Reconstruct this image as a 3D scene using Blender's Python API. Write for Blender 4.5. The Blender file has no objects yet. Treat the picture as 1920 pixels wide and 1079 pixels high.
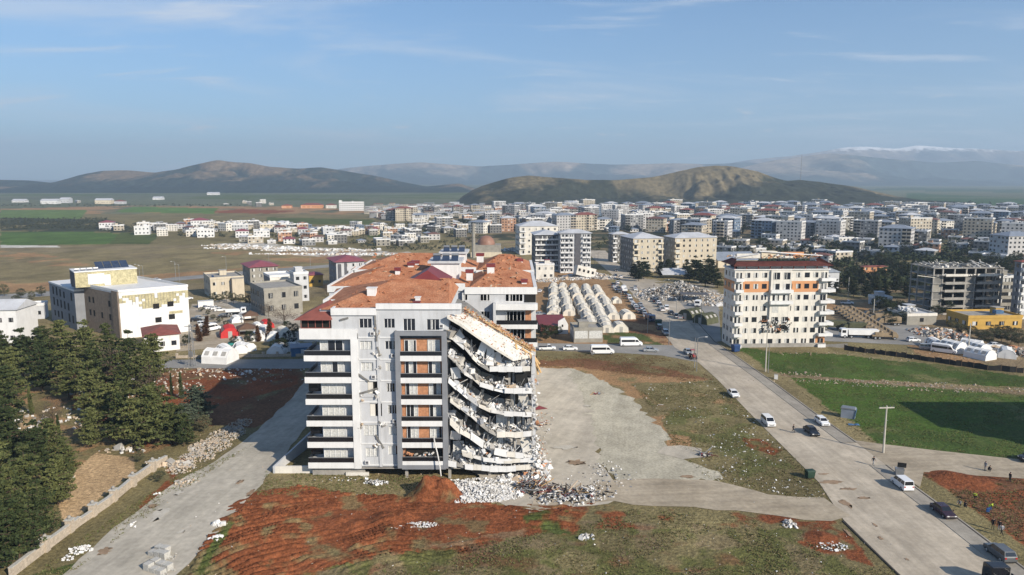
import bpy, bmesh, math, random
import numpy as np
from mathutils import Vector, Matrix
R = math.radians
PI = math.pi
rnd = random.Random(7)
S = bpy.context.scene
COL = S.collection
# ------------------------------------------------------------ camera
F_PX, PITCH, CAM_H = 1387.0, 8.4, 52.0
cam_d = bpy.data.cameras.new('camera')
cam = bpy.data.objects.new('camera', cam_d)
COL.objects.link(cam)
cam_d.sensor_width = 36.0
cam_d.lens = 36.0 * F_PX / 1920.0
cam_d.clip_start = 1.0
cam_d.clip_end = 60000.0
cam.location = (0, 0, CAM_H)
cam.rotation_euler = (R(90 - PITCH), 0, 0)
S.camera = cam
# ------------------------------------------------------------ sky, sun, exposure
SUN_EL, SUN_AZ = 28.0, 134.0     # azimuth: clockwise from +Y (north) to where the sun stands
S.world = bpy.data.worlds.new('World')
S.world.use_nodes = True
wn = S.world.node_tree
wn.nodes.clear()
def N(nt, t, **k):
    n = nt.nodes.new(t)
    for a, b in k.items():
        if a.startswith('i_'):
            n.inputs[int(a[2:])].default_value = b
        else:
            setattr(n, a, b)
    return n
def build_world():
    L = wn.links
    out = N(wn, 'ShaderNodeOutputWorld')
    bg = N(wn, 'ShaderNodeBackground', i_1=0.084)
    sky = N(wn, 'ShaderNodeTexSky', sky_type='NISHITA', sun_disc=False, sun_elevation=R(SUN_EL),
            sun_rotation=R(SUN_AZ), altitude=600, air_density=1.0, dust_density=.7, ozone_density=3.2)
    tc = N(wn, 'ShaderNodeTexCoord')
    sep = N(wn, 'ShaderNodeSeparateXYZ')
    L.new(tc.outputs['Generated'], sep.inputs[0])
    # direction flattened on a cloud deck: x/(z+k), y/(z+k)
    zc = N(wn, 'ShaderNodeMath', operation='ADD', i_1=0.10); L.new(sep.outputs[2], zc.inputs[0])
    zm = N(wn, 'ShaderNodeMath', operation='MAXIMUM', i_1=0.03); L.new(zc.outputs[0], zm.inputs[0])
    dx = N(wn, 'ShaderNodeMath', operation='DIVIDE'); L.new(sep.outputs[0], dx.inputs[0]); L.new(zm.outputs[0], dx.inputs[1])
    dy = N(wn, 'ShaderNodeMath', operation='DIVIDE'); L.new(sep.outputs[1], dy.inputs[0]); L.new(zm.outputs[0], dy.inputs[1])
    cb = N(wn, 'ShaderNodeCombineXYZ'); L.new(dx.outputs[0], cb.inputs[0]); L.new(dy.outputs[0], cb.inputs[1])
    def wisps(sc, loc, detail, dist, lo, hi, stretch):
        mp = N(wn, 'ShaderNodeMapping'); mp.inputs['Location'].default_value = loc
        mp.inputs['Scale'].default_value = stretch; mp.inputs['Rotation'].default_value = (0, 0, R(12))
        L.new(cb.outputs[0], mp.inputs[0])
        nz = N(wn, 'ShaderNodeTexNoise'); nz.inputs['Scale'].default_value = sc; nz.inputs['Detail'].default_value = detail
        nz.inputs['Roughness'].default_value = .58; nz.inputs['Distortion'].default_value = dist
        L.new(mp.outputs[0], nz.inputs['Vector'])
        mr = N(wn, 'ShaderNodeMapRange'); mr.interpolation_type = 'SMOOTHSTEP'
        mr.inputs[1].default_value = lo; mr.inputs[2].default_value = hi
        L.new(nz.outputs[0], mr.inputs[0]); return mr
    a = wisps(.75, (3.1, 1.7, 0), 8, 1.0, .47, .76, (.6, 1.0, 1))
    b = wisps(2.4, (8.3, 5.2, 0), 7, .5, .56, .74, (.45, 1.3, 1))
    m1 = N(wn, 'ShaderNodeMath', operation='MULTIPLY', i_1=.60); L.new(a.outputs[0], m1.inputs[0])
    m2 = N(wn, 'ShaderNodeMath', operation='MULTIPLY', i_1=.5); L.new(b.outputs[0], m2.inputs[0])
    # veil of thin milky cloud low down
    vz = N(wn, 'ShaderNodeMapRange'); vz.interpolation_type = 'SMOOTHSTEP'
    vz.inputs[1].default_value = -.02; vz.inputs[2].default_value = .36; vz.inputs[3].default_value = .42; vz.inputs[4].default_value = .03
    L.new(sep.outputs[2], vz.inputs[0])
    sm = N(wn, 'ShaderNodeMath', operation='ADD'); L.new(m1.outputs[0], sm.inputs[0]); L.new(m2.outputs[0], sm.inputs[1])
    mixv = N(wn, 'ShaderNodeMixRGB'); mixv.inputs[2].default_value = (2.9, 4.0, 6.0, 1)
    tint = N(wn, 'ShaderNodeVectorMath', operation='MULTIPLY'); tint.inputs[1].default_value = (.78, .98, 1.10); L.new(sky.outputs[0], tint.inputs[0])
    L.new(vz.outputs[0], mixv.inputs[0]); L.new(tint.outputs[0], mixv.inputs[1])
    # small low puffs strung above the horizon
    at2 = N(wn, 'ShaderNodeMath', operation='ARCTAN2'); L.new(sep.outputs[0], at2.inputs[0]); L.new(sep.outputs[1], at2.inputs[1])
    pz = N(wn, 'ShaderNodeMath', operation='MULTIPLY', i_1=5.0); L.new(sep.outputs[2], pz.inputs[0])
    pc = N(wn, 'ShaderNodeCombineXYZ'); L.new(at2.outputs[0], pc.inputs[0]); L.new(pz.outputs[0], pc.inputs[1])
    pn = N(wn, 'ShaderNodeTexNoise'); pn.inputs['Scale'].default_value = 11; pn.inputs['Detail'].default_value = 6; L.new(pc.outputs[0], pn.inputs['Vector'])
    pr = N(wn, 'ShaderNodeMapRange', interpolation_type='SMOOTHSTEP'); pr.inputs[1].default_value = .62; pr.inputs[2].default_value = .76; L.new(pn.outputs[0], pr.inputs[0])
    b1 = N(wn, 'ShaderNodeMapRange', interpolation_type='SMOOTHSTEP'); b1.inputs[1].default_value = .035; b1.inputs[2].default_value = .05; L.new(sep.outputs[2], b1.inputs[0])
    b2 = N(wn, 'ShaderNodeMapRange', interpolation_type='SMOOTHSTEP'); b2.inputs[1].default_value = .065; b2.inputs[2].default_value = .12; b2.inputs[3].default_value = 1; b2.inputs[4].default_value = 0; L.new(sep.outputs[2], b2.inputs[0])
    bm1 = N(wn, 'ShaderNodeMath', operation='MULTIPLY'); L.new(b1.outputs[0], bm1.inputs[0]); L.new(b2.outputs[0], bm1.inputs[1])
    bm2 = N(wn, 'ShaderNodeMath', operation='MULTIPLY'); L.new(bm1.outputs[0], bm2.inputs[0]); L.new(pr.outputs[0], bm2.inputs[1])
    mp3 = N(wn, 'ShaderNodeMixRGB'); mp3.inputs[2].default_value = (7.0, 6.6, 6.8, 1); L.new(bm2.outputs[0], mp3.inputs[0]); L.new(mixv.outputs[0], mp3.inputs[1]); mixv = mp3
    mix = N(wn, 'ShaderNodeMixRGB'); mix.inputs[2].default_value = (6.0, 6.5, 7.3, 1)
    L.new(sm.outputs[0], mix.inputs[0]); L.new(mixv.outputs[0], mix.inputs[1])
    L.new(mix.outputs[0], bg.inputs[0]); L.new(bg.outputs[0], out.inputs[0])
build_world()
sun_d = bpy.data.lights.new('sun', 'SUN')
sun_d.energy = 4.8; sun_d.angle = R(.5); sun_d.color = (1.0, .90, .76)
sun = bpy.data.objects.new('sun', sun_d); COL.objects.link(sun)
_sd = Vector((math.sin(R(SUN_AZ)) * math.cos(R(SUN_EL)), math.cos(R(SUN_AZ)) * math.cos(R(SUN_EL)), math.sin(R(SUN_EL))))
sun.rotation_euler = _sd.to_track_quat('Z', 'Y').to_euler()
S.view_settings.view_transform = 'Standard'
S.view_settings.look = 'None'
S.view_settings.exposure = 0.50
S.view_settings.gamma = 1.0
S.cycles.max_bounces = 4
S.cycles.diffuse_bounces = 2
S.cycles.glossy_bounces = 2
S.cycles.transparent_max_bounces = 6
S.cycles.volume_bounces = 0
# ------------------------------------------------------------ land profile and pixel -> land
_ky = np.array([-500, 0, 250, 450, 700, 1300, 30000.])
_kz = np.array([0, 0, 0, -5, -8, -10, -10.])
_ty = np.arange(-400, 2400, 1.0)
_tz = np.interp(_ty, _ky, _kz)
_k = np.exp(-.5 * (np.arange(-60, 61) / 16.) ** 2); _k /= _k.sum()
_tz = np.convolve(np.pad(_tz, 60, mode='edge'), _k, 'valid')
def zt(y):
    return float(np.interp(y, _ty, _tz))
_c, _s = math.cos(R(PITCH)), math.sin(R(PITCH))
def ray(px, py):
    u = (px - 960) / F_PX; v = (539.5 - py) / F_PX
    return u, _c + v * _s, -_s + v * _c
def at(px, py, up=0.0):
    """the point of the land (raised by up) seen at a photo position"""
    x, y, z = ray(px, py)
    lo, hi = 20.0, 30000.0
    for _ in range(60):
        m = (lo + hi) / 2
        if CAM_H + m * z / y > zt(m) + up: lo = m
        else: hi = m
    return Vector((lo * x / y, lo, zt(lo) + up))
def onY(px, py, Y):
    """the point at depth Y seen at a photo position"""
    x, y, z = ray(px, py)
    return Vector((Y * x / y, Y, CAM_H + Y * z / y))
# ------------------------------------------------------------ materials
MATS = {}
def mat(name, col, rough=.85, var=.12, scale=.6, bump=0.0, bscale=4.0, col2=None, metal=0.0, spec=.3, detail=4, fine=0.0, fscale=9.0):
    if name in MATS: return MATS[name]
    m = bpy.data.materials.new(name); m.use_nodes = True
    nt = m.node_tree; L = nt.links
    b = nt.nodes['Principled BSDF']
    b.inputs['Roughness'].default_value = rough; b.inputs['Metallic'].default_value = metal
    b.inputs['Specular IOR Level'].default_value = spec
    g = N(nt, 'ShaderNodeNewGeometry')
    n = N(nt, 'ShaderNodeTexNoise'); n.inputs['Scale'].default_value = scale; n.inputs['Detail'].default_value = detail
    L.new(g.outputs['Position'], n.inputs['Vector'])
    mr = N(nt, 'ShaderNodeMapRange'); mr.inputs[1].default_value = .3; mr.inputs[2].default_value = .7
    L.new(n.outputs[0], mr.inputs[0])
    mx = N(nt, 'ShaderNodeMixRGB')
    c2 = col2 if col2 else tuple(min(1, c * (1 + var)) for c in col)
    c1 = col if col2 else tuple(c * (1 - var) for c in col)
    mx.inputs[1].default_value = (*c1, 1); mx.inputs[2].default_value = (*c2, 1)
    L.new(mr.outputs[0], mx.inputs[0])
    last = mx.outputs[0]
    if fine:
        n2 = N(nt, 'ShaderNodeTexNoise'); n2.inputs['Scale'].default_value = fscale; n2.inputs['Detail'].default_value = 3
        L.new(g.outputs['Position'], n2.inputs['Vector'])
        m2 = N(nt, 'ShaderNodeMapRange'); m2.inputs[1].default_value = .3; m2.inputs[2].default_value = .7
        m2.inputs[3].default_value = 1 - fine; m2.inputs[4].default_value = 1 + fine
        L.new(n2.outputs[0], m2.inputs[0])
        mm = N(nt, 'ShaderNodeVectorMath', operation='SCALE'); L.new(last, mm.inputs[0]); L.new(m2.outputs[0], mm.inputs['Scale'])
        last = mm.outputs[0]
    L.new(last, b.inputs['Base Color'])
    if bump:
        n3 = N(nt, 'ShaderNodeTexNoise'); n3.inputs['Scale'].default_value = bscale; n3.inputs['Detail'].default_value = 5
        L.new(g.outputs['Position'], n3.inputs['Vector'])
        bp = N(nt, 'ShaderNodeBump'); bp.inputs['Strength'].default_value = 1; bp.inputs['Distance'].default_value = bump
        L.new(n3.outputs[0], bp.inputs['Height']); L.new(bp.outputs[0], b.inputs['Normal'])
    MATS[name] = m
    return m
M = {}
def setmats():
    M['white'] = mat('white_render', (.47, .48, .495), .8, .09, .35, fine=.05)
    M['white2'] = mat('warm_white_render', (.64, .61, .55), .8, .12, .3, fine=.05)
    M['pure'] = mat('white_paint', (.66, .66, .655), .6, .06, .5)
    M['grey'] = mat('grey_render', (.20, .21, .23), .8, .10, .5)
    M['dgrey'] = mat('dark_grey_render', (.09, .09, .10), .8, .15, .5)
    M['conc'] = mat('bare_concrete', (.30, .285, .26), .9, .2, .6, fine=.1)
    M['dconc'] = mat('stained_concrete', (.17, .165, .155), .9, .25, .5, fine=.1)
    M['bare'] = mat('plain_blockwork', (.27, .255, .22), .9, .15, .5, fine=.08)
    M['beige'] = mat('beige_render', (.50, .44, .34), .85, .08, .3)
    M['cream'] = mat('cream_render', (.60, .53, .40), .85, .08, .3)
    M['orange'] = mat('orange_render', (.55, .27, .13), .85, .08, .5)
    M['brick'] = mat('brick_cladding', (.42, .20, .105), .85, .2, 2.5, fine=.15)
    M['twhite'] = mat('weathered_shaded_white_render', (.47, .46, .45), .85, .2, .08, fine=.06)  # town white lowered to carry facade shade in its colour, besides weathering
    M['tcream'] = mat('weathered_shaded_cream_render', (.43, .38, .30), .85, .2, .08, fine=.06)  # town cream lowered likewise, shade and weathering in one tone
    M['tgrey'] = mat('weathered_grey_render', (.24, .24, .24), .85, .25, .08, fine=.06)
    M['tblue'] = mat('weathered_blue_render', (.15, .20, .27), .85, .2, .08, fine=.06)
    M['torange'] = mat('weathered_orange_render', (.38, .22, .14), .85, .2, .08, fine=.06)
    M['tile'] = mat('red_roof_tiles', (.33, .12, .055), .85, .0, .5, col2=(.46, .215, .115), fine=.28, fscale=3.2, bump=.15, bscale=5)
    M['maroon'] = mat('maroon_metal_roof', (.17, .035, .035), .5, .15, .6)
    M['redroof'] = mat('dull_red_roof', (.21, .07, .055), .7, .2, .6)
    M['brownr'] = mat('brown_red_roof', (.16, .075, .06), .7, .2, .6)
    M['pinkroof'] = mat('pink_red_roof', (.24, .07, .085), .6, .15, .5)
    M['wroof'] = mat('white_metal_roof', (.50, .51, .53), .5, .12, .2)
    M['groof'] = mat('grey_blue_roof', (.22, .25, .30), .55, .15, .4)
    M['glass'] = mat('window_glass', (.018, .02, .025), .12, .3, .4, spec=.6)
    M['dark'] = mat('interior_shade_paint', (.012, .011, .010), .9, .3, 1)  # near-black colour standing in for shade inside rooms and openings
    M['curtain'] = mat('curtained_glass', (.50, .50, .48), .5, .25, 3.5)
    M['frame'] = mat('white_window_frame', (.72, .72, .72), .5, .03, 1)
    M['rail'] = mat('black_railing_glass', (.012, .012, .014), .2, .2, 1, spec=.5)
    M['wood'] = mat('raw_planks', (.50, .33, .16), .8, .2, 2, fine=.12)
    M['rub'] = mat('white_rubble', (.60, .59, .57), .9, .25, .8, fine=.12)
    M['rub2'] = mat('grey_rubble', (.36, .345, .32), .9, .3, .5, fine=.15)
    M['rub3'] = mat('tan_rubble', (.42, .33, .24), .9, .25, .5, fine=.15)
    M['soil'] = mat('red_soil', (.20, .062, .026), .95, .25, .7, fine=.25, fscale=4, bump=.3, bscale=2)
    M['steel'] = mat('galvanised_steel', (.30, .31, .32), .45, .1, 1, metal=.6)
    M['pole'] = mat('concrete_pole', (.42, .40, .35), .85, .1, 1)
    M['black'] = mat('black_rubber', (.012, .012, .012), .8, .2, 2)
    M['carw'] = mat('white_car_paint', (.72, .73, .74), .25, .03, .4, spec=.6)
    M['cars'] = mat('silver_car_paint', (.38, .40, .42), .25, .05, .4, spec=.6, metal=.3)
    M['carb'] = mat('black_car_paint', (.014, .014, .016), .2, .1, .4, spec=.7)
    M['carg'] = mat('grey_car_paint', (.09, .095, .10), .22, .1, .4, spec=.7)
    M['carm'] = mat('maroon_car_paint', (.035, .013, .02), .22, .1, .4, spec=.7)
    M['carn'] = mat('blue_car_paint', (.02, .04, .10), .22, .1, .4, spec=.7)
    M['carr'] = mat('red_car_paint', (.30, .03, .02), .3, .1, .4, spec=.6)
    M['tan'] = mat('tan_vehicle_paint', (.25, .19, .12), .6, .2, .6)
    M['olive'] = mat('olive_canvas', (.075, .080, .045), .85, .2, .8)
    M['cabin'] = mat('cabin_glass', (.012, .014, .018), .08, .1, .5, spec=.7)
    M['lamp'] = mat('lamp_lens', (.6, .6, .58), .2, .05, 1)
    M['tail'] = mat('tail_lens', (.35, .02, .02), .3, .05, 1)
    M['tent'] = mat('tent_canvas', (.66, .62, .54), .85, .08, .5, fine=.04, fscale=2)
    M['tentw'] = mat('white_tent_canvas', (.70, .70, .69), .8, .08, .5)
    M['tentd'] = mat('tent_window', (.33, .32, .30), .8, .15, 1)
    M['bark'] = mat('tree_bark', (.085, .06, .04), .95, .25, 2)
    M['skin'] = mat('skin', (.42, .24, .16), .6, .05, 1)
    M['cblack'] = mat('black_cloth', (.012, .012, .015), .9, .2, 3)
    M['cgrey'] = mat('grey_cloth', (.22, .23, .25), .9, .15, 3)
    M['cblue'] = mat('blue_cloth', (.03, .10, .28), .9, .15, 3)
    M['hivis'] = mat('yellow_vest', (.55, .68, .06), .8, .1, 3)
    M['hair'] = mat('dark_hair', (.012, .009, .007), .8, .1, 3)
    M['yellow'] = mat('yellow_ochre_wall', (.46, .29, .07), .85, .12, .5)
    M['binb'] = mat('dark_green_bin', (.02, .045, .03), .5, .2, 1)
    M['binl'] = mat('blue_bin', (.02, .05, .14), .5, .2, 1)
    M['insul'] = mat('yellow_insulation', (.40, .36, .22), .85, .2, .9, fine=.25, fscale=2.5)
    M['redtent'] = mat('red_canvas', (.45, .03, .03), .7, .12, 1)
    M['teal'] = mat('teal_canvas', (.03, .22, .20), .7, .15, 1)
    M['brownroof'] = mat('brown_pavilion_roof', (.12, .07, .045), .8, .15, 1)
    M['stone'] = mat('pale_stone_blocks', (.40, .34, .27), .9, .2, 2.2, fine=.18, fscale=7)
    M['paver'] = mat('grey_paver_blocks', (.42, .41, .38), .9, .15, 4, fine=.15)
    M['copper'] = mat('copper_dome_metal', (.24, .13, .09), .5, .15, .3)
    M['solar'] = mat('solar_glass', (.03, .045, .08), .15, .2, .5, spec=.7)
    M['blue'] = mat('blue_panel', (.06, .13, .24), .6, .2, .6)
    M['cladding'] = mat('brown_stone_cladding', (.19, .15, .115), .8, .2, 1.2, fine=.15)
    M['net'] = mat('black_debris_net', (.018, .018, .017), .95, .3, 1)
setmats()
def stains(name, amt):
    nt = M[name].node_tree; L = nt.links; b = nt.nodes['Principled BSDF']; src = b.inputs['Base Color'].links[0].from_socket
    g = N(nt, 'ShaderNodeNewGeometry'); mp = N(nt, 'ShaderNodeMapping'); mp.inputs['Scale'].default_value = (1.4, 1.4, .16); L.new(g.outputs['Position'], mp.inputs[0])
    n = N(nt, 'ShaderNodeTexNoise'); n.inputs['Scale'].default_value = 1.1; n.inputs['Detail'].default_value = 7; n.inputs['Roughness'].default_value = .7; L.new(mp.outputs[0], n.inputs['Vector'])
    r = N(nt, 'ShaderNodeMapRange'); r.inputs[1].default_value = .5; r.inputs[2].default_value = .75; r.inputs[3].default_value = 0; r.inputs[4].default_value = amt; L.new(n.outputs[0], r.inputs[0])
    m = N(nt, 'ShaderNodeMixRGB'); m.inputs[2].default_value = (.16, .14, .12, 1); L.new(r.outputs[0], m.inputs[0]); L.new(src, m.inputs[1]); L.new(m.outputs[0], b.inputs['Base Color'])
for k_, a_ in (('white', .28), ('white2', .40), ('pure', .22), ('twhite', .45), ('tcream', .45), ('beige', .35), ('grey', .25), ('conc', .4), ('bare', .4), ('cream', .35), ('wroof', .35), ('tent', .12)): stains(k_, a_)
# ------------------------------------------------------------ mesh collector
class MB:
    def __init__(s):
        s.v = []; s.f = []; s.m = []; s.ml = []; s.X = None
    def mi(s, m):
        if isinstance(m, str): m = M[m]
        if m not in s.ml: s.ml.append(m)
        return s.ml.index(m)
    def add(s, vs, fs, m):
        o = len(s.v); k = s.mi(m)
        if s.X is not None: vs = [s.X @ Vector(p) for p in vs]
        s.v += [tuple(p) for p in vs]
        for f in fs: s.f.append([i + o for i in f]); s.m.append(k)
        return s
    def box(s, x0, x1, y0, y1, z0, z1, m):
        return s.add([(x0,y0,z0),(x1,y0,z0),(x1,y1,z0),(x0,y1,z0),(x0,y0,z1),(x1,y0,z1),(x1,y1,z1),(x0,y1,z1)],
                     [(0,3,2,1),(4,5,6,7),(0,1,5,4),(1,2,6,5),(2,3,7,6),(3,0,4,7)], m)
    def obox(s, c, size, mtx, m):
        h = [d / 2 for d in size]; c = Vector(c)
        vs = [c + mtx @ Vector((a*h[0], b*h[1], d*h[2])) for d in (-1,1) for a, b in ((-1,-1),(1,-1),(1,1),(-1,1))]
        return s.add(vs, [(0,3,2,1),(4,5,6,7),(0,1,5,4),(1,2,6,5),(2,3,7,6),(3,0,4,7)], m)
    def chunk(s, c, size, rg, m, jit=.3):
        mtx = Matrix.Rotation(rg.uniform(0, 6.28), 3, 'Z') @ Matrix.Rotation(rg.gauss(0, .5), 3, 'X') @ Matrix.Rotation(rg.gauss(0, .5), 3, 'Y')
        h = [d / 2 for d in size]; c = Vector(c)
        vs = [c + mtx @ Vector((a*h[0]*(1-rg.random()*jit), b*h[1]*(1-rg.random()*jit), d*h[2]*(1-rg.random()*jit))) for d in (-1,1) for a, b in ((-1,-1),(1,-1),(1,1),(-1,1))]
        return s.add(vs, [(0,3,2,1),(4,5,6,7),(0,1,5,4),(1,2,6,5),(2,3,7,6),(3,0,4,7)], m)
    def bar(s, p, q, w, m, h=None):
        p, q = Vector(p), Vector(q); d = q - p
        if d.length < 1e-6: return s
        mt = d.to_track_quat('Z', 'Y').to_matrix()
        return s.obox((p + q) / 2, (w, h or w, d.length), mt, m)
    def tube(s, p, q, r0, r1, m, n=8, cap=True):
        p, q = Vector(p), Vector(q); mt = (q - p).to_track_quat('Z', 'Y').to_matrix()
        vs = [p + mt @ Vector((r0*math.cos(6.2832*i/n), r0*math.sin(6.2832*i/n), 0)) for i in range(n)]
        vs += [q + mt @ Vector((r1*math.cos(6.2832*i/n), r1*math.sin(6.2832*i/n), 0)) for i in range(n)]
        fs = [(i, (i+1) % n, n+(i+1) % n, n+i) for i in range(n)]
        if cap: fs += [tuple(range(n-1, -1, -1)), tuple(range(n, 2*n))]
        return s.add(vs, fs, m)
    def prism(s, pts, a, b, m, axis='z'):
        """polygon (counter-clockwise) pushed from a to b along axis; axis y: pts are (x,z); axis x: pts are (y,z)"""
        n = len(pts)
        P = {'z': lambda p, t: (p[0], p[1], t), 'y': lambda p, t: (p[0], t, p[1]), 'x': lambda p, t: (t, p[0], p[1])}[axis]
        vs = [P(p, a) for p in pts] + [P(p, b) for p in pts]
        fs = [tuple(range(n-1, -1, -1)), tuple(range(n, 2*n))] + [(i, (i+1) % n, n+(i+1) % n, n+i) for i in range(n)]
        return s.add(vs, fs, m)
    def hip(s, x0, x1, y0, y1, z, h, m, over=.5, gable=False, fascia=.15):
        x0 -= over; x1 += over; y0 -= over; y1 += over
        w, d = x1-x0, y1-y0
        s.box(x0, x1, y0, y1, z, z+fascia, m); z += fascia
        if w >= d:
            k = 0 if gable else d/2; a, b = (x0+k, (y0+y1)/2, z+h), (x1-k, (y0+y1)/2, z+h)
            fs = [(0,1,5,4),(1,2,5),(2,3,4,5),(3,0,4)]
        else:
            k = 0 if gable else w/2; a, b = ((x0+x1)/2, y0+k, z+h), ((x0+x1)/2, y1-k, z+h)
            fs = [(0,1,4),(1,2,5,4),(2,3,5),(3,0,4,5)]
        return s.add([(x0,y0,z+.003),(x1,y0,z+.003),(x1,y1,z+.003),(x0,y1,z+.003),a,b], fs, m)
    def mesh(s, name):
        me = bpy.data.meshes.new(name)
        me.from_pydata(s.v, [], s.f)
        for m in s.ml: me.materials.append(m)
        me.polygons.foreach_set('material_index', s.m)
        me.update(); return me
    def build(s, name, parent=None, **k):
        return mk(name, s.mesh(name), parent, **k)
def mk(name, me, parent=None, loc=None, rz=None, scale=None, smooth=False):
    o = bpy.data.objects.new(name, me); COL.objects.link(o)
    if parent is not None: o.parent = parent
    if loc is not None: o.location = loc
    if rz is not None: o.rotation_euler = (0, 0, rz)
    if scale is not None: o.scale = scale
    if smooth: me.polygons.foreach_set('use_smooth', [True] * len(me.polygons))
    return o
def tag(o, label=None, cat=None, group=None, kind=None):
    if label: o['label'] = label
    if cat: o['category'] = cat
    if group: o['group'] = group
    if kind: o['kind'] = kind
    return o
def thing(name, loc, rz=0, label=None, cat=None, group=None):
    o = bpy.data.objects.new(name, None); COL.objects.link(o)
    o.location = loc; o.rotation_euler = (0, 0, rz); o.empty_display_size = .5
    return tag(o, label, cat, group)
CH = {}
def copytree(o, loc=None, rz=None, label=None, group=None, scale=None, parent=None):
    if o.name not in CH: CH[o.name] = list(o.children)
    c = o.copy(); COL.objects.link(c)
    if parent is not None: c.parent = parent
    if loc is not None: c.location = loc
    if rz is not None: c.rotation_euler = (0, 0, rz)
    if scale is not None: c.scale = (scale,) * 3 if not hasattr(scale, '__len__') else scale
    if label: c['label'] = label
    if group: c['group'] = group
    for ch in CH[o.name]: copytree(ch, parent=c)
    return c
def ordn(k):
    return {1: 'first', 2: 'second', 3: 'third'}.get(k) or str(k) + ('st' if k % 10 == 1 and k != 11 else 'nd' if k % 10 == 2 and k != 12 else 'rd' if k % 10 == 3 and k != 13 else 'th')
# draped sheets that follow the land
def drape(name, poly, m, off, dy=2.0, kind='structure', thick=0.0):
    """poly: list of (x,y) world points"""
    bm = bmesh.new()
    vs = [bm.verts.new((p[0], p[1], 0)) for p in poly]
    bm.faces.new(vs)
    bmesh.ops.triangulate(bm, faces=bm.faces[:])
    y0, y1 = min(p[1] for p in poly), max(p[1] for p in poly)
    y = y0 + dy * .5
    while y < y1:
        bmesh.ops.bisect_plane(bm, geom=bm.verts[:] + bm.edges[:] + bm.faces[:], plane_co=(0, y, 0), plane_no=(0, 1, 0))
        y += max(dy, .02 * y)
    for v in bm.verts: v.co.z = zt(v.co.y) + off
    bmesh.ops.recalc_face_normals(bm, faces=bm.faces[:])
    for f in bm.faces:
        if f.normal.z < 0: f.normal_flip()
    me = bpy.data.meshes.new(name); bm.to_mesh(me); bm.free()
    me.materials.append(m if not isinstance(m, str) else M[m])
    o = mk(name, me)
    return tag(o, kind=kind)
def W(*pts):
    return [tuple(at(*p)[:2]) for p in pts]
# ============================================================ the land
def fbm(x, y, sc, seed, octv=4):
    """cheap value noise in numpy, 0..1"""
    rs = np.random.RandomState(seed); tab = rs.rand(256, 256)
    out = np.zeros_like(x, dtype=float); amp = 1.0; tot = 0
    for o in range(octv):
        u = x / sc * 2 ** o + 17.3 * o; v = y / sc * 2 ** o + 5.1 * o
        iu = np.floor(u).astype(int); iv = np.floor(v).astype(int); fu = u - iu; fv = v - iv
        fu = fu * fu * (3 - 2 * fu); fv = fv * fv * (3 - 2 * fv)
        a = tab[iu % 256, iv % 256]; b = tab[(iu + 1) % 256, iv % 256]; c = tab[iu % 256, (iv + 1) % 256]; d = tab[(iu + 1) % 256, (iv + 1) % 256]
        out += amp * (a * (1-fu) * (1-fv) + b * fu * (1-fv) + c * (1-fu) * fv + d * fu * fv); tot += amp; amp *= .5
    return out / tot
def inpoly(px, py, poly):
    c = np.zeros(px.shape, bool); n = len(poly); j = n - 1
    for i in range(n):
        xi, yi = poly[i]; xj, yj = poly[j]
        if yi != yj:
            c ^= ((yi > py) != (yj > py)) & (px < (xj - xi) * (py - yi) / (yj - yi) + xi)
        j = i
    return c
GR = dict(dry=(.215,.175,.090), olive=(.178,.148,.072), grass=(.080,.100,.030), wheat=(.055,.088,.020), soil=(.205,.070,.030),
          dirt=(.30,.185,.095), tan=(.36,.25,.14), pale=(.43,.39,.32), gravel=(.33,.335,.285), dust=(.37,.33,.27), plain=(.115,.125,.075),
          dark=(.045,.05,.028), stone=(.52,.49,.44), rust=(.17,.085,.045), brown=(.20,.15,.09))
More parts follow.
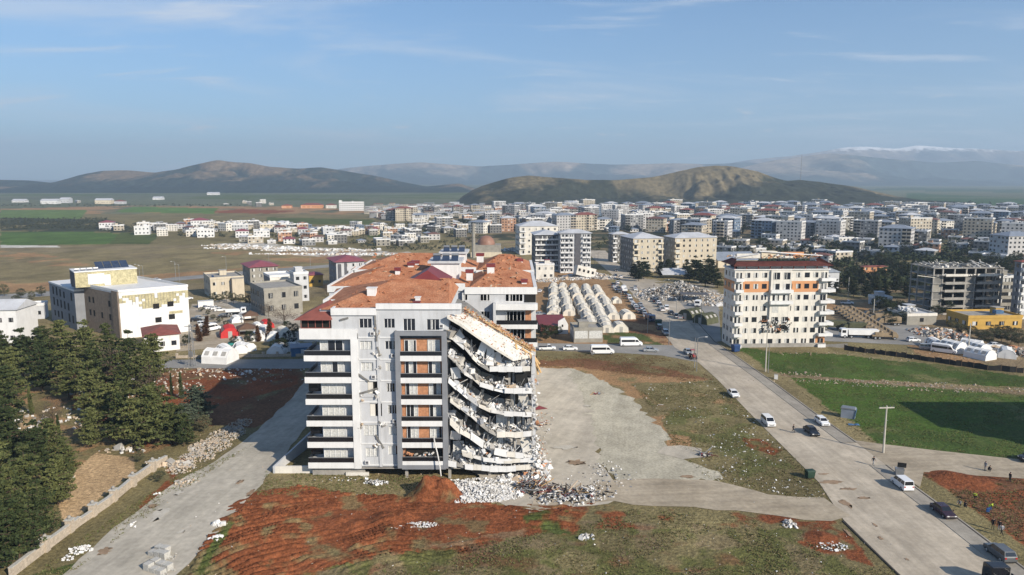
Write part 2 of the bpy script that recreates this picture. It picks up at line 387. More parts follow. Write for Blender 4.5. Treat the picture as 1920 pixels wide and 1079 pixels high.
def land():
    NU = 760
    us = np.linspace(-1.02, 1.02, NU)
    ys = [55.0]
    while ys[-1] < 26000:
        y = ys[-1]; ys.append(y * (1 + (.0033 if y < 190 else .006 if y < 700 else .02 if y < 3000 else .10)))
    ys = np.array(ys); NV = len(ys)
    Y = np.repeat(ys[:, None], NU, 1); X = us[None, :] * Y
    Z = np.interp(Y, _ty, _tz)
    Col = np.zeros((NV, NU, 3)); Col[:] = GR['dry']
    # wobble the borders of the patches a little (real ragged edges)
    wx = ((fbm(X, Y, 9, 1) - .5) * 5 + (fbm(X, Y, 2, 61, 3) - .5) * 2.4) * np.clip(Y / 200, .6, 3); wy = ((fbm(X, Y, 9, 2) - .5) * 7 + (fbm(X, Y, 2, 62, 3) - .5) * 2.4) * np.clip(Y / 200, .6, 3)
    def paint(c, pts, wob=1.0, dens=None, seed=3, sc=6.0, alpha=1.0):
        poly = W(*pts)
        xs = [p[0] for p in poly]; yy = [p[1] for p in poly]
        r0 = max(0, np.searchsorted(ys, min(yy) - 30) - 1); r1 = min(NV, np.searchsorted(ys, max(yy) + 60) + 1)
        k = inpoly(X[r0:r1] + wx[r0:r1] * wob, Y[r0:r1] + wy[r0:r1] * wob, poly)
        a = k * alpha
        if dens is not None:
            n = fbm(X[r0:r1], Y[r0:r1], sc, seed, 5)
            a = a * np.clip((n - (1 - dens) * .5 - .22) * 9, 0, 1)
        a = a[..., None]; c = np.array(GR[c] if isinstance(c, str) else c)
        Col[r0:r1] = Col[r0:r1] * (1 - a) + c * a
    # broad bands, far to near
    k = np.clip((Y - 1050) / 300, 0, 1)[..., None]; Col[:] = Col * (1 - k) + np.array(GR['plain']) * k
    n = fbm(X, Y * .35, 300, 5); Col[:] = Col * (.75 + .5 * n[..., None])
    paint('grass', [(0,372),(300,372),(640,378),(960,376),(1400,372),(1400,366),(900,363),(0,364)], .3, .6, 9, 300)
    paint((.05,.10,.035), [(1240,376),(1480,386),(1720,392),(1720,396),(1400,388),(1240,384)], .1)
    paint((.045,.085,.03), [(1700,375),(1920,395),(1920,372),(1700,362)], .1, .8, 8, 400)
    paint((.05,.08,.04), [(1600,356),(1920,362),(1920,356),(1700,352)], .1)
    paint('dirt', [(0,392),(250,386),(560,388),(700,396),(720,408),(560,414),(420,420),(300,400),(0,402)], .4, .75, 4, 60)
    paint('soil', [(395,398),(450,392),(560,396),(470,404)], .5)
    paint('olive', [(0,402),(420,400),(900,405),(1000,440),(700,470),(0,475)], .5)
    paint((.205,.165,.095), [(0,462),(400,460),(980,480),(960,520),(560,560),(0,556)], .3)
    paint((.11,.16,.045), [(0,394),(165,394),(150,411),(0,411)], .15); paint((.10,.17,.04), [(250,388),(410,391),(400,401),(215,398)], .15)
    paint((.075,.125,.03), [(0,434),(150,434),(245,440),(200,458),(0,461)], .15); paint('grass', [(225,436),(300,440),(280,458),(205,458)], .2)
    paint('grass', [(690,435),(760,433),(760,447),(690,447)], .2); paint('grass', [(500,408),(700,412),(700,422),(500,420)], .3)
    paint('dark', [(0,409),(200,411),(250,428),(300,437),(0,433)], .3, .8, 6, 40)
    paint('dark', [(880,398),(1920,398),(1920,560),(1560,560),(1345,500),(1100,470),(960,470),(780,420)], .4, .75, 12, 30)
    paint('brown', [(780,400),(1920,396),(1920,560),(1560,560),(1100,480),(900,470)], .4, .45, 13, 20)
    paint('olive', [(0,462),(560,470),(1000,470),(1000,540),(0,560)], .4, .25, 60, 25)
    paint('dry', [(0,470),(400,465),(700,488),(620,505),(0,540)], .5, .8, 14, 25)
    paint('dirt', [(390,474),(520,468),(820,475),(860,490),(640,494),(560,492)], .6, .8, 15, 25)
    paint('dirt', [(0,528),(180,524),(330,512),(470,502),(600,498),(560,512),(300,528),(90,545),(0,550)], .8, .85, 16, 20)
    paint('dirt', [(0,470),(90,478),(190,498),(230,520),(120,505),(0,482)], .8, .5, 17, 20)
    paint('stone', [(394,458),(480,455),(560,463),(640,466),(720,470),(780,474),(700,480),(600,482),(540,478),(500,468)], .6, .62, 18, 8)
    paint('stone', [(0,460),(110,461),(112,464),(0,465)], .1)
    # hospital plot, tent camps, parking
    paint('dust', [(330,590),(420,560),(560,585),(640,640),(600,660),(330,660)], .2)
    paint('dry', [(330,640),(600,640),(600,668),(330,664)], .4)
    paint('dirt', [(1000,500),(1110,500),(1240,600),(1285,660),(1100,662),(1005,650)], .3)
    paint('rust', [(1170,590),(1240,600),(1270,645),(1190,640)], .6, .6, 19, 5)
    paint('grass', [(1130,622),(1205,626),(1250,650),(1140,655)], .6, .7, 20, 6)
    paint('dust', [(1160,520),(1340,530),(1350,600),(1250,560),(1180,535)], .6, .6, 21, 10)
    paint('brown', [(1540,560),(1920,560),(1920,700),(1700,660),(1545,650)], .6)
    paint('dirt', [(1545,565),(1740,572),(1740,590),(1545,580)], .6, .8, 22, 12)
    paint('olive', [(1545,640),(1700,645),(1760,668),(1900,690),(1920,702),(1560,660)], .5, .8, 23, 8)
    paint('dirt', [(1700,645),(1800,660),(1860,690),(1800,685),(1720,665)], .5, .8, 23, 8)
    # between the buildings and road, right hand side
    paint('olive', [(1005,660),(1230,664),(1300,690),(1345,710),(1000,720)], .4)
    paint('rust', [(1005,676),(1100,672),(1250,690),(1330,712),(1280,718),(1100,694),(1005,690)], .5, .8, 24, 5)
    paint('dirt', [(1005,684),(1330,712),(1400,770),(1340,800),(1260,830),(1210,790),(1165,730),(1062,692),(1005,692)], .5, .85, 25, 8)
    paint('olive', [(1180,720),(1345,712),(1400,770),(1535,900),(1580,935),(1500,940),(1330,905),(1260,830),(1240,790),(1260,770)], .6, .85, 26, 7)
    paint((.12,.12,.045), [(1240,770),(1370,760),(1470,860),(1535,905),(1500,930),(1400,925),(1310,890),(1270,840)], .6, .55, 27, 5)
    paint('soil', [(1390,820),(1425,822),(1470,845),(1450,856),(1400,838)], .4, .85, 28, 3)
    paint('soil', [(1400,922),(1520,926),(1550,940),(1420,932)], .4, .8, 28, 3)
    paint('dirt', [(1250,815),(1290,820),(1300,845),(1250,845)], .4)
    # foreground
    paint('olive', [(-400,1200),(-200,1000),(60,700),(600,640),(620,900),(2300,900),(2300,1400),(-400,1400)], .4)
    paint('rust', [(280,690),(570,684),(575,760),(480,800),(380,800),(280,740)], .5, .75, 30, 6)
    paint('soil', [(180,700),(560,690),(560,720),(420,760),(330,760),(200,745)], .6, .6, 31, 5)
    paint('grass', [(200,1040),(420,870),(480,830),(330,930),(130,1079),(60,1079)], .2, .6, 32, 3)
    paint('soil', [(230,1010),(270,940),(320,895),(310,880),(340,860),(360,850),(350,880),(320,925),(240,990)], .4, .75, 33, 3)
    paint('dirt', [(-40,690),(340,700),(350,800),(340,850),(200,850),(120,900),(60,830),(-40,780)], .8, .55, 66, 5)
    paint('soil', [(100,700),(340,700),(350,830),(250,850),(160,790)], .8, .4, 67, 4)
    paint((.46,.32,.18), [(118,985),(110,935),(140,885),(180,850),(248,858),(254,884),(140,974)], .3)
    paint((.46,.32,.18), [(38,782),(60,772),(118,815),(104,832),(40,802)], .2)
    paint('dry', [(500,885),(800,895),(1000,905),(1150,938),(1000,950),(640,920),(480,930)], .3, .9, 34, 5)
    paint('soil', [(470,925),(560,912),(700,928),(850,935),(960,950),(1120,940),(1080,985),(960,1010),(880,1040),(720,1065),(600,1120),(330,1120),(390,1010),(430,950)], .5, .92, 35, 6)
    paint('soil', [(900,940),(1500,950),(1580,985),(1100,1000),(900,1010)], .5, .35, 36, 4)
    paint((.115,.115,.040), [(560,1079),(760,1040),(1100,990),(1500,990),(1640,1100),(560,1120)], .8, .6, 37, 5)
    paint('brown', [(600,1079),(760,1030),(1100,975),(1500,985),(1640,1100),(560,1120)], .8, .5, 64, 4, .7)
    paint('rust', [(700,1060),(900,1010),(1300,1000),(1400,1060),(900,1100)], .8, .3, 65, 5, .7)
    paint('grass', [(980,960),(1060,958),(1080,990),(960,1005)], 1.2, .5, 63, 3)
    paint('soil', [(1470,985),(1560,975),(1600,1010),(1640,1060),(1560,1040),(1500,1020)], .6, .7, 38, 3)
    paint('grass', [(340,1120),(420,985),(440,985),(380,1079),(370,1120)], .3)
    # right foreground
    paint('soil', [(1728,888),(1800,880),(1930,898),(2300,930),(2300,1150),(1940,1040),(1860,982),(1790,930)], .3)
    paint('rust', [(1728,888),(1800,884),(1930,902),(2300,930),(2300,1150),(1940,1035),(1860,975),(1790,928)], .3, .6, 39, 4)
    # winter wheat fields
    for poly in ([(1385,652),(1440,660),(1560,664),(1760,684),(1930,708),(2300,760),(2300,800),(1930,728),(1700,716),(1480,706),(1430,688)],
                 [(1478,708),(1600,712),(1800,728),(1930,740),(2300,790),(2300,900),(1925,866),(1760,848),(1645,834),(1584,786)]):
        paint('wheat', poly, .7); paint('olive', poly, .7, .32, 40, 6, .6); paint((.060,.105,.018), poly, .7, .5, 41, 14); paint('grass', poly, .7, .4, 42, 2.5, .5)
    paint('brown', [(1440,700),(1700,718),(1930,735),(1930,742),(1480,708)], .2, .9, 42, 3)
    # fine relief: furrows in the red soil and lumps elsewhere
    sp = inpoly(X + wx * .4, Y + wy * .4, W((470,925),(560,912),(700,928),(850,935),(960,950),(1120,940),(1080,985),(960,1010),(880,1040),(720,1065),(600,1120),(330,1120),(390,1010),(430,950))).astype(float)
    c0 = at(860, 1130); rr = np.hypot((X - c0[0]) * .8, (Y - c0[1]) * 1.35) + (fbm(X, Y, 16, 50) - .5) * 11 + (fbm(X, Y, 3, 68, 3) - .5) * .9
    rut = np.clip(np.sin(rr * 3.9 + np.sin(rr * .7) * 2) - .05, 0, 1) * .50 * np.clip((fbm(X, Y, 9, 51) - .36) * 5, 0, 1)
    c1 = at(300, 800); r2 = np.hypot(X - c1[0], Y - c1[1]) + (fbm(X, Y, 14, 52) - .5) * 4
    rut += np.clip(np.sin(r2 * 2.7) - .25, 0, 1) * .26 * np.clip((fbm(X, Y, 11, 53) - .5) * 6, 0, 1) * (X < -14)
    near = np.clip((260 - Y) / 60, 0, 1)
    Z = Z + sp * rut + sp * (fbm(X, Y, 2.2, 54) - .5) * .35
    soft = fbm(X, Y, 3, 55, 3) - .5
    openg = inpoly(X, Y, W((1170,955),(1560,985),(1660,1120),(600,1120),(900,1000)))
    Z = Z + openg * soft * .22 * near
    # mound of red soil in front of the building, smaller heaps
    for (px, py, r, h) in ((818,924,4.3,3.1),(793,932,3.0,2.3),(844,930,3.0,2.0),(725,975,3.6,.9),(668,985,2.6,.6),(760,972,2.2,.8),(640,975,2,.5),(1540,1010,3,.6),(1820,905,5,.8),(1780,895,4,.9)):
        p = at(px, py); d = np.hypot(X - p[0], (Y - p[1]) * 1.1)
        m_ = np.clip(1 - d / r, 0, 1); m_ = m_ * m_ * (3 - 2 * m_)
        Z = Z + h * m_ * (.75 + .6 * (fbm(X, Y, 1.3, 56) - .3))
        a = np.clip(m_ * 6, 0, 1)[..., None]; Col[:] = Col * (1 - a) + np.array(GR['soil']) * a
    lx0, lx1 = onY(676, 893, 124.3).x, onY(1000, 893, 124.3).x
    dig = np.clip((X-lx0)/1.0, 0, 1)*np.clip((lx1-X)/1.0, 0, 1)*np.clip((Y-121.8)/1.5, 0, 1)*np.clip((138-Y)/1.0, 0, 1); Z = Z - .45*dig
    # patchy tone
    t = (.80 + .40 * fbm(X, Y, 4, 57))[..., None]; Col[:] = np.where(Y[..., None] < 700, Col * t, Col)
    rutm = np.clip(sp * rut * 2.2, 0, 1)[..., None]; Col[:] = Col * (1 - .35 * rutm)
    a = (np.clip((fbm(X, Y, 2.6, 58, 5) - .60) * 10, 0, 1) * sp)[..., None] * .7; Col[:] = Col * (1 - a) + np.array(GR['olive']) * a
    a = (np.clip((fbm(X, Y, .9, 59, 3) - .56) * 8, 0, 1))[..., None] * .30 * (Y[..., None] < 260); Col[:] = Col * (1 - a) + Col * .55 * a
    V = np.stack([X, Y, Z], -1).reshape(-1, 3)
    me = bpy.data.meshes.new('ground')
    idx = np.arange(NV * NU).reshape(NV, NU)
    fa = np.stack([idx[:-1, :-1], idx[:-1, 1:], idx[1:, 1:], idx[1:, :-1]], -1).reshape(-1, 4)
    me.vertices.add(len(V)); me.vertices.foreach_set('co', V.ravel().astype(np.float32))
    me.loops.add(fa.size); me.loops.foreach_set('vertex_index', fa.ravel().astype(np.int32))
    me.polygons.add(len(fa)); me.polygons.foreach_set('loop_start', (np.arange(len(fa)) * 4).astype(np.int32))
    me.polygons.foreach_set('loop_total', np.full(len(fa), 4, np.int32))
    me.polygons.foreach_set('use_smooth', np.ones(len(fa), bool))
    me.update()
    ca = me.color_attributes.new('cover', 'FLOAT_COLOR', 'POINT')
    rgba = np.ones((len(V), 4), np.float32); rgba[:, :3] = np.clip(Col.reshape(-1, 3), 0, 1)
    ca.data.foreach_set('color', rgba.ravel())
    m = bpy.data.materials.new('land_cover'); m.use_nodes = True; nt = m.node_tree; L = nt.links
    b = nt.nodes['Principled BSDF']; b.inputs['Roughness'].default_value = .95; b.inputs['Specular IOR Level'].default_value = .1
    at_ = N(nt, 'ShaderNodeAttribute', attribute_name='cover'); g = N(nt, 'ShaderNodeNewGeometry')
    def nz(sc, lo, hi, d=5, str_=None):
        n = N(nt, 'ShaderNodeTexNoise'); n.inputs['Scale'].default_value = sc; n.inputs['Detail'].default_value = d; n.inputs['Roughness'].default_value = .65
        if str_:
            mp = N(nt, 'ShaderNodeMapping'); mp.inputs['Scale'].default_value = str_; L.new(g.outputs['Position'], mp.inputs[0]); L.new(mp.outputs[0], n.inputs['Vector'])
        else: L.new(g.outputs['Position'], n.inputs['Vector'])
        r = N(nt, 'ShaderNodeMapRange'); r.inputs[1].default_value = .3; r.inputs[2].default_value = .7; r.inputs[3].default_value = lo; r.inputs[4].default_value = hi
        L.new(n.outputs[0], r.inputs[0]); return n, r
    n1, r1 = nz(1.6, .55, 1.5); n2, r2 = nz(.05, .68, 1.30, 8, (1, .6, 1)); n3, r3 = nz(6, .62, 1.38, 4)
    a1 = N(nt, 'ShaderNodeMath', operation='MULTIPLY'); L.new(r1.outputs[0], a1.inputs[0]); L.new(r2.outputs[0], a1.inputs[1])
    a2 = N(nt, 'ShaderNodeMath', operation='MULTIPLY'); L.new(a1.outputs[0], a2.inputs[0]); L.new(r3.outputs[0], a2.inputs[1])
    sc = N(nt, 'ShaderNodeVectorMath', operation='SCALE'); L.new(at_.outputs['Color'], sc.inputs[0]); L.new(a2.outputs[0], sc.inputs['Scale'])
    L.new(sc.outputs[0], b.inputs['Base Color'])
    bp = N(nt, 'ShaderNodeBump'); bp.inputs['Distance'].default_value = .35; bp.inputs['Strength'].default_value = .8
    L.new(n1.outputs[0], bp.inputs['Height']); L.new(bp.outputs[0], b.inputs['Normal'])
    me.materials.append(m)
    tag(mk('ground', me), kind='structure')
land()
# road surfaces
M['road'] = mat('dusty_pale_asphalt', (.39,.335,.26), .92, .0, .09, col2=(.48,.42,.335), fine=.08, fscale=1.5, bump=.03)
M['cement'] = mat('cement_road', (.37,.34,.28), .92, .0, .12, col2=(.47,.43,.36), fine=.10, fscale=1.2, bump=.03)
M['side'] = mat('pavement_slabs', (.27,.245,.21), .92, .0, .15, col2=(.34,.31,.26), fine=.10, fscale=2)
M['asph'] = mat('grey_asphalt', (.20,.195,.185), .9, .0, .1, col2=(.29,.28,.26), fine=.08, fscale=1.2)
M['bluegr'] = mat('compacted_gravel', (.36,.33,.255), .95, .0, .12, col2=(.47,.435,.345), fine=.22, fscale=2.2, bump=.05)
M['pad'] = mat('concrete_yard', (.42,.375,.305), .92, .0, .10, col2=(.50,.455,.375), fine=.08, fscale=1.2)
M['track'] = mat('dusty_track', (.33,.275,.20), .95, .0, .12, col2=(.41,.35,.265), fine=.12, fscale=1.4)
M['kerb'] = mat('shadow_toned_kerb', (.045,.04,.035), .9, .2, 1)  # kerb coloured near-black, with its own shadow put into the tone
M['kerbl'] = mat('pale_kerb', (.34,.31,.27), .9, .2, 1)
def streaks(name, ang, amt=.22):
    nt = M[name].node_tree; L = nt.links; b = nt.nodes['Principled BSDF']; src = b.inputs['Base Color'].links[0].from_socket
    g = N(nt, 'ShaderNodeNewGeometry'); last = src
    for sc, st, lo, hi in ((.9, (.035, 1, 1), 1-amt, 1+amt*.6), (.35, (1, 1, 1), .86, 1.10), (.16, (.5, 1, 1), .84, 1.12)):
        mp = N(nt, 'ShaderNodeMapping', vector_type='TEXTURE'); mp.inputs['Rotation'].default_value = (0, 0, ang); mp.inputs['Scale'].default_value = (1/st[0], 1/st[1], 1)
        L.new(g.outputs['Position'], mp.inputs[0]); n = N(nt, 'ShaderNodeTexNoise'); n.inputs['Scale'].default_value = sc; n.inputs['Detail'].default_value = 6; n.inputs['Roughness'].default_value = .6; n.inputs['Distortion'].default_value = .3
        L.new(mp.outputs[0], n.inputs['Vector']); r = N(nt, 'ShaderNodeMapRange'); r.inputs[1].default_value = .32; r.inputs[2].default_value = .68; r.inputs[3].default_value = lo; r.inputs[4].default_value = hi
        L.new(n.outputs[0], r.inputs[0]); s = N(nt, 'ShaderNodeVectorMath', operation='SCALE'); L.new(last, s.inputs[0]); L.new(r.outputs[0], s.inputs['Scale']); last = s.outputs[0]
    L.new(last, b.inputs['Base Color'])
_a, _b = at(1443,713), at(1711,911); ra = math.atan2(_b.y-_a.y, _b.x-_a.x); _a, _b = at(200,1030), at(520,790); la = math.atan2(_b.y-_a.y, _b.x-_a.x)
streaks('road', ra, .14); streaks('cement', la, .12); streaks('bluegr', R(80), .08); streaks('pad', R(70), .10); streaks('track', R(5), .16); streaks('side', ra, .08)
def ragged(poly, amp, step, seed):
    """a worn, uneven border instead of ruler-straight edges"""
    rg = random.Random(seed); out = []
    for i, p in enumerate(poly):
        q = poly[(i + 1) % len(poly)]; d = math.hypot(q[0]-p[0], q[1]-p[1]); n = max(1, min(60, int(d / step)))
        for k in range(n):
            t = k / n; x = p[0] + (q[0]-p[0]) * t; y = p[1] + (q[1]-p[1]) * t
            if k: x += rg.gauss(0, amp); y += rg.gauss(0, amp)
            out.append((x, y))
    return out
drape('concrete_yard', ragged(W((1000,690),(1062,691),(1100,706),(1118,760),(1124,830),(1135,880),(1165,925),(1140,945),(1000,962),(930,940),(900,900),(880,880),(880,800)), .45, 1.6, 1), 'pad', .03)
drape('gravel_yard', ragged(W((1062,690),(1110,702),(1172,736),(1215,775),(1248,810),(1256,848),(1290,866),(1345,884),(1356,898),(1300,905),(1200,912),(1160,905),(1124,870),(1112,800),(1092,740)), .6, 1.4, 2), 'bluegr', .05)
drape('dirt_track', ragged(W((1120,905),(1230,898),(1340,902),(1440,928),(1545,934),(1595,968),(1560,978),(1380,958),(1150,940),(990,965),(1000,940)), .4, 3, 3), 'track', .065)
drape('pale_patch', ragged(W((1245,838),(1275,836),(1315,842),(1322,858),(1280,862),(1232,850)), .3, 2, 4), 'pad', .085)
drape('cement_road', ragged(W((90,1100),(130,1069),(213,990),(300,926),(336,901),(403,866),(459,826),(500,790),(545,750),(570,715),(600,690),(640,690),(640,740),(600,780),(575,800),(509,885),(466,933),(426,983),(370,1040),(310,1100)), .18, 2.5, 5), 'cement', .04)
drape('cross_street', W((300,664),(570,668),(800,664),(1005,656),(1150,658),(1262,664),(1300,672),(1280,655),(1250,648),(1180,650),(1005,646),(800,658),(570,660),(300,654))[::-1] if False else
      W((-200,694),(200,692),(330,691),(560,692),(640,688),(800,676),(1000,658),(1120,660),(1240,667),(1310,680),(1330,660),(1262,648),(1170,646),(1005,644),(800,656),(640,668),(560,674),(330,675),(200,675),(-200,674)), 'asph', .045)
main = W((1740,1125),(1687,1079),(1582,976),(1535,905),(1480,850),(1420,790),(1345,712),(1300,672),(1265,652),(1235,615),(1212,580),(1185,550),(1160,525),(1135,505),(1112,485),(1100,470),(1135,470),(1150,488),(1172,505),(1205,520),(1238,535),(1270,562),(1305,602),(1340,641),(1443,713),(1527,775),(1606,831),(1660,871),(1711,911),(1793,971),(1925,1071),(2030,1150))
drape('main_road', main, 'road', .06)
drape('side_road', W((1600,826),(1642,832),(1760,846),(1925,864),(2300,905),(2300,940),(1925,899),(1732,886),(1725,915),(1660,872)), 'track', .075)
drape('parking_apron', W((1262,560),(1300,540),(1345,548),(1352,640),(1342,642),(1305,602)), 'asph', .05)
drape('lorry_park', W((1545,612),(1700,600),(1760,628),(1760,650),(1545,640)), 'asph', .05)
drape('parking_area', W((330,660),(348,600),(360,570),(410,572),(470,585),(560,620),(500,628),(430,650)), 'track', .04)
drape('country_road', W((-40,566),(150,551),(330,527),(480,513),(640,500),(800,492),(800,488),(640,495),(480,507),(330,520),(150,543),(-40,556)), 'asph', .08)
# pavements and kerbs as raised strips
def strip(name, pts, w, h, m, side=1, off=.0, kind='structure'):
    """raised strip along pts (world) with the given width to one side"""
    P = []
    for i in range(len(pts) - 1):
        a, b = Vector(pts[i]), Vector(pts[i+1]); n = max(1, int((b - a).length / 2.5))
        for k in range(n): P.append(a + (b - a) * k / n)
    P.append(Vector(pts[-1])); vs = []; fs = []
    for i, p in enumerate(P):
        t = (P[min(i+1, len(P)-1)] - P[max(i-1, 0)]).normalized(); nn = Vector((t.y, -t.x)) * side
        q = p + nn * w; za, zb = zt(p.y) + off, zt(q.y) + off
        vs += [(p.x, p.y, za - .2), (p.x, p.y, za + h), (q.x, q.y, zb + h), (q.x, q.y, zb - .2)]
        if i:
            o = 4 * i
            for a in range(3): fs.append((o-4+a, o-3+a, o+1+a, o+a))
    b = MB(); b.add(vs, fs, m); o = b.build(name); bm = bmesh.new(); bm.from_mesh(o.data); bmesh.ops.recalc_face_normals(bm, faces=bm.faces[:]); bm.to_mesh(o.data); bm.free()
    return tag(o, kind=kind)
kr = W((1305,602),(1340,641),(1443,713),(1527,775),(1606,831))
kr2 = W((1662,873),(1711,911),(1793,971),(1925,1071),(2030,1150))
for q in (kr, kr2):
    strip('kerb', q, .28, .13, 'kerb')
    q2 = [tuple(Vector(a) + Vector((.28, 0))) for a in q]
    strip('pavement', q2, 3.4, .12, 'side')
kl = W((1740,1125),(1687,1079),(1582,978))
strip('kerb', kl, .25, .13, 'kerb', side=-1)
kl2 = W((1640,1100),(1560,1015),(1520,980))

M['mud'] = mat('dried_mud', (.27,.19,.125), .95, .25, .8, fine=.2)
M['patch'] = mat('fresh_patch', (.46,.43,.37), .95, .1, .8, fine=.1)
def blot(px, py, rx, ry, m, off, seed, ang=0, nm='mud_stain'):
    rg = random.Random(seed); c = at(px, py); pts = []
    for k in range(22):
        a = 6.283*k/22; r = rg.uniform(.45, 1.1); x, y = math.cos(a)*rx*r, math.sin(a)*ry*r; pts.append((c.x+x*math.cos(ang)-y*math.sin(ang), c.y+x*math.sin(ang)+y*math.cos(ang)))
    drape(nm, pts, m, off)
for k, (x, y, rx, ry, m) in enumerate([(1560,905,.9,2.2,'mud'),(1592,918,.6,1.6,'mud'),(1585,945,1.8,.8,'mud'),(1620,935,.6,1.2,'mud'),(1545,890,.5,1.0,'mud'),(1650,1010,.6,.4,'mud'),(1780,985,1.6,.35,'mud'),(1640,985,.9,.3,'mud'),(1700,1050,.4,.3,'mud'),(1590,1000,1.5,.4,'mud'),
        (300,965,2.6,1.3,'patch'),(335,925,1.2,.8,'patch'),(340,998,.9,.5,'patch'),(240,990,1.0,.6,'patch'),(470,925,1.6,.6,'mud'),(450,905,1.2,.5,'mud'),(285,950,1.0,.8,'mud'),(195,1035,1.3,1.0,'mud')]):
    blot(x, y, rx, ry, m, .10 if m == 'mud' else .088, k, ra if x > 1000 else la)
for k, (x, y, rx, ry, m) in enumerate([(1080,868,2.0,1.4,'mud'),(1290,895,1.5,.8,'mud'),(1100,762,1.2,.8,'patch'),(1060,840,3.0,1.4,'patch'),(1240,760,.8,.5,'patch')]): blot(x, y, rx, ry, m, .12, 40+k)
# ============================================================ hills and mountains
def hill_mat(name, forest, bare, sc, lo, hi, snow=None, low=None):
    m = bpy.data.materials.new(name); m.use_nodes = True; nt = m.node_tree; L = nt.links
    b = nt.nodes['Principled BSDF']; b.inputs['Roughness'].default_value = .95; b.inputs['Specular IOR Level'].default_value = .05
    g = N(nt, 'ShaderNodeNewGeometry'); mp = N(nt, 'ShaderNodeMapping'); mp.inputs['Scale'].default_value = (1, .5, 1.3)
    L.new(g.outputs['Position'], mp.inputs[0])
    n = N(nt, 'ShaderNodeTexNoise'); n.inputs['Scale'].default_value = sc; n.inputs['Detail'].default_value = 9; n.inputs['Roughness'].default_value = .62; n.inputs['Distortion'].default_value = .7
    L.new(mp.outputs[0], n.inputs['Vector'])
    at_ = N(nt, 'ShaderNodeAttribute', attribute_name='bareness')
    ad = N(nt, 'ShaderNodeMath', operation='ADD'); L.new(n.outputs[0], ad.inputs[0]); L.new(at_.outputs['Fac'], ad.inputs[1])
    r = N(nt, 'ShaderNodeMapRange'); r.inputs[1].default_value = lo; r.inputs[2].default_value = hi; r.interpolation_type = 'SMOOTHSTEP'
    L.new(ad.outputs[0], r.inputs[0])
    mx = N(nt, 'ShaderNodeMixRGB'); mx.inputs[1].default_value = (*forest, 1); mx.inputs[2].default_value = (*bare, 1); L.new(r.outputs[0], mx.inputs[0])
    n2 = N(nt, 'ShaderNodeTexNoise'); n2.inputs['Scale'].default_value = sc * 11; n2.inputs['Detail'].default_value = 5; L.new(g.outputs['Position'], n2.inputs['Vector'])
    r2 = N(nt, 'ShaderNodeMapRange'); r2.inputs[1].default_value = .3; r2.inputs[2].default_value = .7; r2.inputs[3].default_value = .6; r2.inputs[4].default_value = 1.4; L.new(n2.outputs[0], r2.inputs[0])
    s = N(nt, 'ShaderNodeVectorMath', operation='SCALE'); L.new(mx.outputs[0], s.inputs[0]); L.new(r2.outputs[0], s.inputs['Scale']); last = s.outputs[0]
    if snow:
        sp = N(nt, 'ShaderNodeSeparateXYZ'); L.new(g.outputs['Position'], sp.inputs[0])
        q = N(nt, 'ShaderNodeMath', operation='MULTIPLY_ADD', i_1=160, i_2=-80); L.new(n2.outputs[0], q.inputs[0])
        w = N(nt, 'ShaderNodeMath', operation='ADD'); L.new(q.outputs[0], w.inputs[0]); L.new(sp.outputs[2], w.inputs[1])
        r3 = N(nt, 'ShaderNodeMapRange'); r3.inputs[1].default_value = snow; r3.inputs[2].default_value = snow + 50; L.new(w.outputs[0], r3.inputs[0])
        m3 = N(nt, 'ShaderNodeMixRGB'); m3.inputs[2].default_value = (.9, .9, .92, 1); L.new(r3.outputs[0], m3.inputs[0]); L.new(last, m3.inputs[1]); last = m3.outputs[0]
    L.new(last, b.inputs['Base Color'])
    return m
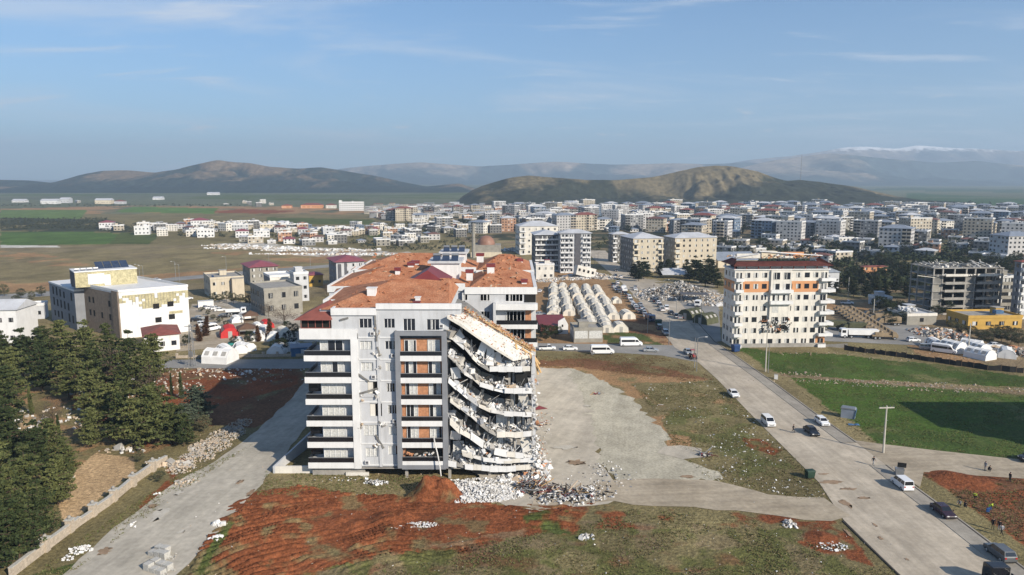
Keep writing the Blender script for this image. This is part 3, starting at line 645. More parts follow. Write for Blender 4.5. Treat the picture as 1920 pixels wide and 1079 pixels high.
def hills(name, sky, Yr, front, back, m, seed, nx=620, ny=130, rough=.85, wl=520, bare=None):
    sx = []; sz = []
    for p in sky:
        q = onY(p[0], p[1], Yr); sx.append(q.x); sz.append(q.z)
    base = -10 if Yr > 1300 else zt(Yr)
    xs = np.linspace(sx[0], sx[-1], nx); H = (np.interp(xs, sx, sz) - base) * 1.05
    k = np.exp(-.5 * (np.arange(-6, 7) / 2.0) ** 2); k /= k.sum(); H = np.convolve(np.pad(H, 6, mode='edge'), k, 'valid')
    ts = np.linspace(-1, 1, ny)
    T_, Xg = np.meshgrid(ts, xs, indexing='ij')
    Yg = np.where(T_ < 0, Yr + T_ * front, Yr + T_ * back)
    Hg = np.repeat(H[None, :], ny, 0)
    sh = (1 - np.sqrt(T_ * T_ + .0025) / 1.00125) ** 1.15; sh = np.clip(np.nan_to_num(sh), 0, 1)
    n1 = 1 - 2 * np.abs(fbm(Xg, Yg * .55, wl, seed, 5) - .5) * 2
    n2 = fbm(Xg, Yg * .7, wl * .25, seed + 1, 5)
    det = -np.clip(.78 - n1, 0, .7) * rough * 1.25 - np.clip(.62 - n2, 0, .5) * rough * .7
    env = np.clip(np.abs(T_) * 4.5, .04, 1)
    Zg = base - 3 + np.maximum(Hg, 0) * np.clip(sh * (1 + det * env) , 0, 1.0) + 3 * np.clip(sh * 3, 0, 1)
    V = np.stack([Xg * (Yg / Yr) ** .0, Yg, Zg], -1).reshape(-1, 3)
    idx = np.arange(ny * nx).reshape(ny, nx)
    fa = np.stack([idx[:-1, :-1], idx[:-1, 1:], idx[1:, 1:], idx[1:, :-1]], -1).reshape(-1, 4)
    me = bpy.data.meshes.new(name); me.from_pydata(V.tolist(), [], fa.tolist())
    me.polygons.foreach_set('use_smooth', [True] * len(fa))
    at_ = me.attributes.new('bareness', 'FLOAT', 'POINT')
    bv = (np.clip(sh, 0, 1) - .5) * .25 + (n1 - .6) * .25
    if bare: 
        for (px, py, rad, amt) in bare:
            q = onY(px, py, Yr); bv = bv + amt * np.exp(-((Xg - q.x) / rad) ** 2 - ((Zg - q.z) / (rad * .45)) ** 2)
    at_.data.foreach_set('value', bv.reshape(-1).astype(np.float32))
    me.materials.append(m)
    return tag(mk(name, me), kind='structure')
hm1 = hill_mat('wooded_hill', (.026,.036,.032), (.155,.115,.075), .0050, .58, .80)
hm2 = hill_mat('scrub_hill', (.034,.038,.024), (.150,.122,.070), .0075, .48, .72)
hm3 = hill_mat('far_ridge', (.05,.07,.07), (.30,.24,.18), .0012, .5, .68)
hm4 = hill_mat('snow_ridge', (.07,.08,.09), (.26,.21,.17), .001, .45, .65, snow=455)
hills('hills', [(-260,336),(-100,338),(0,337),(60,339),(98,343),(115,338),(150,328),(190,320),(240,319),(290,324),(330,318),(370,307),(408,299),(440,303),(468,305),(500,312),(560,316),(600,313),(650,321),(700,329),(750,340),(800,350),(838,346),(862,344),(885,353),(905,366)],
      3900, 760, 900, hm1, 11, wl=300, rough=.75, bare=[(410,303,200,.22),(240,321,200,.2),(110,350,60,.4),(480,312,120,.15),(660,330,200,.08)])
hills('hills', [(868,368),(885,357),(905,348),(950,334),(990,329),(1030,332),(1100,337),(1160,336),(1220,331),(1270,321),(1310,312),(1340,309),(1370,311),(1420,321),(1450,332),(1475,339),(1500,337),(1540,341),(1600,350),(1650,362),(1700,378),(1735,392)],
      2120, 400, 500, hm2, 23, wl=210, bare=[(1340,320,150,.35),(1240,340,150,.2),(1130,345,120,.12),(1010,336,90,.1),(1600,360,90,.12),(1480,360,120,-.25),(1380,375,120,-.3),(1560,370,100,-.2),(1060,360,150,-.15)])
hills('hills', [(560,345),(600,325),(640,316),(680,312),(740,307),(790,304),(850,309),(900,311),(1000,305),(1050,303),(1100,306),(1150,308),(1250,306),(1330,307),(1400,303),(1470,310),(1560,330)],
      9000, 1700, 1500, hm3, 31, wl=1500, nx=300)
hills('hills', [(1330,330),(1400,312),(1450,300),(1500,293),(1560,287),(1620,292),(1680,298),(1760,304),(1830,300),(1920,311),(2100,300),(2300,330)],
      8200, 2000, 1500, hm3, 37, wl=1500, nx=300)
hills('hills', [(1300,318),(1400,300),(1480,292),(1540,284),(1580,276),(1620,274),(1680,278),(1720,271),(1780,277),(1850,279),(1920,283),(2100,290),(2300,300)],
      11500, 1800, 1500, hm4, 41, wl=1800, nx=300)
# ============================================================ the collapsed apartment building and the blocks joined behind it
Y0 = at(893, 893).y
def fx(px, Y=None, py=650): return onY(px, py, Y or Y0).x
def fz(py, Y=None): return onY(960, py, Y or Y0).z
WINC = {}
def win_meshes(w, h, n=3, curtain=.5, seed=0, dark=False):
    """pane mesh and frame mesh of a window, centred on x, sill at z=0, wall plane at y=0"""
    key = (round(w, 1), round(h, 1), n, round(curtain, 1), seed % 4, dark)
    if key in WINC: return WINC[key]
    w, h = key[0], key[1]; rg = random.Random(hash(key) & 0xffff)
    p = MB(); f = MB(); t = .075
    for i in range(n):
        a, b = -w/2 + w*i/n, -w/2 + w*(i+1)/n
        cur = rg.random() < curtain and not dark
        p.box(a, b, .06, .10, 0, h, 'curtain' if cur else 'glass')
        if not cur and rg.random() < .35 and not dark: p.box(a+.1, a+(b-a)*.4, .02, .055, .05, h-.05, 'curtain')
    f.box(-w/2-.06, w/2+.06, -.03, .055, -.10, 0, 'frame'); f.box(-w/2-.06, w/2+.06, -.03, .055, h, h+.07, 'frame')
    for i in range(n+1):
        x = -w/2 + w*i/n; f.box(x-t/2, x+t/2, -.02, .058, 0, h, 'frame')
    WINC[key] = (p.mesh('window'), f.mesh('frame'))
    return WINC[key]
def put_window(parent, x, y, z, w, h, n=3, curtain=.5, seed=0, rz=0, dark=False, two=True):
    a, b = win_meshes(w, h, n, curtain, seed, dark)
    o = mk('window', a, parent, loc=(x, y, z), rz=rz)
    if two: mk('frame', b, o)
    return o
def wall_holes(mb, x0, x1, z0, z1, holes, y, t, m, reveal=None):
    """wall in the xz plane at y with rectangular holes and real reveals t deep"""
    xs = sorted({x0, x1, *[c for h in holes for c in h[:2] if x0 < c < x1]}); zs = sorted({z0, z1, *[c for h in holes for c in h[2:] if z0 < c < z1]})
    for i in range(len(xs)-1):
        for j in range(len(zs)-1):
            cx, cz = (xs[i]+xs[i+1])/2, (zs[j]+zs[j+1])/2
            if any(h[0] < cx < h[1] and h[2] < cz < h[3] for h in holes): continue
            a, b, c, d = xs[i], xs[i+1], zs[j], zs[j+1]
            mb.add([(a,y,c),(b,y,c),(b,y,d),(a,y,d)], [(0,1,2,3)], m)
    for h in holes:
        a, b, c, d = h
        mb.add([(a,y,c),(b,y,c),(b,y,d),(a,y,d),(a,y+t,c),(b,y+t,c),(b,y+t,d),(a,y+t,d)], [(0,4,5,1),(1,5,6,2),(2,6,7,3),(3,7,4,0)], reveal or m)
def collapsed_block():
    O = Vector((fx(800), Y0 + 8, 0))
    root = thing('apartment_building', O, 0, 'white seven storey apartment building whose right half has collapsed into sagging floor slabs', 'building')
    TX = Matrix.Translation(-O)
    def nb():
        b = MB(); b.X = TX; return b
    def win(px0, px1, py0, py1, y=None, n=3, cur=.5, sd=0, dark=False, Y=None):
        y = y if y is not None else Y0 + .18
        x0, x1 = fx(px0), fx(px1); z1, z0 = fz(py0), fz(py1)
        return put_window(root, (x0+x1)/2 - O.x, y - O.y, z0, x1-x0, z1-z0, n, cur, sd, dark=dark)
    ztop = fz(580)
    # --- front wall, sections B and C with window holes
    Bw = [(675,698,598,615,0),(675,698,640,656,1),(676,699,680,696,1),(687,711,716,739,2),(690,713,757,781,2),(677,706,797,818,3),(680,703,840,857,1)]
    Cw = [(721,741,598,615,0),(722,742,640,655,0),(722,741,680,696,1),(723,738,719,735,0),(724,743,760,776,0),(725,744,800,816,1),(723,744,836,853,1)]
    holes = []
    w = nb()
    for a, b, c, d, k in Bw + Cw:
        holes.append((fx(a), fx(b), fz(d), fz(c)))
    T2 = [(757,779,598,620,0), (801,824,599,619,0)]
    for a, b, c, d, k in T2: holes.append((fx(a), fx(b), fz(d), fz(c)))
    wall_holes(w, fx(660), fx(747), fz(875), fz(580), holes[:14], Y0, .3, 'white')
    wall_holes(w, fx(623)+.01, fx(660), fz(636), fz(580), [], Y0, .3, 'white')
    wall_holes(w, fx(747), fx(842), fz(628), fz(572), holes[14:], Y0, .3, 'white')
    wall_holes(w, fx(842), fx(866), fz(590), fz(572), [], Y0, .3, 'white')
    # intact core with the side wall and the party wall towards the collapse
    w.box(fx(599), fx(839), Y0 + 2.6, Y0 + 26, fz(877)-.02, ztop - .1, 'white'); w.box(fx(599), fx(839), Y0 + 12.4, Y0 + 26, -.5, fz(877)-.021, 'dconc')
    w.box(fx(599) , fx(672), Y0 + 1.0, Y0 + 1.38, fz(875), ztop - .2, 'white')
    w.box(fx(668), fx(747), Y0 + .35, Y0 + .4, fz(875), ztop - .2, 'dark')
    w.box(fx(748), fx(836), Y0 + .36, Y0 + .40, fz(875), fz(636), 'brick')
    w.build('wall', root)
    pl = nb()
    pl.box(fx(658), fx(671), Y0-.35, Y0-.003, fz(878), fz(625), 'pure'); pl.box(fx(566), fx(671), Y0-.36, Y0-.004, fz(636), fz(617), 'pure')
    pl.box(fx(706), fx(711), Y0-.18, Y0-.003, fz(875), fz(590), 'white')
    pl.box(fx(672), fx(706), Y0-.12, Y0-.002, fz(738)-.1, fz(730)-1.4, 'white')
    for y in (633, 674, 714, 754, 792, 832, 872):
        pl.box(fx(672)+.003, fx(706)-.003, Y0-.10, Y0-.003, fz(y+1), fz(y-1), 'pure'); pl.box(fx(712), fx(742)-.01, Y0-.10, Y0-.003, fz(y+1), fz(y-1), 'pure')
    pl.build('pilaster', root)
    for i, (a, b, c, d, k) in enumerate(Bw + Cw + T2):
        if k == 2:
            q = nb(); q.box(fx(a)+.02, fx(b)-.02, Y0+.305, Y0+.34, fz(d)+.01, fz(c)-.01, 'dark')
            q.box(fx(a)+.05, fx(a)+.9, Y0+.2, Y0+.3, fz(d)+.02, fz(c)-.1, 'white2'); q.build('broken_window', root)
        else: win(a, b, c, d, n=3, cur=(0, .9, 0, .95)[k], sd=i)
    # cracks and spalled plaster
    rg = random.Random(5)
    for (a, b, c, d) in [(705,592,707,640),(708,650,712,668),(672,738,706,728),(668,700,690,715),(706,790,716,800),(700,815,714,840),(742,620,748,632),(640,600,655,596),(744,812,760,830)]:
        ck = nb(); p = Vector((fx(a), Y0-.2, fz(b))); q = Vector((fx(c), Y0-.2, fz(d)))
        for s in range(6):
            r = p.lerp(q, s/6); r2 = p.lerp(q, (s+1)/6); r2.x += rg.gauss(0,.05)
            ck.bar(r, r2, .06 + rg.random()*.12, 'dconc', .3)
        ck.build('crack', root)
    ck = nb()
    for (px, py, s) in [(706,668,.9),(709,690,.5),(704,740,1.0),(712,798,.9),(674,742,.6),(708,620,.4),(836,640,.7),(673,800,.8),(745,795,.6),(702,830,.7)]:
        for k in range(4): ck.chunk((fx(px)+rg.gauss(0,.3), Y0-.15, fz(py)+rg.gauss(0,.4)), (s*rg.uniform(.3,1), .25, s*rg.uniform(.3,1)), rg, rg.choice(['conc','rub','rub3']))
    tag(ck.build('broken_plaster', root), kind='stuff')
    for (px, py) in [(700,625),(700,706),(738,789),(683,866),(738,666),(829,611)]:
        ac = nb(); x, z = fx(px), fz(py); ac.box(x-.4, x+.4, Y0-.45, Y0-.13, z-.3, z+.3, 'pure'); ac.box(x-.28, x+.2, Y0-.47, Y0-.452, z-.22, z+.22, 'dgrey'); ac.build('air_conditioner', root)
    # --- parapets and roof
    pr = nb()
    pr.box(fx(623), fx(707), Y0-.3, Y0+.25, fz(591), fz(578), 'pure')
    pr.box(fx(707), fx(866), Y0-.3, Y0+.25, fz(580), fz(569.5), 'pure')
    pr.box(fx(623), fx(623)+.4, Y0+.252, Y0+8, fz(591), fz(578), 'pure'); pr.box(fx(586), fx(626), Y0+8, Y0+8.5, fz(580)-1.5, fz(577), 'pure')
    pr.box(fx(586), fx(586)+.4, Y0+8.502, Y0+24, ztop-2, fz(577), 'pure')
    pr.box(fx(586)+.4, fx(599), Y0+8.502, Y0+24, .1, fz(577)-.4, 'white')
    pr.build('parapet', root)
    rf = nb(); zr = fz(579)
    rf.X = TX
    xa, xb = fx(602), fx(842)
    rf.add([(xa,Y0+.6,zr-.3),(xb,Y0+.6,zr),(xb,Y0+25,zr),(xa-3,Y0+25,zr-.3),(xa+11,Y0+13,zr+3.4),(xb-1.0,Y0+14,zr+3.4)], [(0,1,5,4),(1,2,5),(2,3,4,5),(3,0,4)], 'tile')
    for k in range(26):    # slipped tiles
        x = rnd.uniform(xa+2, xb-1); t = rnd.random()
        rf.chunk((x, Y0+.8+12*t, zr-.1+3.5*t), (rnd.uniform(.3,1.0), rnd.uniform(.3,.8), .12), rnd, 'tile')
    rf.build('roof', root)
    # stair tower with the maroon gable roof
    Yt = Y0 + 13
    tw = nb(); x0, x1 = onY(770,540,Yt).x, onY(829,540,Yt).x; zt0 = onY(800,536,Yt).z
    tw.box(x0, x1, Yt, Yt+9, 24, zt0, 'pure'); tw.box(x0-.8, x1+.8, Yt-.6, Yt+9.6, zt0+.002, zt0+.35, 'white'); t_ = tw.build('stair_tower', root)
    tr = nb(); zz = zt0 + .36; xm = (x0+x1)/2
    tr.add([(x0-1.2,Yt-1,zz),(x1+1.2,Yt-1,zz),(x1+1.2,Yt+10,zz),(x0-1.2,Yt+10,zz),(xm,Yt+2.0,zz+2.3),(xm,Yt+10,zz+2.3)], [(0,1,4),(1,2,5,4),(3,0,4,5),(2,3,5),(0,3,2,1)], 'maroon')
    tr.build('roof', t_)
    for (px, py, Yc, w_, m_) in [(696,547,Y0+6,1.5,'pure'),(781,573,Y0+1.2,1.0,'maroon'),(783,564,Y0+3,.8,'pure')]:
        c = nb(); p = onY(px, py, Yc); c.box(p.x-w_/2, p.x+w_/2, Yc, Yc+w_, p.z-1.2, p.z+.5, m_); c.box(p.x-w_/2-.15, p.x+w_/2+.15, Yc-.1, Yc+w_+.1, p.z+.503, p.z+.65, m_); c.build('chimney', root)
    # --- enclosed top left balcony with its own maroon roof
    eb = nb(); x0, x1 = fx(563), fx(622)
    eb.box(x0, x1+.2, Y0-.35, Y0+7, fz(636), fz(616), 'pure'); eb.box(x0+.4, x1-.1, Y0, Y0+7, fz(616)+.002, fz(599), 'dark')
    e_ = eb.build('enclosed_balcony', root)
    eg = nb()
    for k in range(5): eg.box(x0+.3+(x1-x0-.5)*k/4-.06, x0+.3+(x1-x0-.5)*k/4+.06, Y0-.12, Y0-.002, fz(616)+.003, fz(599), 'redroof')
    eg.box(x0+.24, x1-.1, Y0-.121, Y0-.001, fz(616)+.004, fz(616)+.12, 'redroof')
    eg.build('frame', e_)
    er = nb(); z = fz(599); er.add([(x0-.7,Y0-1,z),(x1+.3,Y0-1,z),(x1+.3,Y0+8,z),(x0-.7,Y0+8,z),(x1-1.2,Y0+3.4,z+2.6),(x1-1.2,Y0+5.0,z+2.6)], [(0,1,4),(1,2,5,4),(2,3,5),(3,0,4,5),(0,3,2,1)], 'redroof'); er.build('roof', e_)
    # --- left balconies, one object each with its railing
    bb = [(666.5,677,569.5),(707,718,570),(748,758.5,571.5),(788.5,799,573),(828.5,839,574.5),(867,877.5,575.5)]
    for i, (a, b, l) in enumerate(bb):
        o = nb(); xl = fx(569.5); xr = fx(661)
        o.box(xl, xr, Y0-.3, Y0+.99, fz(b), fz(a), 'pure'); o.box(xl, fx(598), Y0+.992, Y0+8, fz(b), fz(a), 'pure')
        bo = o.build('balcony', root)
        r = nb(); z0_ = fz(a)+.003; z1_ = fz(a-8.5)
        r.box(xl+.12, xr-.05, Y0-.15, Y0-.10, z0_, z1_, 'rail'); r.box(xl+.12, xl+.17, Y0-.098, Y0+7.9, z0_, z1_, 'rail')
        r.box(xl+.05, xr, Y0-.2, Y0-.05, z1_+.002, z1_+.09, 'steel')
        r.build('railing', bo)
        zf = fz(a); zc = fz(a-26)
        dn = win(598, 641, a-26, a-1.5, y=Y0+.78, n=4 if i % 2 else 3, cur=.85, sd=i+3)
        h = nb(); h.box(fx(594), fx(645), Y0+.70, Y0+.98, zc+.1, zc+.45, 'pure'); h.build('shutter_box', root)
        if i in (2, 4, 5):   # closed-off dark side of the balcony
            c = nb(); c.box(fx(571), fx(594), Y0+1.5, Y0+1.6, zf+.9, zc+.5, 'rail'); c.build('side_screen', root)
    # --- grey framed centre bay
    g = nb()
    for (a, b, c, d) in [(742,751,628,875),(829,838.5,628,875)]:
        g.box(fx(a), fx(b), Y0-.9, Y0+.34, fz(d), fz(c), 'grey')
    g.box(fx(742), fx(838.5), Y0-.91, Y0+.34, fz(628)+.002, fz(619+7)+.5, 'grey'); g.box(fx(750), fx(834), Y0-.87, Y0+.34, fz(877), fz(866)-.3, 'grey')
    g.build('facade_frame', root)
    for i in range(6):
        yb = [665.5,706.5,746.5,787,827,862][i]
        o = nb(); o.box(fx(751)+.01, fx(829)-.01, Y0-.83, Y0+.34, fz(yb+10), fz(yb), 'pure'); bo = o.build('balcony', root)
        r = nb(); r.box(fx(751)+.03, fx(829)-.03, Y0-.78, Y0-.73, fz(yb)+.003, fz(yb-7.5), 'rail'); r.box(fx(751)+.03, fx(829)-.03, Y0-.83, Y0-.70, fz(yb-7.5)+.002, fz(yb-8.5), 'steel'); r.build('railing', bo)
        if i < 5:
            for j, (a, b) in enumerate(((758,780),(802,824))):
                win(a + i*.4, b + i*.4, yb-27, yb-1, y=Y0+.24, n=3, cur=.8 if (i+j) % 3 else .35, sd=i*2+j)
        else:
            q = nb(); q.box(fx(757), fx(826), Y0+.2, Y0+.33, fz(862)+.1, fz(842), 'dark')
            for k in range(14): q.chunk((fx(757)+rg.random()*5.5, Y0-.1, fz(862)+.3+rg.random()*.9), (rg.uniform(.3,1.3),.3,rg.uniform(.2,.7)), rg, rg.choice(['white','brick','rub','conc']))
            q.build('broken_window', root)
    # --- ground floor
    gf = nb()
    gf.box(fx(575), fx(676), Y0+.5, Y0+1.0, -.5, fz(877)-.05, 'conc')
    gf.box(fx(640), fx(684), Y0+.1, Y0+.45, -.5, fz(887), 'white2')
    gf.box(fx(571), fx(1003), Y0-.2, Y0+16, fz(877)-.14, fz(877)-.02, 'conc')
    gf.box(fx(776), fx(832), Y0+5, Y0+5.3, -.5, fz(880), 'conc'); gf.box(fx(900), fx(985), Y0+9, Y0+9.3, -.5, fz(880), 'rub3')
    gf.box(fx(680), fx(1000), Y0+12, Y0+12.3, -.5, fz(880), 'dark')  # near-black back panel, paints in the shade of the open floor
    gf.build('ground_floor_wall', root)
    for px in (757, 840, 917, 983, 700, 870, 950):
        c = nb(); dy = 0 if px in (757,840,917,983) else 6
        c.box(fx(px-2.6), fx(px+2.6), Y0+.1+dy, Y0+.7+dy, -.6, fz(877)-.15, 'conc'); c.build('column', root)
    # --- the collapsed half
    slabs = [
        [(837,626),(850,634),(870,652),(899,678),(918,690),(950,690),(994,689)],
        [(839,664),(855,678),(870,694),(899,716),(925,726),(946,731),(997,730)],
        [(840,710),(855,724),(876,742),(897,757),(920,767),(945,772),(997,774)],
        [(843,748),(862,760),(880,776),(899,793),(931,812),(965,813),(997,810)],
        [(842,788),(860,802),(880,816),(905,834),(925,843),(950,849),(998,852)],
        [(866,846),(885,852),(905,858),(930,861),(960,861),(1006,858)],
        [(838,866),(870,872),(917,876),(950,877),(1003,872)]]
    cm = nb()
    poly = [(fx(838), 1.2), (fx(1000), 1.2), (fx(998), fz(700)), (fx(960), fz(690)), (fx(905), fz(645)), (fx(862), fz(612)), (fx(838), fz(602))]
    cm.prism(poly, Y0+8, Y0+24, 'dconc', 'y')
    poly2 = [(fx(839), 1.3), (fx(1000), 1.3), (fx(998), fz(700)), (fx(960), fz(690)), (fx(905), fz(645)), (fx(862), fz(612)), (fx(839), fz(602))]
    cm.prism(poly2, Y0+6.5, Y0+6.9, 'dark', 'y')  # near-black backing sheet, paints in the shade between the slabs
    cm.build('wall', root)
    rg = random.Random(21)
    for i, s in enumerate(slabs):
        o = nb(); P0_ = [(fx(a), fz(b)) for a, b in s]; P = []
        for j in range(len(P0_)-1):
            n_ = max(1, int(abs(P0_[j+1][0]-P0_[j][0])/1.3))
            for q in range(n_):
                t = q/n_; jz = 0 if j == 0 and q == 0 else rg.gauss(0, .13 if abs(P0_[j+1][1]-P0_[j][1]) > .8 else .03)
                P.append((P0_[j][0]*(1-t)+P0_[j+1][0]*t, P0_[j][1]*(1-t)+P0_[j+1][1]*t + jz))
        P.append(P0_[-1])
        for j in range(len(P)-1):
            (xa, za), (xb, zb) = P[j], P[j+1]; g1 = rg.uniform(0, .10); th = rg.uniform(.3, .5); dz = rg.gauss(0, .06)
            ya = Y0 - .6 + rg.gauss(0, .15)
            o.add([(xa+g1,ya,za-th+dz),(xb,ya,zb-th),(xb,Y0+6.4,zb-th+.3),(xa+g1,Y0+6.4,za-th+.3),(xa+g1,ya,za+dz),(xb,ya,zb),(xb,Y0+6.4,zb+.3),(xa+g1,Y0+6.4,za+.3)],
                  [(0,3,2,1),(4,5,6,7),(0,1,5,4),(1,2,6,5),(2,3,7,6),(3,0,4,7)], rg.choice(['rub','white2','conc','rub2','rub']))
            flat = abs(zb-za) < .35
            if rg.random() < (.92 if flat else .62):     # what is left of the balcony parapet, leaning this way and that
                h = .42 + .1*math.sin(i*2.3) if flat else rg.uniform(.2, .8); lean = 0 if flat else rg.gauss(0, .28); e = .02 if flat else rg.uniform(0, .12); ya = Y0 - .75 if flat else ya
                o.add([(xa+e,ya-.12,za-th-.1),(xb,ya-.12,zb-th-.1),(xb,ya+.05,zb-th-.1),(xa+e,ya+.05,za-th-.1),(xa+e+lean,ya-.12+lean,za+h*(1 if flat else rg.uniform(.5,1))),(xb+lean,ya-.12+lean,zb+h),(xb+lean,ya+.05+lean,zb+h),(xa+e+lean,ya+.05+lean,za+h*(1 if flat else .85))],
                  [(0,3,2,1),(4,5,6,7),(0,1,5,4),(1,2,6,5),(2,3,7,6),(3,0,4,7)], 'pure' if rg.random() < .75 else 'white2')
        o.build('floor_slab', root)
        d = nb()
        for k in range(210 if i < 6 else 60):
            t = rg.random() * (len(P)-1.001); j = int(t); t -= j
            x = P[j][0]*(1-t)+P[j+1][0]*t; z = P[j][1]*(1-t)+P[j+1][1]*t
            big = rg.random() < .16; sz = rg.uniform(.7, 1.9) if big else rg.uniform(.15, .6)
            d.chunk((x, Y0-.4+abs(rg.gauss(0,1.6)), z+.12+abs(rg.gauss(0,.42))), (sz, sz*rg.uniform(.12,.9), sz*rg.uniform(.15,.8)), rg,
                    rg.choices(['rub','pure','rub2','white','brick','conc','wood','cgrey','rub3'], [7,5,4,3,.4,2,.5,.4,1.0])[0])
        for k in range(22):     # bent bars, tilted studs
            t = rg.random() * (len(P)-1.001); j = int(t); t -= j
            x = P[j][0]*(1-t)+P[j+1][0]*t; z = P[j][1]*(1-t)+P[j+1][1]*t
            d.bar((x, Y0-.5+rg.random(), z), (x+rg.gauss(0,1.1), Y0-.7+rg.random()*1.5, z+rg.uniform(.8,2.4)), rg.uniform(.04,.16), rg.choice(['steel','white','rub2','black']))
        tag(d.build('rubble', root), kind='stuff')
    for (x, a, b, l) in [(862,612,640,3),(905,650,682,5),(955,700,726,0),(985,692,728,-1),(960,742,770,1),(988,735,772,0),(900,735,752,4),(975,785,808,0),(880,705,730,5),(952,782,808,2),(985,822,850,0),(925,822,840,3),(870,772,795,5),(858,680,705,4),(965,815,845,-2),(890,800,825,4)]:
        c = nb(); c.bar((fx(x), Y0+1.2, fz(b)), (fx(x+l), Y0+1.4, fz(a)), .38, 'conc'); c.build('column', root, )
    for (a, b, c_, d_, cur) in [(930,950,785,807,1),(934,946,823,845,1),(955,975,700,726,0),(960,990,778,805,0),(958,980,744,770,1),(846,866,835,868,1)]:
        win(a, b, c_, d_, y=Y0+2.0, n=3, cur=.9*cur, sd=a)
    for (a, b, c_, d_, m_) in [(898,912,640,668,'pure'),(912,926,650,680,'pure'),(925,940,662,685,'white'),(845,862,690,712,'pure'),(850,868,622,640,'white'),(842,862,808,830,'pure'),(975,992,735,766,'white2'),(968,990,700,727,'net'),(977,996,818,850,'white2'),(880,893,756,772,'pure')]:
        q = nb(); mt = Matrix.Rotation(rg.gauss(0,.25), 3, 'Y') @ Matrix.Rotation(rg.gauss(0,.3), 3, 'X')
        q.obox(((fx(a)+fx(b))/2, Y0+.5, (fz(c_)+fz(d_))/2), (fx(b)-fx(a), .18, fz(c_)-fz(d_)), mt, m_); q.build('broken_wall', root)
    # roof slab that slid down, with the planks and tiles at its upper edge
    o = nb()
    L_ = [(838,592),(862,606),(893,628),(926,650),(962,672)]; U_ = [(868,590),(896,604),(930,624),(965,644),(1002,668)]
    Lp = [onY(a, b, Y0-1.2) for a, b in L_]; Up = [onY(a, b-3, Y0+5.5) for a, b in U_]
    for j in range(4):
        a, b, c, d = Lp[j], Lp[j+1], Up[j+1], Up[j]; dz = Vector((0,0,-.5))
        o.add([a+dz,b+dz,c+dz,d+dz,a,b,c,d], [(0,3,2,1),(4,5,6,7),(0,1,5,4),(1,2,6,5),(2,3,7,6),(3,0,4,7)], 'white2')
    o.build('fallen_roof_slab', root, )
    o = nb()
    for k in range(46):
        t = rg.random() ** .8; a = Up[0].lerp(Up[4], t)
        off = rg.uniform(-.5, 2.2); p = a + Vector((0, off, .25 + rg.random()*.5)); L = rg.uniform(1.5, 4.5)
        dr = (Up[4]-Up[0]).normalized(); dr = (dr + Vector((0, rg.gauss(0,.12), rg.gauss(0,.06)))).normalized()
        o.bar(p, p+dr*L*min(1, (1.05-t)*3), rg.uniform(.15,.45), 'wood', .07)
    for k in range(9):
        p = Up[3].lerp(Up[4], rg.random()); o.bar(p + Vector((0,-1-rg.random()*2,.1)), p + Vector((rg.uniform(.3,1.6), -1, -rg.uniform(1,4.5))), .14, 'wood', .3)
    o.build('roof_timbers', root)
    o = nb()
    for k in range(420):
        t = rg.random(); a = Up[0].lerp(Up[4], t); p = a + Vector((rg.gauss(0,.3), rg.uniform(-.2,3.2), .35+rg.random()*.5))
        o.chunk(p, (rg.uniform(.2,.6), rg.uniform(.2,.5), .1), rg, rg.choice(['tile','tile','rub3','rub2','wood']))
    for k in range(160):
        j = rg.randrange(4); t = rg.random(); s = rg.random()
        p = Lp[j].lerp(Lp[j+1], t).lerp(Up[j].lerp(Up[j+1], t), s); o.chunk(p + Vector((0,0,.06)), (rg.uniform(.1,.5), rg.uniform(.1,.4), .1), rg, rg.choice(['rub','rub3','white2','tile']))
    tag(o.build('rubble', root), kind='stuff')
    # remains of the right hand corner
    o = nb()
    for k, (a, b) in enumerate([(668,700),(704,735),(740,765),(775,800),(806,835),(842,878)]):
        o.obox(((fx(999)+fx(1004))/2 + rg.gauss(0,.12), Y0+.3, (fz(a)+fz(b))/2), (fx(1004)-fx(998), .6, fz(a)-fz(b)), Matrix.Rotation(rg.gauss(0,.04), 3, 'Y'), 'white')
    for k in range(150):
        z = rg.random() ** 2.2 * 18; o.chunk((fx(1003)+rg.gauss(0,.35)+max(0,(6-z))*.28*rg.random(), Y0+rg.uniform(-1.4,1.5), z), (rg.uniform(.15,.8),rg.uniform(.15,.7),rg.uniform(.12,.6)), rg, rg.choice(['rub','pure','rub2','conc','rub3','white','rub','pure','rub2','brick']))
    o.build('corner_column', root)
    # loose cable hanging down the facade
    o = nb(); pts = [(813,818),(816,835),(820,850),(824,870),(827,893)]
    for j in range(4): o.tube(onY(*pts[j], Y0-1.15-.2*j), onY(*pts[j+1], Y0-1.35-.2*j), .11, .11, 'rub', 6)
    o.build('cable', root)
collapsed_block()
# retaining wall along the building's left side
def side_wall():
    a = at(512, 888); b = Vector((fx(575)-1.5, Y0+30, 0)); c0 = Vector((fx(578), Y0+.2, 0))
    root = thing('retaining_wall', (a.x, a.y, 0), 0, 'low pale concrete wall running beside the cement road next to the collapsed building', 'wall')
    m = MB(); m.X = Matrix.Translation(-Vector((a.x, a.y, 0)))
    d = (b - a).normalized(); n = Vector((d.y, -d.x, 0)) * .35
    z1, z2 = 1.3, 4.2
    m.add([a, b, b+n, a+n, a+Vector((0,0,z1)), b+Vector((0,0,z2)), b+n+Vector((0,0,z2)), a+n+Vector((0,0,z1))], [(0,3,2,1),(4,5,6,7),(0,1,5,4),(1,2,6,5),(2,3,7,6),(3,0,4,7)], 'white')
    m.build('panel', root)
    m = MB(); m.X = Matrix.Translation(-Vector((a.x, a.y, 0)))
    m.box(a.x+.4, fx(575), a.y+.02, a.y+.4, 0, 1.3, 'white2'); m.build('end_wall', root)
side_wall()
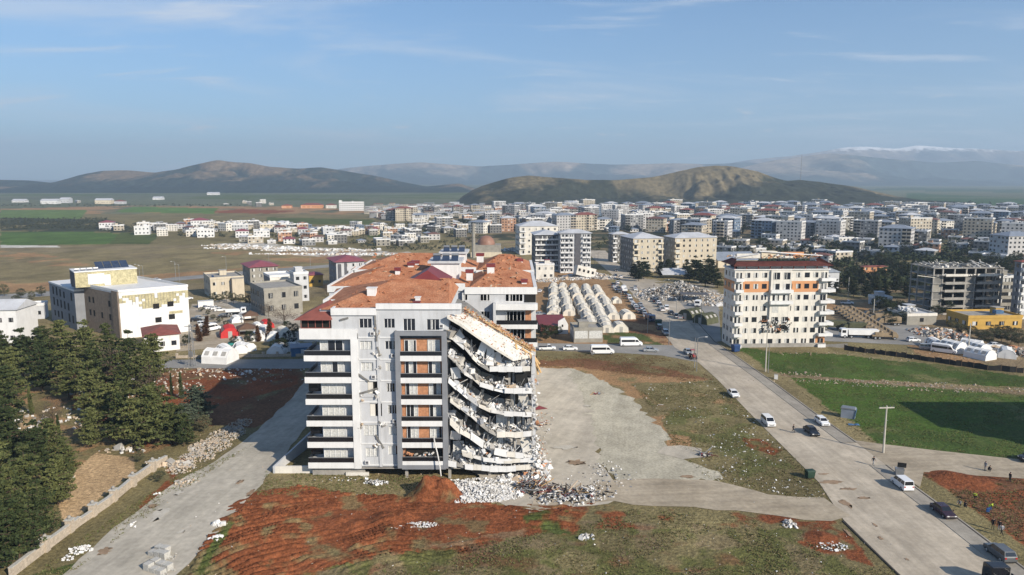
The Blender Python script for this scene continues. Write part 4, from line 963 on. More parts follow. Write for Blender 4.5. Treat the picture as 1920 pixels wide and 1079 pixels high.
# ------------------------------------------------------------ the two rear blocks
def rear_block(Yf, xl, xr, name_label, depth, second=False):
    O = Vector(((xl+xr)/2, Yf + depth/2, 0)); root = thing('apartment_building', O, 0, name_label, 'building')
    TX = Matrix.Translation(-O)
    def nb():
        b = MB(); b.X = TX; return b
    z = 29.0 if not second else 28.6
    w = nb(); xm = fx(872, Yf, 545) if not second else xl + (xr-xl)*.68
    w.box(xl, xm-.02, Yf+2.2, Yf+depth, 0, z-.6, 'white'); w.box(xm, xr, Yf, Yf+depth, 0, z-.6, 'white')
    w.build('wall', root)
    p = nb()
    p.box(xm-.1, xr+.25, Yf-.25, Yf-.003, z-1.6, z-.1, 'pure'); p.box(xr-.5, xr+.25, Yf+.3, Yf+depth, z-.598, z-.1, 'pure'); p.box(fx(838,Yf,530), xm-.12, Yf+1.9, Yf+2.19, z-1.2, z+.4, 'pure')
    p.box(xl-.3, xl+.1, Yf+2, Yf+depth, z-1.5, z, 'pure'); p.box(xl-.3, fx(700,Yf,530), Yf+1.9, Yf+2.19, z-1.5, z-.2, 'pure')
    p.build('parapet', root)
    # two hipped tile roofs with a white stair block between
    mid0, mid1 = xl + (xr-xl)*.66, xl + (xr-xl)*.74
    for (a, b, y0, y1, h) in ((xl-.6, mid0+1, Yf+2.3, Yf+depth-.5, 3.6), (mid1-3, xr+.1, Yf+.35, Yf+depth-.5, 3.4)):
        r = nb(); zz = z-.55; k = (y1-y0)*.48; ym = (y0+y1)/2
        r.add([(a,y0,zz),(b,y0,zz),(b,y1,zz),(a,y1,zz),(a+min(k,(b-a)*.4),ym,zz+h),(b-min(k,(b-a)*.4),ym,zz+h)], [(0,1,5,4),(1,2,5),(2,3,4,5),(3,0,4)], 'tile')
        rg = random.Random(int(a*10))
        for q in range(36):
            x = rg.uniform(a+3, b-3); t = rg.random()*.95
            r.chunk((x, y0+(ym-y0)*t, zz+h*t+.06), (rg.uniform(.3,1.4), rg.uniform(.3,1), .14), rg, 'tile' if rg.random() < .85 else 'rub3')
        for q in range(24): 
            x = rg.uniform(a, b); r.chunk((x, y0+.1, zz+.1), (rg.uniform(.4,1.6),.4,.2), rg, rg.choice(['tile','wood']))
        r.build('roof', root)
    Yt = Yf + (9 if not second else 8); q = nb()
    px0, px1, pt, pb = (808, 860, 494, 515) if not second else (828, 872, 476, 490)
    a, b = onY(px0, pt, Yt).x, onY(px1, pt, Yt).x; zt_ = onY(px0, pt, Yt).z
    q.box(a, b, Yt, Yt+8, z-1, zt_, 'pure'); q.box(a-.7, b+.7, Yt-.5, Yt+8.5, zt_+.003, zt_+.5, 'white'); t_ = q.build('stair_tower', root)
    for k in range(3):
        q = nb(); x = a + (b-a)*(.2+.33*k); q.box(x-.7, x+.7, Yt+1.5, Yt+2.6, zt_+.503, zt_+1.5, 'pure'); q.tube((x-.8,Yt+1.2,zt_+1.85),(x+.8,Yt+1.2,zt_+1.85),.3,.3,'steel',8)
        q.add([(x-.8,Yt-.1,zt_+.55),(x+.8,Yt-.1,zt_+.55),(x+.8,Yt+1.1,zt_+1.6),(x-.8,Yt+1.1,zt_+1.6)], [(0,1,2,3)], 'solar'); q.build('water_heater', root)
    return root, nb, z, xm, O
yB = 157.0
r2, nb2, z2, xm2, O2 = rear_block(yB, fx(612,yB,545), fx(1005,yB,545), 'white apartment block with red tiled roofs directly behind the collapsed building', 27)
def w2(a, b, c, d, n=3, cur=.3, y=None, sd=0):
    x0, x1 = fx(a, yB, 570), fx(b, yB, 570); za, zb = fz(c, yB), fz(d, yB)
    put_window(r2, (x0+x1)/2-O2.x, (yB if y is None else y)-.06-O2.y, zb, x1-x0, za-zb, n, cur, sd)
for i, q in enumerate([(901,918,551,564,3,.3),(948,980,551,565,5,.3),(902,918,584,597,3,.5),(902,918,617,630,3,.5)]): w2(*q, sd=i)
for i, q in enumerate([(841,852,551,563,2,.1),(867,877,550,563,2,.9)]): w2(*q, y=yB+2.2 if q[0] < 860 else yB, sd=i)
for k, yy in enumerate((606, 639, 672)):
    q = nb2(); q.box(fx(930,yB,570), fx(1005,yB,570)+.3, yB-1.9, yB-.004, fz(yy+8,yB), fz(yy,yB), 'pure'); bo = q.build('balcony', r2)
    q = nb2(); q.box(fx(931,yB,570), fx(1005,yB,570)+.2, yB-1.8, yB-1.74, fz(yy,yB)+.003, fz(yy-8,yB), 'rail'); q.build('railing', bo)
    q = nb2(); q.box(fx(985,yB,570), fx(996,yB,570), yB-.10, yB-.005, fz(yy,yB)+.01, fz(yy-24,yB), 'brick'); q.build('brick_panel', r2)
    w2(948, 984, yy-22, yy-2, 5, .6, sd=k)
q = nb2(); q.box(fx(925,yB,570), fx(930,yB,570), yB-1.9, yB-.004, 3, fz(567,yB), 'white'); q.box(fx(930,yB,570)+.003, fx(1005,yB,570)+.3, yB-1.9, yB-.004, fz(579,yB), fz(568,yB), 'pure'); q.build('pilaster', r2)
q = nb2(); q.box(fx(983,yB,570), fx(1004.5,yB,570), yB-.12, yB-.005, fz(567,yB), fz(548,yB), 'dark'); q.build('loggia_shade_panel', r2)  # near-black slab on the wall, painted shade of a loggia
for (px, py, Yc, w_) in [(920,503,yB+9,1.6),(983,532,yB+3,1.1),(880,514,yB+7,1.4),(770,500,yB+13,1.3),(745,510,yB+9,1.0)]:
    c = nb2(); p = onY(px, py, Yc); c.box(p.x-w_/2, p.x+w_/2, Yc, Yc+w_, p.z-1.5, p.z+.2, 'pure'); c.box(p.x-w_/2-.2, p.x+w_/2+.2, Yc-.1, Yc+w_+.1, p.z+.203, p.z+.9, 'maroon'); c.build('chimney', r2)
yC = 190.0
r3, nb3, z3, xm3, O3 = rear_block(yC, fx(665,yC,500), fx(1000,yC,500), 'white apartment block with red tiled roofs, the rearmost of the three joined blocks', 24, True)
for (px, py, Yc, w_) in [(778,496,yC+5,1.8),(900,482,yC+9,1.8),(975,492,yC+7,1.4)]:
    c = nb3(); p = onY(px, py, Yc); c.box(p.x-w_/2, p.x+w_/2, Yc, Yc+w_, p.z-1.5, p.z+.2, 'pure'); c.box(p.x-w_/2-.2, p.x+w_/2+.2, Yc-.1, Yc+w_+.1, p.z+.203, p.z+.9, 'maroon'); c.build('chimney', r3)
# ============================================================ generic buildings
def solve(C, d, px):
    """how far from C along d the land point is that shows at photo column px"""
    u = (px - 960) / F_PX; k = (CAM_H - C.z) * _s
    return (u * (C.y * _c + k) - C.x) / (d[0] - u * d[1] * _c)
def faces(w, d):
    return {'front': (Matrix.Identity(4), w, 0), 'left': (Matrix.Translation((0, d, 0)) @ Matrix.Rotation(-PI/2, 4, 'Z'), d, -PI/2),
            'right': (Matrix.Translation((w, 0, 0)) @ Matrix.Rotation(PI/2, 4, 'Z'), d, PI/2), 'back': (Matrix.Translation((w, d, 0)) @ Matrix.Rotation(PI, 4, 'Z'), w, PI)}
def fill_block(root, w, d, h, floors, wall='white', roof='flat', roofm='wroof', sides=('front','left'), cols=None, bal=(), balm='pure', ww=1.4, wh=1.35, merge=False,
               base=0, curtain=.3, band=None, bandm='orange', rail=None, seed=0, sidem=None, over=.5, rh=None, top='pure', ground=None, gapp=0.0):
    """parts of a building whose near corner is the origin of root; bal: columns that carry a balcony"""
    rg = random.Random(seed); fh = h / floors
    b = MB(); b.box(0, w, 0, d, -6 if base is None else -1.0, h, wall)
    if band is not None:
        for fl in band:
            for (u0, u1) in ((.09,.37),(.61,.90)): b.box(w*u0, w*u1, -.03, -.001, fl*fh+.02, (fl+1)*fh-.02, bandm)
            b.box(-.03, -.001, 0, d, fl*fh+.02, (fl+1)*fh-.02, bandm)
        b.box(w*.9, w+.01, -.03, -.001, .3*fh, .95*fh, bandm)
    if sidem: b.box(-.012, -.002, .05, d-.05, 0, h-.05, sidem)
    for side in sides:
        Mx, ln, ang = faces(w, d)[side]; n = (cols if cols and side == 'front' else max(1, int(ln / 3.1)))
        for fl in range(floors):
            z = fl * fh + fh * .32
            for c in range(n):
                x = ln * (c + .5) / n
                if rg.random() < gapp: continue
                isb = side == 'front' and c in bal or side == 'left' and ('L', c) in bal or side == 'right' and ('R', c) in bal
                if isb and fl > 0 or (isb and ground is None):
                    bw = ln / n * .92
                    if merge:
                        b.X = Mx; b.box(x-bw/2, x+bw/2, -1.2, -.003, fl*fh+.05, fl*fh+1.1, balm); b.box(x-bw/2+.15, x+bw/2-.15, -.03, -.002, fl*fh+1.11, fl*fh+fh-.2, 'dark'); b.X = None
                    else:
                        q = MB(); q.box(-bw/2, bw/2, -1.3, -.035, 0, .18, balm); q.box(-bw/2, bw/2, -1.3, -1.2, .183, 1.0, rail or balm)
                        q.box(-bw/2, -bw/2+.1, -1.197, -.035, .183, 1.0, rail or balm); q.box(bw/2-.1, bw/2, -1.197, -.035, .183, 1.0, rail or balm)
                        key = ('bal', round(bw, 1), balm, rail)
                        if key not in WINC: WINC[key] = q.mesh('balcony')
                        p = Mx @ Vector((x, 0, fl*fh)); mk('balcony', WINC[key], root, loc=p, rz=ang)
                        p = Mx @ Vector((x, -.16, fl*fh+.25)); put_window(root, p.x, p.y, p.z, min(bw*.7, 2.4), fh*.68, 3, curtain, rg.randrange(4), rz=ang, two=False)
                    continue
                if merge:
                    b.X = Mx; b.box(x-ww/2, x+ww/2, -.06, -.002, z, z+wh, 'glass' if rg.random() > curtain else 'curtain'); b.X = None
                else:
                    p = Mx @ Vector((x, -.14, z)); put_window(root, p.x, p.y, p.z, ww, wh, 3 if ww > 1.2 else 2, curtain, rg.randrange(4), rz=ang, two=False)
                    if rg.random() < .0: pass
    if roof == 'flat':
        for (x0, x1, y0, y1) in ((-.15, w+.15, -.15, .15), (-.15, w+.15, d-.15, d+.15), (-.15, .15, .152, d-.152), (w-.15, w+.15, .152, d-.152)):
            b.box(x0, x1, y0, y1, h-.3, h+.75, top)
    b.build('wall', root)
    r = MB()
    if roof == 'flat':
        r.box(.153, w-.153, .153, d-.153, h+.003, h+.12, roofm)
        if merge and w > 8:
            for q in range(rg.randint(2, 6)):
                x = rg.uniform(.5, w-2); y = rg.uniform(.5, d-1.5); r.box(x, x+1.2, y, y+.8, h+.121, h+rg.uniform(.8, 1.7), rg.choice(['steel','twhite','solar','dgrey']))
        if w > 6 and rg.random() < .8:
            x = rg.uniform(1, w-4.5); y = rg.uniform(1, max(1.1, d-4.5)); r.box(x, x+3, y, y+3, h+.121, h+2.4, wall); r.box(x-.2, x+3.2, y-.2, y+3.2, h+2.403, h+2.6, roofm)
    elif roof == 'hip': r.hip(0, w, 0, d, h+.002, rh or min(w, d)*.16, roofm, over)
    elif roof == 'gable': r.hip(0, w, 0, d, h+.002, rh or min(w, d)*.2, roofm, over, gable=True)
    elif roof == 'mono': r.add([(-over,-over,h+.01),(w+over,-over,h+.01),(w+over,d+over,h+1.4),(-over,d+over,h+1.4)], [(0,1,2,3)], roofm)
    r.build('roof', root)
    return b
def qblock(name, label, cat, pxl, pxc, pxr, pyb, pyt, rz, floors, group=None, **k):
    C = at(pxc, pyb); a = R(rz)
    w = solve(C, (math.cos(a), math.sin(a)), pxr); d = k.pop('depth', None) or solve(C, (-math.sin(a), math.cos(a)), pxl)
    d = w * .9 if d < 3 else d
    d = min(d, k.pop('dmax', 22), w * 1.3 + 2)
    h = onY(pxc, pyt, C.y).z - C.z
    root = thing(name, C, a, label, cat, group)
    fill_block(root, w, d, h, floors, **k)
    root['_w'] = w; root['_d'] = d; root['_h'] = h
    return root, w, d, h
# ---- houses on the left
o, w, d, h = qblock('house', 'beige two storey house with a flat roof beside the car park of the white clinic', 'house', 367, 396, 458, 560, 524, 30, 2, wall='beige', roofm='conc', top='beige', seed=1, curtain=.1)
b = MB().box(w*.62, w*.98, -3, -.005, .0, h-.2, 'beige'); b.box(w*.62-.1, w*.98+.1, -3.1, -.005, h-.19, h+.1, 'conc'); b.build('front_wing', o)
b = MB(); b.tube((1.5,2,h+1.0),(1.5,3.4,h+1.0),.55,.55,'carn',8); b.build('water_tank', o)
o, w, d, h = qblock('house', 'bare concrete three storey house with a wide maroon hip roof', 'house', 447, 470, 522, 536, 502, 30, 3, wall='bare', roof='hip', roofm='pinkroof', seed=2, curtain=.1, over=1.0)
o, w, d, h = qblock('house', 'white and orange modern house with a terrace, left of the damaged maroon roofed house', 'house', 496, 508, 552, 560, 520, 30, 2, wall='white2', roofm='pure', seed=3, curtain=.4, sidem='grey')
b = MB().box(w*.5, w, -2.5, -.006, h*.48, h*.60, 'orange'); b.box(w*.5, w, -2.5, -.006, .3, h*.14, 'orange'); b.box(w*.5, w*.52, -2.5, -.006, h*.141, h*.479, 'orange'); b.build('balcony', o)
o, w, d, h = qblock('house', 'white cubic house wing with two windows under a flat roof terrace', 'house', 545, 553, 580, 566, 514, 30, 3, wall='white', roofm='pure', seed=4)
o, w, d, h = qblock('house', 'unfinished green grey blockwork house with tall white window frames', 'house', 457, 497, 568, 592, 545, 33, 2, wall='bare', roofm='conc', top='bare', seed=5, cols=3, ww=1.7, wh=2.1, curtain=.1)
o, w, d, h = qblock('house', 'low yellowish house with a small maroon roof behind the white cubic house', 'house', 574, 580, 606, 538, 517, 25, 1, wall='yellow', roof='hip', roofm='pinkroof', seed=6)
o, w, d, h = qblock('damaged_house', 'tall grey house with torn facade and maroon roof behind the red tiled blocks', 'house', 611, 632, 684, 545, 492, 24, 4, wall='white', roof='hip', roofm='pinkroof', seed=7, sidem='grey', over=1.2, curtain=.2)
b = MB().box(.8, 2.4, -.35, -.005, 0, h-1, 'dgrey'); b.box(4, 5.2, -.3, -.005, 1, h-.5, 'dgrey'); b.build('torn_facade', o)
rgh = random.Random(3)
for i, (l, c, r_, yb, yt, wm, rm, rf_) in enumerate([(655,660,684,548,520,'grey','redroof','hip'),(684,690,706,520,500,'white2','pinkroof','hip'),(700,708,740,505,493,'white','redroof','flat'),(712,718,742,515,504,'cream','redroof','hip'),(640,648,672,540,525,'white','redroof','mono')]):
    qblock('house', ['grey rendered house with a red roof beside the tiled blocks','small white house with a pink roof above the tiled blocks','flat white garden house beyond the red tiled roofs','cream bungalow with a red roof beyond the tiled roofs','white annexe with a sloping red roof beside the damaged grey house'][i], 'house', l, c, r_, yb, yt, 25, 1 + (i < 1), wall=wm, roof=rf_, roofm=rm, seed=30+i, merge=False, curtain=.2)
# ---- the white clinic with its stripped cladding
def clinic():
    P0, P1 = Vector((-127.6,237,0)), Vector((-110.8,250,0)); P3 = Vector((-155.6,259,0)); P2 = P1 + (P3-P0)
    root = thing('hospital_building', P0, 0, 'white four storey clinic with patches of cladding torn off its yellow insulation', 'building')
    def nb():
        b = MB(); b.X = Matrix.Translation(-P0); return b
    z = 15.4; u = (P1-P0).normalized(); n = Vector((u.y,-u.x,0)); v = (P3-P0).normalized(); n2 = Vector((-v.y, v.x, 0))
    if n2.dot(Vector((0,-1,0))) < 0: n2 = -n2
    b = nb(); b.prism([tuple(p[:2]) for p in (P0,P1,P2,P3)], -.5, z, 'pure'); b.build('wall', root)
    L1 = (P1-P0).length; L2 = (P3-P0).length
    def panel(o0, dr, nn, a, b_, z0, z1, m, name, t=.12):
        q = nb(); p = o0 + dr*a; r = o0 + dr*b_; off = nn*t
        q.add([p+nn*.004+Vector((0,0,z0)), r+nn*.004+Vector((0,0,z0)), r+off+Vector((0,0,z0)), p+off+Vector((0,0,z0)), p+nn*.004+Vector((0,0,z1)), r+nn*.004+Vector((0,0,z1)), r+off+Vector((0,0,z1)), p+off+Vector((0,0,z1))],
              [(0,3,2,1),(4,5,6,7),(0,1,5,4),(1,2,6,5),(2,3,7,6),(3,0,4,7)], m)
        return q.build(name, root)
    rg = random.Random(2); ny = 10; nx = 22     # torn cladding in panel sized patches
    q = nb(); g = nb()
    for i in range(nx):
        for j in range(ny):
            x0, x1 = L1*i/nx, L1*(i+1)/nx; z0 = z-1.2-.82*(j+1); z1 = z0+.82
            dep = {0:2.2,1:2.2,2:1.2,3:1.2,4:2.5,5:3.5,6:4.5,7:5.5,8:5.8,9:6.2,10:6.5,11:6,12:6.2,13:5,14:4.5,15:4.2,16:3.8,17:4.6,18:4.8,19:3.0,20:2.2,21:2.0}[i]
            low = False
            if j < dep + rg.uniform(-.7,.7) or low:
                p = P0+u*x0+n*.006; r = P0+u*x1+n*.006; t = .06; gz = lambda a: Vector((0,0,a))
                q.add([p+gz(z0), r+gz(z0), r+n*t+gz(z0), p+n*t+gz(z0), p+gz(z1), r+gz(z1), r+n*t+gz(z1), p+n*t+gz(z1)], [(0,3,2,1),(4,5,6,7),(0,1,5,4),(1,2,6,5),(2,3,7,6),(3,0,4,7)], 'insul' if rg.random() < .86 else 'pure')
                g.bar(P0+u*x0+n*.1+gz(z0), P0+u*x0+n*.1+gz(z1), .07, 'steel')
    q.build('insulation', root); g.build('cladding_rail', root)
    panel(P0, u, n, L1*.70, L1*.90, 6.6, 7.5, 'insul', 'insulation', .07)
    for (a, zz) in ((.47,8.9),(.68,9.2),(.49,4.2),(.69,4.8)):
        panel(P0, u, n, L1*a, L1*a+1.9, zz, zz+1.7, 'dark', 'window', .14)
    panel(P0, v, n2, .0, 4.2, 0, z+.2, 'cladding', 'corner_pier', .5)
    panel(P0, v, n2, 4.3, L2, 0, z-.6, 'cladding', 'stone_cladding', .25)
    for (a, zz, ww) in [(6,10,1.3),(18,10,1.2),(21,10,1.2),(27,10.5,1.5),(6,5.5,1.3),(18,5.5,1.2),(21,5.5,1.2),(28,5.5,1.3),(12,5.5,1.2)]:
        panel(P0, v, n2, a, a+ww, zz, zz+2.0, 'dark', 'window', .29)
    b = nb()
    for (A, B_) in ((P0,P1),(P1,P2),(P2,P3),(P3,P0)):
        dr = (B_-A).normalized(); b.bar(A+Vector((0,0,z+.35)), B_+Vector((0,0,z+.35)), .35, 'pure', .8)
    b.build('parapet', root)
    # penthouse with insulation and panels, solar rack
    pc = Vector((-143,257,0)); th = nb(); mt = Matrix.Rotation(math.atan2(u.y,u.x), 3, 'Z')
    th.obox(pc+Vector((0,0,z+2.6)), (19,11,5.2), mt, 'insul'); th.obox(pc+Vector((0,0,z+5.3)), (19.4,11.4,.3), mt, 'pure'); p_ = th.build('penthouse', root)
    q = nb()
    for (x, ww, zz, hh) in ((-3.2,5,z+2.6,3.5),(.2,1.9,z+2,3.6)): q.obox(pc+mt@Vector((x,-5.56,0))+Vector((0,0,zz)), (ww,.12,hh), mt, 'pure')
    q.build('cladding', p_); q = nb(); q.obox(pc+mt@Vector((-9.56,0,0))+Vector((0,0,z+2.6)), (.12,10.8,5), mt, 'dgrey'); q.build('cladding', p_)
    q = nb()
    for i in range(4):
        c = pc+mt@Vector((-1+i*2.6,1.5,0))+Vector((0,0,z+6.4)); q.obox(c, (2.4,5.6,.1), mt @ Matrix.Rotation(R(22),3,'X'), 'solar')
    q.build('solar_panel', p_)
    for i in range(4):
        q = nb(); c = pc+mt@Vector((-8.5+i*1.9,-3,0))+Vector((0,0,z+6.0)); q.tube(c-mt@Vector((.7,0,0)), c+mt@Vector((.7,0,0)), .42,.42,'steel',8); q.obox(c-Vector((0,0,.25)),(1.2,.5,.3),mt,'dgrey'); q.build('water_tank', p_)
    # rear wing
    Q0, Q1 = Vector((-150,250.5,0)), Vector((-172,272,0)); dv = (Q1-Q0).normalized(); nr = Vector((dv.y,-dv.x,0)); nr = -nr if nr.y > 0 else nr; bk = -nr*13
    b = nb(); b.prism([tuple(p[:2]) for p in ((Q0, Q1, Q1+bk, Q0+bk)[::-1] if True else ())], -.5, 13.6, 'grey'); b.prism([tuple(p[:2]) for p in (Q0-bk*.01, Q1-bk*.01, Q1+bk, Q0+bk)[::-1]], 13.603, 14.2, 'pure'); w_ = b.build('rear_wing', root)
    for i in range(6):
        for j in range(3):
            if rg.random() < .85: panel(Q0, dv, nr, 3+i*4.4, 4.3+i*4.4, 2+j*4, 4+j*4+rg.random(), 'dark', 'window', .1)
clinic()
o, w, d, h = qblock('gatehouse', 'low white building with a dull red hip roof at the foot of the white clinic', 'house', 250, 272, 338, 662, 632, 28, 1, wall='pure', roof='hip', roofm='redroof', seed=8)
o, w, d, h = qblock('workshop_building', 'white industrial shed with a pale blue metal roof at the left edge', 'shed', -60, -50, 36, 650, 583, 6, 2, wall='pure', roof='gable', roofm='wroof', seed=9)
o, w, d, h = qblock('garden_wall_building', 'low white boundary shed between the blue roofed shed and the clinic', 'shed', 30, 44, 84, 600, 574, 20, 1, wall='white', roofm='wroof', seed=10)
# ---- middle: pale blocks beyond the tent camp
o, w, d, h = qblock('apartment_building', 'grey apartment block with white balcony bands beyond the tent camp, left half of the pair', 'building', 990, 1003, 1048, 509, 441, 4, 7, wall='dgrey', roofm='wroof', bal=(0,1,2,3,4), cols=5, rail='pure', seed=11, curtain=.05, roof='hip', over=.9)
o, w, d, h = qblock('apartment_building', 'white apartment block with stacked white balconies and a grey stair strip, right of the pair', 'building', 1045, 1050, 1107, 512, 438, 4, 8, wall='white', roofm='wroof', bal=(0,1,2,5,6), cols=7, seed=12, curtain=.1, roof='hip', over=.9)
b = MB().box(w*.48, w*.66, -.5, -.004, 0, h, 'dgrey'); b.build('stair_strip', o)
o, w, d, h = qblock('apartment_building', 'white roofed apartment block standing behind the grey and white pair', 'building', 962, 974, 1046, 478, 425, 8, 5, wall='white2', roofm='wroof', seed=13, roof='hip', merge=False, bal=(0,3), cols=6)
o, w, d, h = qblock('damaged_house', 'small white house with a pink roof edge in front of the white balcony blocks', 'house', 1002, 1005, 1039, 524, 497, 6, 2, wall='white2', roofm='pinkroof', seed=14, cols=3, gapp=.2)
o, w, d, h = qblock('apartment_building', 'beige apartment block with a pale hip roof beside the road, left of the beige pair', 'building', 1153, 1186, 1242, 512, 448, 12, 6, wall='beige', roofm='wroof', seed=15, roof='hip', bal=(0,4), balm='cream', cols=5, curtain=.4, ww=1.3, sidem='dconc')  # left side given a darker tone that paints in its shade
o, w, d, h = qblock('apartment_building', 'beige apartment block with a pale hip roof, right one of the beige pair', 'building', 1243, 1264, 1342, 506, 447, 12, 6, wall='beige', roofm='wroof', seed=16, roof='hip', bal=(0,), balm='cream', cols=7, curtain=.4, ww=1.2, sidem='bare')  # left side toned down too, its shade put into the colour
o, w, d, h = qblock('apartment_building', 'dark sided apartment block with a white roof behind the left beige block', 'building', 1140, 1148, 1180, 492, 440, 12, 6, wall='dconc', roofm='wroof', seed=17, roof='hip', bal=(0,2), cols=4)
# ---- the orange banded block on the right
o, w, d, h = qblock('apartment_building', 'white apartment block with an orange band and wrecked red eaves beside the green field', 'building', 1353, 1372, 1545, 652, 507, 3, 7, wall='white2', roof='none', bal=(0,10), cols=11, balm='pure', seed=18, curtain=.3, ww=1.5, wh=1.5, sides=('front','left'), band=(5,), bandm='orange')
def orange_extras(root, w, d, h):
    fh = h/7; rg = random.Random(4)
    b = MB(); b.box(w*.38, w*.60, -.6, -.04, fh*2+.1, h-.1, 'white2'); b.build('centre_bay', root)
    for fl in range(2, 7):
        for x in (w*.405, w*.515):
            if fl in (3,) and x > w*.5: continue
            put_window(root, x+1.0, -.72, fl*fh+.6, 2.0, fh*.6, 3, .3, fl, two=False)
    for fl in (4, 5):
        q = MB().box(w*.37, w*.61, -1.8, -.62, fl*fh-.1 if fl == 4 else fl*fh-.1, fl*fh+.9, 'pure'); q.build('balcony', root)
    q = MB()
    for k in range(70): q.chunk((w*rg.uniform(.30,.62), -.9+rg.random()*.4, fh*rg.uniform(1.4,2.6)), (rg.uniform(.2,1.2),.3,rg.uniform(.2,.9)), rg, rg.choice(['rub','white2','rub2','dark','dark','brick']))
    q.box(w*.31, w*.36, -.15, -.035, fh*2.2, fh*2.9, 'dark'); q.box(w*.50, w*.60, -.75, -.61, fh*1.6, fh*2.1, 'dark'); tag(q.build('broken_plaster', root), kind='stuff')
    q = MB(); q.box(-.4, w+.4, -.4, d+.4, h+.003, h+.3, 'pure'); q.box(1.5, w-1.5, 1.6, d-1, h+.303, h+1.9, 'dark'); q.box(1.2, w-1.2, 1.3, 1.57, h+.303, h+1.0, 'white2'); q.build('attic_wall', root)
    q = MB(); q.add([(-1.0,-1.3,h+1.3),(w+1.0,-1.3,h+1.3),(w-1,3.2,h+2.3),(1.5,3.2,h+2.3)], [(0,1,2,3),(3,2,1,0)], 'redroof')
    q.add([(-1.0,-1.3,h+1.5),(1.5,3.2,h+3.1),(1.5,d-2,h+3.1),(-1.0,d+1,h+1.5)], [(0,1,2,3),(3,2,1,0)], 'redroof')
    q.add([(w+1.0,-1.3,h+1.5),(w+1.0,d+1,h+1.5),(w-1,d-2,h+3.1),(w-1,3.2,h+3.1)], [(0,1,2,3),(3,2,1,0)], 'redroof'); q.build('roof', root)
    for k in range(9): 
        q = MB().box(-.2+k*w/8-.12, -.2+k*w/8+.12, -.35, -.1, h+.303, h+1.7, 'redroof'); q.build('eaves_post', root)
    q = MB(); q.box(2, w-2, 4, d-3, h+3.11, h+3.2, 'conc'); q.box(2, w*.7, 4.5, 4.8, h+3.21, h+4.6, 'white2'); q.box(w*.33, w*.5, 4.2, 7, h+3.202, h+5.3, 'cream'); q.box(w*.55, w*.8, 4.9, 5.1, h+3.21, h+5.0, 'orange')
    q.bar((w*.3,4,h+5.4), (w*.98,3.6,h+4.0), .5, 'pure', .25); q.bar((w*.05,4,h+3.6),(w*.3,4.4,h+4.6),.3,'white',.3); q.build('wrecked_attic', root)
    q = MB()
    for k in range(150): q.chunk((w*rg.random(), rg.uniform(3,9), h+3.4+rg.random()*.8), (rg.uniform(.3,1.4),rg.uniform(.2,.9),rg.uniform(.1,.5)), rg, rg.choice(['rub','rub2','wood','tile','orange']))
    tag(q.build('rubble', root), kind='stuff')
    for fl in range(1, 7):      # balconies round the right hand corner, some tilted
        q = MB(); q.obox((w+1.0, .9, fl*fh+.45), (2.2, 3.8, .95), Matrix.Rotation(rg.gauss(0,.04), 3, 'Y'), 'pure'); q.build('balcony', root)
    q = MB(); q.box(-.3, w+.3, -.35, -.04, -.1, fh*.35, 'conc'); q.build('plinth', root)
    q = MB(); q.bar((w+.5,-.2,.0), (w+6,-3,.9), .4, 'conc', 1.2); q.build('fallen_beam', root)
orange_extras(o, w, d, h)
# ---- bare concrete frame on the right
def skeleton():
    C = at(1745, 590); a = R(4); w = solve(C, (math.cos(a), math.sin(a)), 1873); d = 15.0
    root = thing('unfinished_building', C, a, 'bare grey concrete apartment frame with open storeys and a ruined top floor', 'building')
    h = onY(1745, 503, C.y).z - C.z; nf = 6; fh = h/nf; rg = random.Random(9)
    for f in range(nf+1):
        b = MB(); b.box(-.3, w+.3, -.3, d+.3, f*fh-.28, f*fh, 'conc'); b.build('floor_slab', root)
        if f < nf:
            for (x0, x1) in ((w*.14, w*.46), (w*.60, w*.90)):
                b = MB(); b.box(x0, x1, -1.5, -.303, f*fh-.25, f*fh-.05, 'conc'); b.box(x0, x1, -1.5, -1.4, f*fh-.047, f*fh+.8, 'conc' if f < 5 else 'white2'); b.build('balcony', root)
    xs = [0, w*.13, w*.30, w*.47, w*.60, w*.75, w*.9, w-.02]
    for f in range(nf):
        for x in xs:
            b = MB(); b.box(x-.25, x+.25, -.05, .45, f*fh+.003, (f+1)*fh-.283, 'conc'); b.build('column', root)
        b = MB(); b.box(3.5, w, 6.5, 6.8, f*fh+.003, (f+1)*fh-.283, 'dark'); b.build('storey_shade_backing', root)  # near-black backing, paints in the shade of the open storeys
        for yq in (5, 10, d-.5): b = MB(); b.box(-.25, .25, yq-.2, yq+.2, f*fh+.003, (f+1)*fh-.283, 'conc'); b.build('column', root)
        if f < nf-1:
            b = MB(); b.box(w*.47+.26, w*.60-.26, .1, .3, f*fh+.003, (f+1)*fh-.3, 'dconc'); b.box(.26, w*.13-.26, .1, .3, f*fh+.003, (f+1)*fh-.3, 'bare' if f % 2 else 'dconc'); b.box(w*.9+.26, w-.3, .1, .3, f*fh+.003, f*fh+1.1, 'bare'); b.build('infill_wall', root)
    b = MB()
    for k in range(46):
        x = rg.random()*w; b.bar((x, rg.uniform(0,d), h+.002), (x+rg.gauss(0,.15), rg.uniform(0,d), h+rg.uniform(.5,1.8)), rg.uniform(.2,.45), rg.choice(['conc','white2','bare']))
    for k in range(60): b.chunk((rg.random()*w, rg.uniform(-.5,d), h+.3), (rg.uniform(.3,1.5),.5,rg.uniform(.2,1.0)), rg, rg.choice(['conc','rub','white2']))
    for k in range(14): b.chunk((rg.random()*w, -.9, (nf-1)*fh+.3), (rg.uniform(.5,2),.5,rg.uniform(.3,1.0)), rg, 'white2')
    tag(b.build('rubble', root), kind='stuff')
    b = MB(); b.bar((-8,-2,h*.86),(0,-.8,h*.80),.18,'white2'); b.bar((w,-.8,h*.80),(w+4,-2,h*.88),.18,'white2'); b.build('loose_beam', root)
skeleton()
